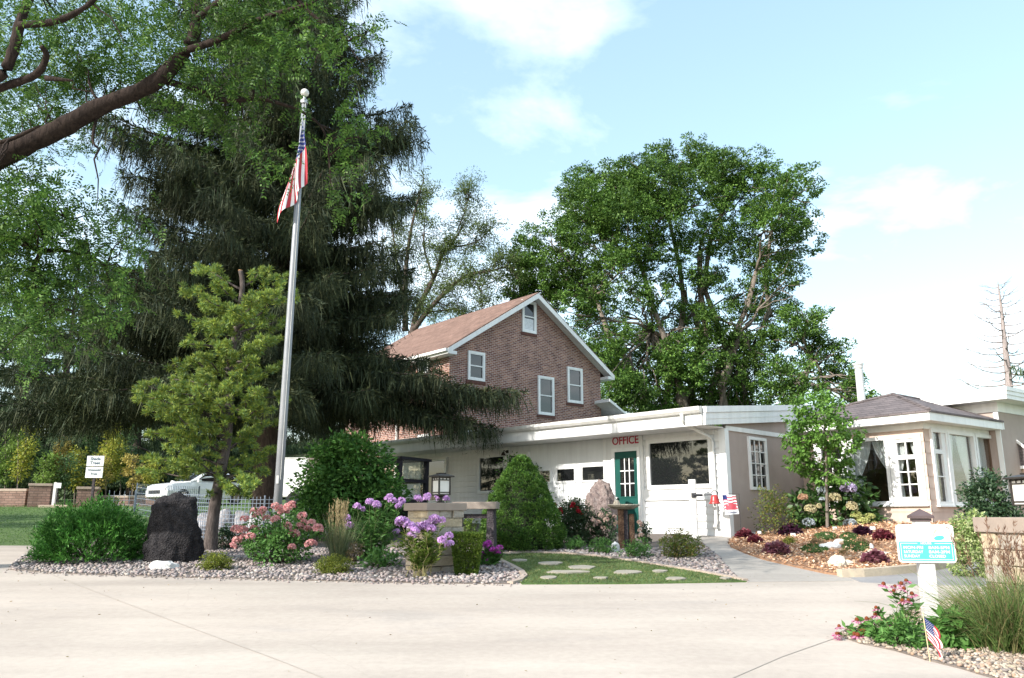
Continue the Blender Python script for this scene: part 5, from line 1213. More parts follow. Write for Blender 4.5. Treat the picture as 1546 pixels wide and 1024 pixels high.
# heuchera, moss, tufts, yellow plant
HEU = [island('heuchera_leaf_' + n_, cs, tr=.2, clump=(.75, 1.15), cscale=8, rough=.4, spec=.4) for n_, cs in (('wine', [(.17, .035, .05), (.24, .06, .075), (.12, .02, .035)]), ('black', [(.05, .015, .035), (.085, .025, .055), (.035, .012, .025)]), ('mauve', [(.24, .085, .115), (.30, .14, .16), (.16, .045, .07)]))]
for a, b, rr, k, l in ((215, 490, 82, 0, 'wine red heuchera nearest the small flag'), (315, 545, 60, 0, 'small dark red heuchera at the walkway edge, in front of the one by the flag'), (640, 450, 108, 1, 'wide blackish purple heuchera behind the yellow plant'), (512, 625, 125, 2, 'mauve heuchera with a white tag at the walkway edge'), (1315, 462, 80, 1, 'blackish heuchera right of the lime hydrangea heads'), (1510, 505, 92, 0, 'wine red heuchera at the foot of the sunroom corner'), (1432, 712, 125, 2, 'large mauve heuchera at the stone curb behind the hours sign')):
    u, v = 1090 + a / 6.184, 730 + b / 6.184; w = rr / 6.184; c, r, h = patch(u - w, u + w, v - w * .62, v + w * .52, .6)
    t = thing('heuchera', l, 'plant', c, group='burgundy heucheras in the mulch'); n = 420; d = rvec(n); d[:, 2] = np.abs(d[:, 2]); s = RG.uniform(.5, 1, (n, 1)) ** .6
    V = leaves(np.array(c) + d * s * np.array([r, r, h]) * .85 + np.array([0, 0, .03]), d * np.array([1, 1, .2]) + RG.normal(size=(n, 3)) * .4, .085, .075, up=(0, 0, 1), mid=.55); fast('foliage', V, qf(V), HEU[k], t)
    m = MB()
    for i in range(8): q = rvec(1)[0]; m.tube([c, c + Vector((q[0] * r * .6, q[1] * r * .6, h * .5))], [.006, .004], 4)
    m.build('stem', STEM, t, world=True)
bush('yellow_plant', 'little bright yellow green plant in the mulch between two white tags', 'plant', 1180, 1204, 811, 826, GOLD, .03, 900, 12, .4, per=16, stems=False)
MOSS = island('creeping_thyme_leaf', [(.05, .10, .025), (.07, .13, .035), (.04, .08, .02)], tr=.15, clump=(.75, 1.15), cscale=6)
for a, b, ww, hh, l in ((968, 522, 105, 34, 'green creeping thyme mat behind the flat white rock'), (1185, 540, 85, 50, 'green creeping thyme mat right of the flat white rock tip'), (865, 642, 130, 40, 'dark green thyme mat left of the flat white rock'), (1255, 620, 130, 48, 'wide thyme mat in front of the mauve curb heuchera')):
    pl = gxy([(1090 + (a + ww * cos(k)) / 6.184, 730 + (b + hh * sin(k)) / 6.184) for k in [j * pi / 6 for j in range(12)]]); pp = scatter(pl, 2600)
    d = RG.normal(size=(2600, 3)) * .7 + np.array([0, 0, .6]); V = leaves([(x, y, G(x, y) + .045 + random.uniform(0, .03)) for x, y in pp], d, .035, .018); c0 = GP(1090 + a / 6.184, 730 + b / 6.184)
    tag(fast('thyme_mat', V, qf(V), MOSS), l, 'ground cover', 'creeping thyme mats')
for a, b, ww, l in ((880, 560, 80, 'straw coloured tuft left of the thyme mats'), (1312, 555, 75, 'dry tan tuft behind the flat white rock, toward the sunroom'), (1145, 665, 60, 'rust and green tuft between the two pale rocks')):
    u, v = 1090 + a / 6.184, 730 + b / 6.184; w = ww / 6.184; bush('dry_tuft', l, 'plant', u - w, u + w, v - w * .55, v + w * .45, DRY, .04, 420, 10, .4, aspect=.25, per=16, stems=False)
# grasses
REED = island('reed_grass_blade', [(.10, .14, .07), (.14, .18, .09), (.19, .20, .09)], tr=.25, clump=(.8, 1.15)); PLUME = island('plume_straw', [(.42, .32, .17), (.50, .40, .23), (.34, .26, .13)], tr=.25, clump=(.85, 1.1))
def grass_clump(name, label, b, n, L, spread, w, mat, dr, lean=.28, plume=0, pm=None):
    t = thing(name, label, 'ornamental grass', b); B = np.array(b) + np.stack([RG.normal(size=n) * spread, RG.normal(size=n) * spread, np.zeros(n)], 1)
    D_ = np.stack([RG.normal(size=n) * lean, RG.normal(size=n) * lean, np.ones(n)], 1) + (B - np.array(b)) * 1.2
    V, F = blades(B, D_, RG.uniform(.55, 1.1, n) * L, w, RG.uniform(.4, 1.3, n) * dr, 5); fast('blades', V, F, mat, t)
    if plume:
        B = np.array(b) + np.stack([RG.normal(size=plume) * spread, RG.normal(size=plume) * spread, np.zeros(plume)], 1); D_ = np.stack([RG.normal(size=plume) * lean * .55, RG.normal(size=plume) * lean * .55, np.ones(plume)], 1)
        l = RG.uniform(.85, 1.2, plume) * L; V, F = blades(B, D_, l, .005, .05, 3); tips = B + nrm(D_) * l[:, None] * .72
        sp_ = []
        for k in range(26): q = RG.random((plume, 1)); sp_.append(leaves(tips + nrm(D_) * l[:, None] * .26 * q, D_ + RG.normal(size=(plume, 3)) * .30, .05, .008))
        V2 = np.concatenate(sp_); V, F = catq([(V, F), (V2, qf(V2))]); fast('plumes', V, F, pm, t)
    return t
b = GP(507, 853); grass_clump('reed_grass', 'upright ornamental grass with straw plumes between hydrangea and phlox', gpt(b.x, b.y + .2), 420, .95, .07, .009, REED, .22, .14, 46, PLUME)
RG_ = island('fountain_grass_blade', [(.075, .14, .035), (.115, .185, .05), (.165, .215, .07), (.21, .19, .085)], tr=.3, clump=(.8, 1.15)); RPL = island('switchgrass_seed', [(.20, .115, .075), (.26, .16, .10), (.16, .085, .06)], tr=.25)
b = GP(1528, 985); grass_clump('fountain_grass', 'large arching grass with reddish seed heads at the lower right corner', b, 1700, 1.0, .11, .010, RG_, .60, .25, 34, RPL)
b = GP(1575, 960); grass_clump('fountain_grass', 'second arching grass cut off by the right edge of the picture', b, 1000, .95, .12, .010, RG_, .6, .32, 22, RPL)
# coneflowers round the sign post
CPET = island('coneflower_petal', [(.52, .13, .28), (.60, .22, .36), (.44, .09, .22), (.66, .34, .42)], tr=.3, clump=(.85, 1.1)); CCON = solid('coneflower_centre', (.22, .055, .015), (.13, .03, .012), scale=60, rough=.9, bmp=.6)
m = MB(); m.lathe([(.0, -.004), (.018, 0), (.020, .010), (.013, .024), (0, .030)], 10); cc = m.build('flower_centre', CCON); cme = cc.data; bpy.data.objects.remove(cc)
n = 15; a = np.arange(n) * 2 * pi / n; V = leaves(np.stack([np.cos(a) * .014, np.sin(a) * .014, np.zeros(n)], 1), np.stack([np.cos(a), np.sin(a), -.55 + RG.normal(size=n) * .15], 1), .045, .015, up=(0, 0, 1), mid=.6); pc = fast('flower_head', V, qf(V), CPET); pme = pc.data; bpy.data.objects.remove(pc)
def cone_plant(label, pix, zs, zo, base, leafn, dd=.3, hos=True):
    b = GP(*base); t = thing('coneflower', label, 'flowering plant', b, group='coneflowers around the hours sign'); tops = []
    for u, v in zoompts(pix, zs, *zo):
        g_ = GP(u, min(v + 60, 1010)); p = P(u, v, b.y + random.uniform(-dd * .4, dd)); p.z = max(p.z, G(p.x, p.y) + .06); tops.append(p); h = link('flower_head', pme, t); h.location = p - b; s = random.uniform(.85, 1.2); h.scale = (s, s, s); h.rotation_euler = (random.gauss(-.1, .3), random.gauss(0, .3), random.uniform(0, 6)); k = link('flower_centre', cme, h)
    stemmed(t, b, tops, STEM, MNT, .11, .035, leafn, .12, bend=.05, r=.004); return t
cone_plant('tall coneflower clump with rusty centres left of the sign post', [(410,515),(470,527),(506,512),(535,497),(465,552),(515,605),(545,603),(566,568),(372,645),(368,682),(520,540)], 3.604, (1220, 740), (1375, 966), 13)
cone_plant('sprawling pink coneflowers spilling over the drive edge', [(265,710),(340,712),(170,745),(157,785),(166,832),(300,770),(240,800),(283,795),(300,852),(300,898),(372,875),(440,725),(460,718),(440,805),(228,830),(270,800),(255,815),(320,705),(380,722)], 3.604, (1220, 740), (1335, 968), 12)
bush('low_perennial', 'ferny green foliage under the pink coneflowers at the drive edge', 'plant', 1318, 1400, 938, 984, MNT, .07, 260, 16, .36, aspect=.3, per=14)
GB = island('hosta_leaf', [(.06, .16, .03), (.09, .21, .045), (.13, .27, .07)], tr=.3, clump=(.8, 1.1), cscale=4)
bush('broad_leaf_plant', 'broad leaved green plant right of the sign post', 'plant', 1412, 1470, 925, 985, GB, .12, 110, 14, .4, aspect=.5, per=9, droop=.5)
bush('low_perennial', 'rust flowered low plant beside the stone pillar, below the tall phlox', 'plant', 522, 548, 820, 853, DRY, .05, 330, 10, .4, aspect=.3, per=14)
bush('low_perennial', 'low green leaves at the foot of the stone pillar', 'plant', 535, 610, 838, 862, MNT, .07, 240, 14, .36, per=10)
bush('window_shrub', 'dark low shrub behind the pine trunk at the fence', 'shrub', 318, 365, 795, 832, EVD, .06, 200, 12, .4, per=16)
# ---------------------------------------------------------------- rocks, pillars, posts, signs, vehicles
from mathutils import noise as MN
def rock(name, label, u0, u1, vt, vb, mat, seed, rough=.16, flat=.65, back=.6, lean=0, prof=None, sub=4, ridged=.0, fq=1.2):
    import bmesh
    c, r, h = patch(u0, u1, vt, vb, back); b = bmesh.new(); bmesh.ops.create_icosphere(b, subdivisions=sub, radius=1)
    for v in b.verts:
        p = v.co.copy(); q = p * fq + Vector((seed * 7.1, seed * 3.3, 0)); k = 1 + rough * 1.6 * MN.noise(q) + rough * .8 * MN.noise(q * 2.3) + rough * .45 * MN.noise(q * 5) - ridged * abs(MN.noise(q * 3.2))
        z = (p.z + .45) / 1.45; w = 1.0
        if prof: w = np.interp(z, [a[0] for a in prof], [a[1] for a in prof])
        v.co = Vector((p.x * r * k * w + lean * z * r, p.y * r * flat * k * w, max(-.05, z * h * (1 + (k - 1) * .6))))
    me = bpy.data.meshes.new(name); b.to_mesh(me); b.free(); me.materials.append(mat); me.polygons.foreach_set('use_smooth', [True] * len(me.polygons))
    o = link(name, me); o.location = c; return tag(o, label, 'rock')
def stone_mat(name, c1, c2, c3, sc, bmp=.6):
    m, nt, bs = nodes_of(name); g = N(nt, 'ShaderNodeNewGeometry'); n = N(nt, 'ShaderNodeTexNoise', Scale=sc, Detail=10, Roughness=.68); nt.links.new(g.outputs['Position'], n.inputs['Vector'])
    nt.links.new(ramp(nt, n.outputs[0], [(.3, c1), (.5, c2), (.7, c3)]), bs.inputs['Base Color']); bs.inputs['Roughness'].default_value = .9; bs.inputs['Specular IOR Level'].default_value = .2
    n2 = N(nt, 'ShaderNodeTexVoronoi', Scale=sc * 3.2); nt.links.new(g.outputs['Position'], n2.inputs['Vector']); a = N(nt, 'ShaderNodeMath', operation='MULTIPLY_ADD'); nt.links.new(n2.outputs[0], a.inputs[0]); a.inputs[1].default_value = .5; nt.links.new(n.outputs[0], a.inputs[2]); bump(nt, bs, a.outputs[0], bmp, .05); return m
LAVA = stone_mat('lava_rock', (.010, .009, .010), (.024, .022, .024), (.048, .044, .046), 11, 1.0)
rock('lava_boulder', 'tall black lava boulder right of the juniper', 217, 301, 748, 854, LAVA, 3, .13, .6, .6, -.10, [(0, 1.02), (.45, 1.02), (.7, 1.06), (.85, 1.22), (.95, 1.55), (1, 1.7)], 5, .10, 1.5)
WR = stone_mat('white_stone', (.55, .53, .50), (.66, .65, .63), (.74, .73, .71), 7, .5)
rock('white_rock', 'white angular rock at the foot of the lava boulder', 227, 268, 847, 863, WR, 5, .28, .7, .6, sub=3)
PINKR = stone_mat('pink_granite', (.10, .075, .07), (.24, .185, .17), (.36, .30, .275), 13, .9)
rock('brown_boulder', 'large upright pinkish brown boulder left of the green door', 883, 931, 728, 812, PINKR, 8, .16, .6, .6, .05, [(0, 1), (.5, 1), (.75, 1.05), (.9, 1.2), (1, 1.35)], 5, .08, 1.6)
CRM = stone_mat('cream_limestone', (.48, .41, .31), (.62, .55, .45), (.70, .66, .58), 7, .6)
rock('pale_rock', 'flat pointed white rock lying among the thyme mats', 1237, 1272, 819, 832, WR, 11, .22, .55, .5, sub=3)
rock('pale_rock', 'lumpy rounded cream rock at the front of the mulch bed', 1252, 1278, 838, 861, CRM, 13, .25, .8, .6, sub=4)
rock('pale_rock', 'small cream stone leaning on the lumpy cream rock', 1276, 1290, 846, 857, CRM, 14, .2, .8, .6, sub=3)
rock('pale_rock', 'small round grey white stone beside the wide thyme mat', 1312, 1320, 821, 832, WR, 15, .2, .8, .6, sub=3)
rock('pale_rock', 'tan flat slab of rock behind the curb heuchera', 1300, 1345, 831, 842, CRM, 16, .2, .6, .6, sub=3)
rock('pale_rock', 'tan stone just behind the flat white rock', 1256, 1280, 814, 824, CRM, 18, .2, .6, .6, sub=3)
rock('pale_rock', 'pale stone half hidden by the green mounds near the birdbath', 921, 935, 818, 836, WR, 17, .2, .7, .6, sub=3)
rock('grey_stone', 'flat grey stone in the gravel below the tall phlox', 566, 590, 858, 867, PINKR, 19, .2, .7, .6, sub=3)
# ---- dry-stone pillars
def stone_pillar(label, o, rot, w, d, h, ch, capo, mats, seed, courses):
    random.seed(seed); t = thing('stone_pillar', label, 'pillar', o, rot); m = MB(); z = 0
    import bmesh
    for ci, chh in enumerate(courses):
        for side in range(4):
            L = w if side % 2 == 0 else d; k = random.choice((2, 2, 3) if L > .8 else (1, 2, 2, 3)); cuts = sorted([0] + [random.uniform(.25, .75) if k == 2 else (i / k + random.uniform(-.08, .08)) for i in range(1, k)] + [1])
            for a, b in zip(cuts[:-1], cuts[1:]):
                m.m = random.randrange(3); x0, x1 = -L / 2 + a * L + .004, -L / 2 + b * L - .004; out = random.uniform(0, .034); dep = (d if side % 2 == 0 else w) / 2
                y0, y1 = dep - .12, dep + out; zz0, zz1 = z + .005, z + chh - .005; j = lambda: random.uniform(-.010, .010)
                cs, sn = ((1, 0), (0, 1), (-1, 0), (0, -1))[side]
                V = []
                for (x, y) in ((x0 + j(), y1), (x1 + j(), y1 + j()), (x1, y0), (x0, y0)):
                    for zz in (zz0 + j() * .5, zz1 + j() * .5): V.append((x * cs - y * sn, x * sn + y * cs, zz))
                m.add(V, [(0, 1, 3, 2), (2, 3, 5, 4), (4, 5, 7, 6), (6, 7, 1, 0), (1, 7, 5, 3), (0, 2, 4, 6)])
        z += chh
    m.m = 3; m.box(-w / 2 + .045, w / 2 - .045, -d / 2 + .045, d / 2 - .045, -.1, h)
    m.build('shaft', mats, t, bev=.008); c = MB(); c.box(-w / 2 - capo, w / 2 + capo, -d / 2 - capo, d / 2 + capo, h, h + ch); c.build('cap', CAP, t, bev=.012); return t
CAP = solid('cast_cap', (.33, .27, .225), (.28, .225, .19), scale=5, rough=.85, bmp=.15)
GST = [stone_mat('buff_stone', (.29, .235, .175), (.39, .33, .25), (.47, .41, .32), 6, .5), stone_mat('grey_buff_stone', (.25, .22, .185), (.34, .30, .255), (.41, .37, .32), 6, .5), stone_mat('gold_stone', (.33, .255, .17), (.42, .34, .235), (.50, .42, .30), 6, .5), solid('dark_mortar', (.16, .14, .12), (.22, .19, .16), scale=10, rough=1)]  # last entry is plain dark mortar filling the joints
f_ = GP(651, 869); ph = P(651, 771, f_.y).z - f_.z; pc_ = gpt(f_.x, f_.y + .42); k = ppm(f_)
pillar1 = stone_pillar('buff stacked stone pillar with flat cap in the planting bed', (f_.x, f_.y + .42, f_.z), radians(38), .66, .60, ph, .12, .05, GST, 3, [ph * q for q in (.13, .17, .14, .15, .15, .14, .12)])
f2 = P(1548, 900, 9.2); z2 = G(f2.x, 9.2); h2 = P(1548, 806, 8.75).z - z2
pillar2 = stone_pillar('golden rough stone pillar at the right edge behind the grass', (f2.x + .40, 9.3, z2), radians(6), .92, .9, h2, .17, .06, GST, 8, [h2 * q for q in (.2, .17, .22, .2, .21)])
# ---- lanterns
LP = solid('lantern_bronze', (.035, .03, .028), (.055, .048, .042), scale=14, rough=.5, metal=.3); LG = island('frosted_glass', [(.74, .69, .58)], tr=.35, rough=.4, clump=(.97, 1.02))
def lantern(label, o, rot, w, h):
    t = thing('lantern', label, 'lantern', o, rot, group='lanterns on the stone pillars'); m = MB(); b = h * .26
    m.lathe([(.07, 0), (.07, .015), (.03, .03), (.025, b - .03), (.06, b - .012), (.06, b)], 14); m.build('post', LP, t)
    m = MB(); s = w / 2
    for x in (-s, s):
        for y in (-s, s): m.box(x - .011, x + .011, y - .011, y + .011, b, h * .86)
    for z in (b, b + (h * .86 - b) * .12, h * .86 - (h * .86 - b) * .20, h * .86 - .02):
        for y in (-s, s): m.box(-s + .011, s - .011, y - .009, y + .009, z, z + .016); m.box(y - .009, y + .009, -s + .011, s - .011, z + .0005, z + .0155)
    for q in (-s / 3, s / 3):
        for y in (-s, s): m.box(q - .006, q + .006, y - .008, y + .008, h * .86 - (h * .86 - b) * .20 + .016, h * .86 - .02); m.box(y - .008, y + .008, q - .006, q + .006, h * .86 - (h * .86 - b) * .20 + .016, h * .86 - .02)
    m.build('frame', LP, t)
    g = MB(); g.box(-s + .004, s - .004, -s + .004, s - .004, b + .01, h * .855); g.build('glass', LG, t)
    r_ = MB(); e = s + .055; a = h * .86
    r_.add([(-e, -e, a), (e, -e, a), (e, e, a), (-e, e, a), (-e, -e, a + .02), (e, -e, a + .02), (e, e, a + .02), (-e, e, a + .02), (-.05, -.05, h * .97), (.05, -.05, h * .97), (.05, .05, h * .97), (-.05, .05, h * .97)], [(3, 2, 1, 0)] + [(i, (i+1) % 4, 4 + (i+1) % 4, 4 + i) for i in range(4)] + [(4 + i, 4 + (i+1) % 4, 8 + (i+1) % 4, 8 + i) for i in range(4)] + [(8, 9, 10, 11)])
    r_.box(-.06, .06, -.06, .06, h * .9705, h); r_.build('roof', LP, t)
    return t
k = ppm(f_)
lantern('bronze lantern with cream panes on the buff stone pillar', (f_.x + .09, f_.y + .40, f_.z + ph + .12), radians(38), .205, .48)
q = P(1552, 770, 9.25); lantern('bronze lantern cut by the right picture edge on the golden pillar', (q.x + .06, 9.25, z2 + h2 + .17), radians(6), .26, .50)
# ---- flagpole and flag
fb = GP(418, 846); fb = gpt(P(416.5, 800, 14.5).x, 14.5); ft_ = P(459.5, 152, 14.5)
pole = thing('flagpole', 'tall white metal flagpole with a ball on top', 'flagpole', fb)
PW = solid('pole_paint', (.27, .28, .30), (.22, .23, .245), scale=4, rough=.35, metal=.15)
m = MB(); m.tube([fb - Vector((0, 0, .2)), fb.lerp(ft_, .3), fb.lerp(ft_, .65), ft_], [.078, .074, .063, .045], 20); m.build('pole', PW, pole, world=True, smooth=True)
m = MB(); m.lathe([(.0, -.09), (.075, -.07), (.075, 0), (.03, .01), (.025, .11)], 16, tuple(ft_)); m.build('truck', solid('pole_truck', (.42, .42, .43), (.36, .36, .37), rough=.4, metal=.4), pole, world=True)
m = MB(); m.lathe([(.082 * sin(pi * i / 12) + .0005, -.082 * cos(pi * i / 12) + .17) for i in range(13)], 20, tuple(ft_)); m.build('ball', solid('ball_paint', (.66, .64, .60), (.58, .56, .53), rough=.4), pole, world=True, smooth=True)
m = MB(); hz = fb.lerp(ft_, .16); m.box(hz.x - .02, hz.x + .02, hz.y - .12, hz.y - .075, hz.z - .07, hz.z + .07); m.tube([Vector((ft_.x + .045, ft_.y - .05, ft_.z - .05)), Vector((hz.x + .05, hz.y - .10, hz.z))], .005, 5); m.build('halyard', solid('rope', (.62, .61, .58), (.52, .51, .48), rough=.8), pole, world=True)
FR_, FWh, FB_ = (solid('flag_red', (.42, .035, .05), (.36, .03, .042), scale=6, rough=.75), solid('flag_white', (.76, .75, .74), (.68, .68, .68), scale=6, rough=.75), solid('flag_blue', (.025, .04, .17), (.02, .03, .13), scale=6, rough=.75))
def flag_mesh(fn, nx=60, ny=39):
    """US flag cloth: s along the hoist (13 stripes), t along the fly; stars are small raised faces"""
    m = MB(); V = [tuple(fn(j / ny, i / nx)) for j in range(ny + 1) for i in range(nx + 1)]
    m.v = list(V)
    for j in range(ny):
        for i in range(nx):
            s, t = (j + .5) / ny, (i + .5) / nx; mi = 2 if (t < .4 and s < 7 / 13) else (0 if int(s * 13) % 2 == 0 else 1)
            m.f.append((j*(nx+1)+i, j*(nx+1)+i+1, (j+1)*(nx+1)+i+1, (j+1)*(nx+1)+i)); m.mi.append(mi)
    m.m = 1
    for r in range(9):
        for c in range(6 if r % 2 == 0 else 5):
            s0 = (r + 1) / 10 * 7 / 13; t0 = .4 * ((2 * c + 1 + (r % 2)) / 12)
            for off in (1, -1):
                pts = []
                for q in range(10):
                    rad = (.5 if q % 2 == 0 else .22) * .055; a = q * pi / 5; s, t = s0 - rad * cos(a) * .82, t0 + rad * sin(a) * .58
                    e = .004; p = Vector(fn(s, t)); ds = Vector(fn(s + e, t)) - p; dt = Vector(fn(s, t + e)) - p; nn = ds.cross(dt)
                    nn = nn.normalized() if nn.length > 1e-12 else Vector((0, -1, 0)); pts.append(p + nn * .004 * off)
                m.add(pts, [tuple(range(10))])
    return m
FZ = 14.5; top = P(456, 186, FZ); pdir = (ft_ - fb).normalized()
def big_flag(s, t):
    # hoist runs down the pole; the fly hangs almost straight down beside it in soft pleats
    h = top - pdir * (.95 * s)
    sag = 1.32 * t * (1 - .10 * s) ; sw = sin(min(t, 1) * pi * .5)
    x = .06 * (1 - s) - .02 + (-.29 * sw * s) + .19 * t * (1 - s) + .04 * sin(s * 8 + t * 4) * t; y = -.11 + .06 * sin(s * 13 + 1.2 * t) * (.3 + t) - .05 * t
    return Vector((h.x + x, h.y + y, h.z - sag))
o = flag_mesh(big_flag).build('flag', [FR_, FWh, FB_], None, smooth=True); tag(o, 'large American flag hanging limp on the flagpole', 'flag')
# ---- hours sign
sbp = GP(1407, 941); SPD = sbp.y; sgn = thing('hours_sign', 'white post with brown cap and a teal and white opening hours board', 'sign', sbp, radians(-12))
hgt = P(1402, 783, SPD).z - sbp.z; k = ppm(sbp); pw = 25.0 / k / 1.18
VIN = solid('vinyl_post', (.60, .585, .57), (.54, .525, .515), scale=2.4, rough=.5)
m = MB(); m.box(-pw/2, pw/2, -pw/2, pw/2, -.1, hgt); m.build('post', VIN, sgn, bev=.006)
m = MB(); e = pw / 2 + .035; m.box(-pw/2 - .012, pw/2 + .012, -pw/2 - .012, pw/2 + .012, hgt - .03, hgt + .001); m.add([(-e,-e,hgt+.002),(e,-e,hgt+.002),(e,e,hgt+.002),(-e,e,hgt+.002),(-e,-e,hgt+.03),(e,-e,hgt+.03),(e,e,hgt+.03),(-e,e,hgt+.03),(0,0,hgt+.105)], [(3,2,1,0)] + [(i,(i+1)%4,4+(i+1)%4,4+i) for i in range(4)] + [(4+i,4+(i+1)%4,8) for i in range(4)])
m.build('cap', solid('cap_brown', (.085, .06, .062), (.11, .08, .08), scale=8, rough=.5), sgn)
zc0 = P(1404, 849, SPD).z - sbp.z; zc1 = P(1404, 792, SPD).z - sbp.z; bw = 81.0 / k; bh = zc1 - zc0; cz = (zc0 + zc1) / 2; fy = -pw / 2
def rrect(m, x0, x1, z0, z1, r, y0, y1, n=5):
    pl = []
    for cx_, cz_, a0 in ((x1-r, z1-r, 0), (x0+r, z1-r, 90), (x0+r, z0+r, 180), (x1-r, z0+r, 270)):
        for i in range(n + 1): a = radians(a0 + 90 * i / n); pl.append((cx_ + r * cos(a), cz_ + r * sin(a)))
    m.prism([(p[0], p[1]) for p in pl], 1, y0, y1)
SW = solid('sign_white', (.74, .75, .74), (.70, .71, .70), scale=2, rough=.4); TEAL = solid('sign_teal', (.085, .44, .38), (.075, .40, .35), scale=2, rough=.45)
m = MB(); rrect(m, -bw/2, bw/2, cz-bh/2, cz+bh/2, .035, fy-.022, fy-.001); board = m.build('board', SW, sgn)
m = MB(); zt2 = cz + bh * .055; zb3 = cz - bh/2 + .018; rrect(m, -bw/2+.014, bw/2-.014, zb3, zt2, .02, fy-.0245, fy-.0221); m.build('teal_panel', TEAL, board)
m = MB()
for (x0, x1, z0, z1) in ((-bw/2+.03, -.085, zt2-.022, zt2-.017), (.085, bw/2-.03, zt2-.022, zt2-.017), (-bw/2+.03, bw/2-.03, zb3+.012, zb3+.017), (-bw/2+.03, -bw/2+.035, zb3+.017, zt2-.022), (bw/2-.035, bw/2-.03, zb3+.017, zt2-.022)): m.box(x0, x1, fy-.0265, fy-.0246, z0, z1)
ph_ = (zt2 - zb3)
def put(m, s, size, x, z, align, bold=.0006, maxw=None):
    V, F = text_faces(s, size, .001, bold, align)
    if maxw:
        w = max(p[0] for p in V) - min(p[0] for p in V); kx = maxw / w
    else: kx = 1
    m.add([(x + a * kx, fy - .0255 - c, z + b) for a, b, c in V], F)
put(m, 'HOURS', ph_ * .16, 0, zt2 - ph_ * .10, 'CENTER')
for i, (a_, b_2) in enumerate((('MON-FRI', '8AM-5PM'), ('SATURDAY', '8AM-2PM'), ('SUNDAY', 'CLOSED'))):
    z = zt2 - ph_ * (.32 + .22 * i); put(m, a_, ph_ * .21, -bw/2+.055, z, 'LEFT', maxw=bw * (.34 if i != 2 else .28)); put(m, b_2, ph_ * .21, .02, z, 'LEFT', maxw=bw * (.36 if i != 2 else .28))
m.build('lettering', SW, board)
m = MB(); z = cz + bh * .22
m.prism([(bw*.24 + .05 * cos(a) + .012 * sin(a), z - bh*.07 + .026 * sin(a)) for a in [j * pi / 8 for j in range(16)]], 1, fy-.0245, fy-.0221)
m.build('leaf_emblem', TEAL, board)
m = MB(); pr = [(bw*.13, z-.055), (bw*.135, z-.01), (bw*.155, z+.03), (bw*.19, z+.055), (bw*.235, z+.06)]; m.prism(pr + [(bw*.20, z+.045), (bw*.165, z+.02), (bw*.145, z-.015), (bw*.136, z-.055)], 1, fy-.0243, fy-.0221); m.build('stem_emblem', solid('sign_yellow', (.80, .66, .18), (.7, .6, .2), rough=.5), board)
m = MB()
for j, (x0, x1, zz, amp) in enumerate(((-bw*.33, -bw*.08, z + .02, .022), (-bw*.06, bw*.10, z + .02, .022), (-bw*.18, bw*.05, z - .05, .010))):
    pts = [Vector((x0 + (x1 - x0) * i / 40, fy - .0235, zz + amp * sin(i * .95 + j) * (.6 + .4 * sin(i * .37)))) for i in range(41)]; m.tube(pts, .0028, 4)
m.build('faded_script', solid('faded_print', (.72, .60, .57), (.74, .66, .62), rough=.6), board)
# small stick flag at the foot of the post
q = GP(1405, 1002); k = ppm(q)
sf = MB(); sf.tube([q - Vector((0, 0, .04)), q + Vector((-.02, 0, 75 / k))], .0045, 6); o = sf.build('flag_stick', solid('stick_wood', (.55, .45, .28), (.48, .38, .22)), None); tag(o, 'thin wooden stick holding the little flag by the sign post', 'stick')
fl_h = 63 / k; tz = q.z + fl_h * 1.06
def small_flag(s, t):
    w = sin(t * pi * .5); return Vector((q.x - .018 + .012 * s + .125 * w * (1 - .35 * s) + .012 * sin(s * 12 + t * 4) * t, q.y - .012 + .012 * sin(s * 13) * (.3 + t), tz - .50 * fl_h * s - .48 * fl_h * t))
o = flag_mesh(small_flag, 40, 26).build('flag', [FR_, FWh, FB_], None, smooth=True); tag(o, 'little American flag drooping on a stick in front of the sign post', 'flag')
# ---- bell on its post
bp = GP(1049, 813); BD = bp.y; bt = P(1050, 724, BD).z - bp.z; k = ppm(bp); bell = thing('bell_post', 'white post carrying a red bell on an iron arm', 'bell', bp, radians(-20))
m = MB(); w = 12.0 / k / 2 / 1.15; m.box(-w, w, -w, w, -.1, bt); m.build('post', VIN, bell, bev=.005)
m = MB(); m.box(.0, w * .8, -w - .006, -w - .0005, bt - .26, bt - .06); m.build('notice', solid('paper', (.72, .72, .76), (.55, .56, .66), scale=20), bell)
IRON = solid('black_iron', (.03, .03, .035), (.05, .05, .055), rough=.5, metal=.5); az_ = P(1050, 748, BD).z - bp.z
m = MB(); m.box(-w*.2, w*1.25, -w - .03, -w - .006, az_ - .05, az_ + .05); m.tube([(w*.5, -w - .02, az_), (w + .15, -w - .02, az_), (w + .155, -w - .02, az_)], [.03, .03, .012], 10); m.tube([(w + .15, -w - .02, az_), (30/k, -w - .02, az_ + .01)], .011, 8); m.build('bracket', IRON, bell)
REDP = solid('red_enamel', (.40, .035, .03), (.34, .03, .028), scale=9, rough=.35, spec=.5); bx_ = 33 / k; br_ = 9 / k
m = MB(); prof = [(.0, .19), (br_*.45, .185), (br_*.6, .15), (br_*.68, .09), (br_*.8, .035), (br_*1.02, .0), (br_*1.0, -.008), (br_*.75, .03)]; m.lathe(prof, 22, (bx_, -w - .02, az_ - .185)); m.build('bell', REDP, bell, smooth=True)
m = MB(); m.tube([(bx_ + br_*.55*cos(a), -w - .02, az_ + .0 + br_*.75*sin(a)) for a in [j * pi / 10 for j in range(11)]], .010, 6); m.lathe([(0, 0), (.022, .015), (.022, .035), (0, .06)], 10, (bx_, -w - .02, az_ - .245)); m.tube([(bx_, -w - .02, az_ - .24), (bx_ + .01, -w - .02, az_ - .55)], .0035, 4); m.build('clapper', IRON, bell)
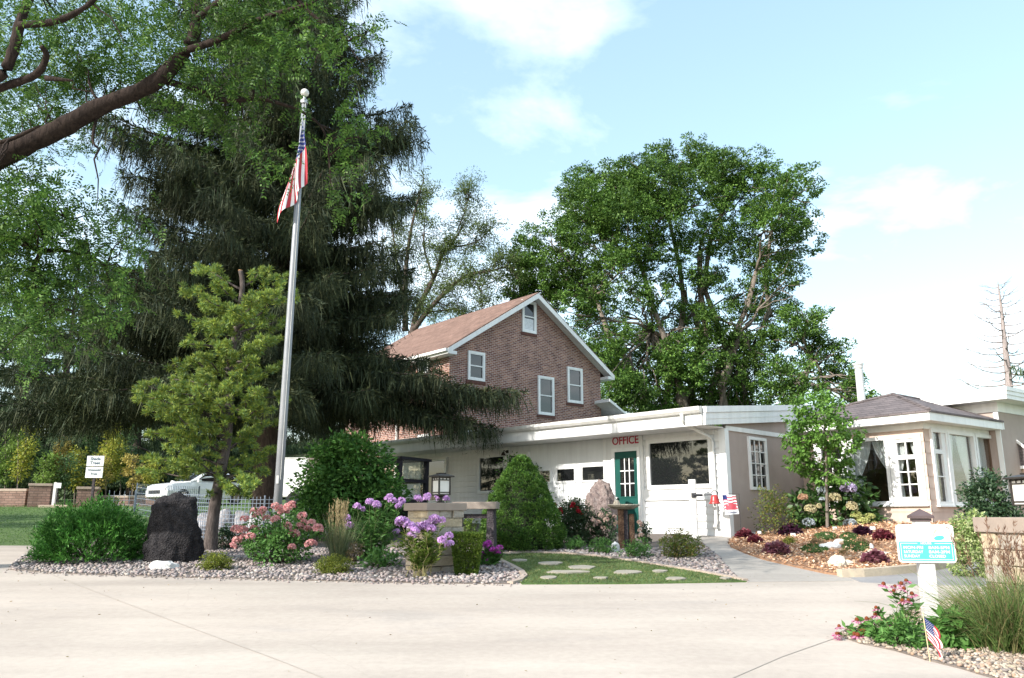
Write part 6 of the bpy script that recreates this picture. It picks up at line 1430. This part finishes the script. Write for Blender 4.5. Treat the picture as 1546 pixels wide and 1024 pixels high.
# ---- garden flag by the wall
gp_ = P(1117, 808, 17.9); gp_ = gpt(gp_.x, 17.9); GD = gp_.y; k = ppm(gp_); gf = thing('garden_flag_stand', 'thin black wire stand holding a small patriotic garden flag', 'flag stand', gp_)
m = MB(); zt3 = P(1120, 746, GD).z - gp_.z; m.tube([(.03, 0, -.05), (.035, 0, zt3), (-.36 , 0, zt3 + .01)], .006, 6); m.tube([(-.02, 0, .19), (.09, 0, .2)], .006, 5); m.build('wire', IRON, gf)
def gfx(a, b): return Vector((-.34 + .30 * a + .05 * b, -.008 + .015 * sin(a * 7 + b * 2), zt3 - .02 - .43 * b - .02 * a * 0 + .05 * a * (b) * .4))
m = MB(); nx, nz_ = 24, 30
m.v = [tuple(gfx(i / nx, j / nz_)) for j in range(nz_ + 1) for i in range(nx + 1)]
for j in range(nz_):
    for i in range(nx):
        a, b = (i + .5) / nx, (j + .5) / nz_; wv = b + .025 * sin(a * 9)
        if b > .80: mi = 1
        elif a < .34 and wv < .26: mi = 2
        elif .45 < b < .76 and .14 < a < .92 and not (.52 < wv < .56 and a < .6): mi = 0
        else: mi = 0 if int(wv / .075) % 2 else 1
        m.f.append((j*(nx+1)+i, j*(nx+1)+i+1, (j+1)*(nx+1)+i+1, (j+1)*(nx+1)+i)); m.mi.append(mi)
GFR = solid('garden_flag_red', (.50, .06, .09), (.56, .10, .12), scale=9, rough=.8)
o = m.build('garden_flag', [GFR, FWh, FB_], None, smooth=True); o.location = gp_; tag(o, 'small garden flag of wavy red and white stripes by the tan wall', 'flag')
m = MB(); pts = [gfx(.12 + .76 * i / 30, .90 + .030 * sin(i * 1.25)) + Vector((0, -.006, 0)) for i in range(31)]; m.tube(pts, .005, 4); m.build('script', FB_, o)
# ---- birdbath: wide stone bowl on rusty posts
bb = GP(941, 832); k = ppm(bb); bath = thing('birdbath', 'shallow stone bowl held on rusty brown posts before the green door', 'birdbath', bb)
RUST = stone_mat('rusty_post', (.035, .020, .015), (.085, .048, .030), (.13, .085, .055), 11, .6); DKW = stone_mat('dark_post_and_gap', (.03, .025, .03), (.06, .05, .055), (.10, .085, .085), 10, .6); BST = stone_mat('bath_stone', (.24, .21, .16), (.34, .30, .24), (.42, .38, .30), 9, .5)
H_ = P(941, 763, bb.y).z - bb.z
m = MB(); m.box(-.085 - .0, .02, -.07, .07, -.1, H_ - .02); m.build('post', RUST, bath, bev=.012)
m = MB(); m.box(.022, .11, -.02, .09, -.1, H_ - .012); m.build('post', DKW, bath, bev=.01)  # dark filler standing for the shaded gap between the rusty posts
m = MB(); m.box(.135, .235, -.05, .09, -.1, H_ - .17); m.build('post', RUST, bath, bev=.015)
m = MB(); R_ = 25 / k; m.lathe([(.03, H_ - .09), (R_*.6, H_ - .075), (R_*.9, H_ - .03), (R_, H_ + .005), (R_*.97, H_ + .02), (R_*.88, H_ + .005), (R_*.5, H_ - .03), (.0, H_ - .035)], 26, (.04, .07, 0)); m.build('bowl', BST, bath, smooth=False)
rk = MB(); rk.lathe([(.0, H_ + .12), (.05, H_ + .09), (.08, H_ + .02), (.06, H_ - .02)], 9, (-.10, .05, 0)); rk.build('stone', BST, bath); m = MB(); m.prism([(-.02, -.1), (.30, -.1), (.22, .32), (.06, .40)], 1, .095, .19); m.build('backing_slab', DKW, bath, bev=.02)
# ---- stone bench behind the pillar
b0 = P(718, 800, 15.2); bn = thing('stone_bench', 'low bench with a weathered plank top between pillar and cone spruce', 'bench', gpt(b0.x, 15.2), radians(-8)); bz = P(718, 758, 15.2).z - G(b0.x, 15.2)
m = MB(); m.box(-.42, .42, -.2, .2, bz - .13, bz); m.build('seat', solid('old_plank', (.30, .25, .21), (.22, .18, .155), scale=8, rough=.9, bmp=.4), bn, bev=.012)
for x in (-.33, .30):
    m = MB(); m.prism([(x - .09, -.1), (x + .09, -.1), (x + .06, bz - .131), (x - .06, bz - .131)], 1, -.15, .15); m.build('leg', DKW, bn, bev=.01)
m = MB(); m.box(-.25, .22, -.04, .04, bz - .30, bz - .22); m.build('stretcher', DKW, bn)
# ---- plant tags
TG = solid('tag_white', (.80, .80, .80), (.72, .72, .74), scale=30, rough=.5)
for a, b, l in ((352, 478, 'white plant tag beside the first wine red heucheras'), (597, 494, 'narrow white plant tag left of the yellow plant'), (668, 502, 'white plant tag under the blackish purple heuchera'), (541, 666, 'white plant tag stuck in the mauve walkway heuchera'), (1060, 440, 'white plant tag at the foot of the hydrangea by the young tree'), (1410, 442, 'tilted white plant tag below the lime hydrangea head')):
    c = GP(1090 + a / 6.184, 730 + (b + 14) / 6.184); t = thing('plant_tag', l, 'plant tag', c, random.uniform(-.4, .3), 'white plant tags in the mulch')
    m = MB(); m.tube([(0, 0, -.03), (0, .004, .06)], .003, 5); m.build('stake', STL_, t); m = MB(); w = .052 if b != 494 else .022; m.prism([(-w, .05), (w, .05), (w * .96, .115), (-w * .96, .115)], 1, -.004, .0); m.v = [(x, y + (z - .05) * .35, z) for x, y, z in m.v]; m.build('card', TG, t)
# ---- low brick walls and pillars across the lawn
WBR = brick_mat('garden_brick', (.20, .125, .10), (.27, .18, .145), (.12, .085, .075), .32, .11, .012, 'wall', bmp=.6)
LD = 36.4; WCAP = solid('wall_cap', (.42, .33, .27), (.34, .27, .22), scale=4, rough=.9)
def wallbox(name, label, cat, u0, u1, vt, D, depth, cap, rot=0):
    a = P(u0, vt, D); b = P(u1, vt, D); c = Vector(((a.x + b.x) / 2, D + depth / 2, G((a.x + b.x) / 2, D))); L = (b - a).length; h = a.z - c.z; t = thing(name, label, cat, c, rot)
    m = MB(); m.box(-L/2, L/2, -depth/2, depth/2, -.3, h - .11); m.build('body', WBR, t); m = MB(); m.box(-L/2 - cap, L/2 + cap, -depth/2 - cap, depth/2 + cap, h - .11, h); m.build('cap', WCAP, t, bev=.015); return t
wallbox('brick_wall', 'long low brown brick wall at the left edge across the lawn', 'wall', -260, 40, 738, LD, .4, .02)
wallbox('brick_pillar', 'brown brick pillar at the end of the low wall', 'pillar', 41, 70, 730, LD - .45, .85, .04, radians(22))
wallbox('brick_pillar', 'brown brick pillar beneath the nursery sign', 'pillar', 113, 141, 735, LD - .45, .85, .04, radians(22))
wallbox('brick_wall', 'low brown wall running right from the sign pillar behind the juniper', 'wall', 146, 240, 748, LD + .2, .4, .02)
c = P(81, 760, 36); c = gpt(c.x, 36); t = thing('marker_post', 'short white marker post with a small card between the brick pillars', 'marker', c); m = MB(); m.box(-.06, .06, -.06, .06, -.1, 1.05); m.build('post', VIN, t); m = MB(); m.box(.02, .28, -.08, -.062, .80, 1.02); m.build('card', SW, t); m = MB(); m.box(-.5, .9, -.3, .5, -.05, .06); m.build('slab', WCAP, t)
# nursery sign
nb = P(139, 745, LD - .9); nb = gpt(nb.x, nb.y); k = ppm(P(140, 705, nb.y)); ns = thing('nursery_sign', 'two white boards reading Shade Trees on a post above the brick pillar', 'sign', nb); m = MB()
zt4 = P(140, 688.5, nb.y).z - nb.z; zm4 = P(140, 704.5, nb.y).z - nb.z; zb4 = P(140, 721.5, nb.y).z - nb.z
m.box(-.05, .05, .0, .08, -.2, zt4 - .1); m.build('post', DKW, ns)
DTX = solid('sign_print', (.10, .13, .16), (.12, .15, .18), scale=5)
for z1, z0, txt in ((zt4, zm4 + .02, [('Shade', .19, .70), ('Trees', .19, .30)]), (zm4 - .02, zb4, [('Ornamental', .115, .72), ('Trees', .13, .36)])):
    b_ = MB(); W_ = 25.5 / k; b_.box(-W_/2, W_/2, -.03, -.001, z0, z1); bo = b_.build('board', SW, ns); l_ = MB()
    for s, sz, f in txt:
        V, F = text_faces(s, sz, .002, .008); l_.add([(x, -.0335 - z, z0 + (z1 - z0) * f + y) for x, y, z in V], F)
    l_.build('lettering', DTX, bo)
# ---- wire mesh fence panels and the stone behind them
WIRE = solid('galvanised_wire', (.22, .26, .32), (.17, .21, .27), rough=.6, metal=.1)
def wire_panel(label, u0, u1, vt, D0, D1, h, pitch=.085):
    a = P(u0, vt, D0); b = P(u1, vt, D1); c = Vector((a.x, a.y, G(a.x, a.y))); L = (b.xy - a.xy).length; t = thing('wire_fence_panel', label, 'fence', c, atan2(b.y - a.y, b.x - a.x), 'welded wire panels'); m = MB(); dz = G(b.x, b.y) - c.z; w = .0055
    n = int(L / pitch)
    for i in range(n + 1): x = L * i / n; z = dz * x / L; m.box(x - w, x + w, -w, w, z, z + h)
    for j in range(int(h / pitch) + 1): z = min(h, j * pitch); m.add([(0, w + .001 - .002*q, z - w + 2*w*r + dz*s) if s == 0 else (L, w + .001 - .002*q, z - w + 2*w*r + dz) for s in (0, 1) for q, r in ((0, 0), (0, 1), (6, 1), (6, 0))], [(0, 1, 5, 4), (1, 2, 6, 5), (2, 3, 7, 6), (3, 0, 4, 7)])
    m.build('mesh', WIRE, t)
    for x in (0, L): p = MB(); p.tube([(x, .02, dz * x / L - .1), (x, .02, dz * x / L + h + .03)], .018, 8); p.build('post', WIRE, t)
wire_panel('first wire panel left, far back beside the small orange sapling', 166, 205, 735, 33, 33, .75, .19)
wire_panel('wire panel in front of the white car', 206, 300, 738, 30, 24, 1.1, .19)
wire_panel('tall wire panel between the lava boulder and the pine trunk', 268, 326, 738, 19.5, 18.5, 1.05)
wire_panel('wire panel just right of the pine trunk', 327, 400, 741, 18.5, 18.3, 1.0)
wire_panel('wire panel behind the pink hydrangea and flagpole', 401, 470, 741, 18.3, 18.5, 1.0)
wire_panel('end wire panel behind the ornamental grass', 470, 528, 741, 18.5, 19.4, 1.0)
GREY = stone_mat('grey_fieldstone', (.26, .25, .26), (.36, .35, .37), (.46, .45, .47), 4, .5)
for (u, vt, w, D, l, s) in ((335, 770, 17, 20.5, 'grey boulder behind the wire just right of the pine trunk', 21), (362, 772, 16, 20.6, 'low grey boulder behind the wire between pine and flagpole', 22), (393, 768, 22, 20.2, 'wide grey boulder behind the wire left of the flagpole', 23), (442, 770, 24, 20.4, 'pale boulder behind the wire right of the flagpole', 24), (306, 775, 16, 20.8, 'grey boulder behind the wire beside the lava boulder', 25), (500, 762, 16, 20.6, 'grey boulder behind the wire at the ornamental grass plumes', 26)):
    rock('grey_boulder', l, u - w, u + w, vt, vg(u, D), GREY, s, .16, .8, .0, sub=4)
# ---- white car parked behind the fence
CARW = solid('white_car_paint', (.76, .77, .78), (.72, .73, .74), scale=1, rough=.18, spec=.6); BLK = solid('black_rubber', (.02, .02, .02), (.03, .03, .03), rough=.8); CHR = solid('chrome', (.6, .6, .62), (.5, .5, .52), rough=.2, metal=.9)
cp_ = P(290, 745, 38.0); car = thing('parked_car', 'white car parked behind the wire fence, half hidden by the pine', 'car', gpt(cp_.x + .3, 38.0), radians(236))
def loft(m, secs):
    """secs: (x, half width, z0, z1, shoulder inset)"""
    V = []
    for x, w, z0, z1, s in secs: V += [(x, -w, z0 + .08), (x, -w, z0 + (z1 - z0) * .6), (x, -w + s, z1), (x, w - s, z1), (x, w, z0 + (z1 - z0) * .6), (x, w, z0 + .08), (x, w - .08, z0), (x, -w + .08, z0)]
    n = len(secs); m.add(V, [(i*8+k, i*8+(k+1)%8, (i+1)*8+(k+1)%8, (i+1)*8+k) for i in range(n-1) for k in range(8)] + [tuple(range(8)), tuple((n-1)*8 + k for k in reversed(range(8)))])
m = MB(); loft(m, [(2.25, .62, .32, .62, .06), (2.15, .84, .26, .78, .10), (1.9, .89, .24, .88, .12), (1.1, .92, .22, .98, .12), (-.2, .93, .22, 1.0, .10), (-1.5, .92, .22, 1.02, .12), (-2.1, .88, .28, .98, .14), (-2.25, .80, .36, .85, .12)])
loft(m, [(1.0, .78, .95, .99, .1), (.25, .76, .96, 1.42, .12), (-.2, .75, .96, 1.50, .14), (-1.2, .74, .96, 1.46, .14), (-1.95, .72, .96, 1.0, .1)]); m.build('body', CARW, car, smooth=False)
m = MB(); m.quad((.93, -.62, 1.03), (.93, .62, 1.03), (.33, .58, 1.40), (.33, -.58, 1.40)); m.v = [(x + .02, y, z + .012) for x, y, z in m.v]; m.build('windshield', GLASS, car)
for s in (-1, 1):
    m = MB(); m.quad((.70, s*.775, 1.05), (.22, s*.715, 1.38), (-.35, s*.70, 1.42), (-.35, s*.775, 1.05)); m.quad((-.42, s*.775, 1.05), (-.42, s*.70, 1.42), (-1.15, s*.69, 1.39), (-1.6, s*.765, 1.06)); m.v = [(x, y + s * .012, z) for x, y, z in m.v]; m.build('side_window', GLASS, car)
    m = MB(); m.box(2.12, 2.20, s*.48, s*.74, .58, .72); m.build('headlight', CHR, car, bev=.015)
    m = MB(); m.box(.62, .78, s*.93, s*1.08, .98, 1.10); m.build('mirror', CARW, car, bev=.02)
m = MB(); m.box(2.235, 2.262, -.42, .42, .44, .60); m.build('grille', BLK, car)
for x in (1.4, -1.4):
    for s in (-1, 1):
        m = MB(); m.lathe([(.12, -.11), (.31, -.11), (.335, -.06), (.335, .06), (.31, .11), (.12, .11)], 22); m.v = [(x + a, s * .84 + c_2, .335 + b) for a, b, c_2 in m.v]; w = m.build('wheel', BLK, car); m = MB(); m.lathe([(0, -.115), (.2, -.115), (.2, .115), (0, .115)], 14); m.v = [(x + a, s * .84 + c_2, .335 + b) for a, b, c_2 in m.v]; m.build('rim', CHR, w)
# ---- white enclosed trailer behind the flagpole
tb = P(440, 750, 34); tr = thing('white_trailer', 'tall white enclosed trailer behind the flagpole under the spruce', 'trailer', gpt(tb.x, 34), radians(-6)); k = ppm(tb); th_ = P(430, 691, 34).z - tr.location.z
m = MB(); m.box(-.62, .62, 0, 2.0, .5, th_); m.build('body', solid('trailer_white', (.80, .80, .80), (.74, .74, .75), scale=.8, rough=.35), tr, bev=.04)
m = MB()
for z in (.48, th_ - .06): m.box(-.65, .65, -.02, 2.02, z, z + .07)
m.box(-.66, -.58, -.02, .04, .56, th_ - .07); m.build('trim', STL_, tr)
for s in (.0, 2.0):
    for x in (.15,): m = MB(); m.lathe([(.1, -.1), (.33, -.1), (.36, 0), (.33, .1), (.1, .1)], 18); m.v = [(x + a, s + c_2, .36 + b) for a, b, c_2 in m.v]; m.build('wheel', BLK, tr)
# white bollard under the big shrub
q = P(461, 752, 21.5); q = gpt(q.x, 21.5); h_ = P(461, 734, 21.5).z - q.z; t = thing('bollard', 'short white bollard left of the big green shrub', 'bollard', q); m = MB(); m.tube([(0, 0, -.1), (0, 0, h_ - .04)], .075, 14); m.build('post', VIN, t, smooth=False); m = MB(); m.lathe([(.08, h_ - .04), (.08, h_ - .01), (.05, h_ + .02), (0, h_ + .03)], 14); m.build('cap', VIN, t)
# ---- black utility vehicle by the office wall
uv = P(612, 770, 21.2); ut = thing('utility_vehicle', 'black utility vehicle with a boxy cab by the white wall, half behind the green shrub', 'utility vehicle', gpt(uv.x - .42, 21.2), radians(-28)); BLP = solid('black_paint', (.010, .010, .016), (.016, .016, .024), rough=.5, spec=.2)
zt5 = P(625, 692, 21).z - ut.location.z; b5 = zt5 - 1.15; m = MB()
for x in (-.75, .72):
    for y in (-.6, .6): m.box(x - .06, x + .06, y - .05, y + .05, b5, zt5 - .05)
m.box(-.84, .84, -.68, .68, zt5 - .07, zt5)
for y in (-.6, .6): m.box(-.69, .66, y - .045, y + .045, b5 + .52, b5 + .62); m.box(-.69, .66, y - .045, y + .045, b5, b5 + .09)
for x in (-.75, .72): m.box(x - .05, x + .05, -.55, .55, b5 + .52, b5 + .60); m.box(x - .05, x + .05, -.55, .55, b5, b5 + .09)
m.box(.10, .2, -.62, -.56, b5 + .09, zt5 - .07)
m.build('cab_frame', BLP, ut)
m = MB(); loft(m, [(1.5, .5, .45, b5 - .15, .1), (1.25, .62, .35, b5 - .02, .1), (.5, .68, .3, b5, .06), (-1.4, .68, .35, b5, .04), (-1.5, .62, .5, b5 - .05, .04)]); m.build('body', BLP, ut)
m = MB(); m.box(-.45, .05, -.5, .5, b5, b5 + .30); m.box(-.52, -.40, -.5, .5, b5 + .30, b5 + .75); m.build('seat', solid('grey_vinyl', (.30, .31, .33), (.24, .25, .27), rough=.6), ut, bev=.04)
m = MB(); m.box(-.70, .67, .57, .58, b5 + .1, zt5 - .08); m.box(.715, .722, -.54, .54, b5 + .1, zt5 - .08); m.build('window', CLEAR, ut)
for x in (1.0, -.95):
    for s in (-1, 1): m = MB(); m.lathe([(.1, -.12), (.27, -.12), (.31, -.05), (.31, .05), (.27, .12), (.1, .12)], 18); m.v = [(x + a, s * .66 + c_2, .31 + b) for a, b, c_2 in m.v]; m.build('wheel', BLK, ut)
# wall lamp on the office post
lx, lz = fpx(766, 683, .06); lm = MB(); lm.box(lx - .05, lx + .05, .06, .075, lz - .06, lz + .06); lm.tube([(lx, .07, lz), (lx, .2, lz + .05), (lx, .22, lz)], .012, 6); wl = lm.build('wall_lamp', LP, None); wl.location = (4.9, 18.4, OZ); wl.rotation_euler = (0, 0, OF.rot); tag(wl, 'small dark floodlight on the white post between clapboards and garage door', 'lamp'); m = MB(); m.lathe([(.03, 0), (.075, -.10), (.07, -.10), (.0, -.02)], 14, (lx, .22, lz)); m.build('lamp_shade', LP, wl)
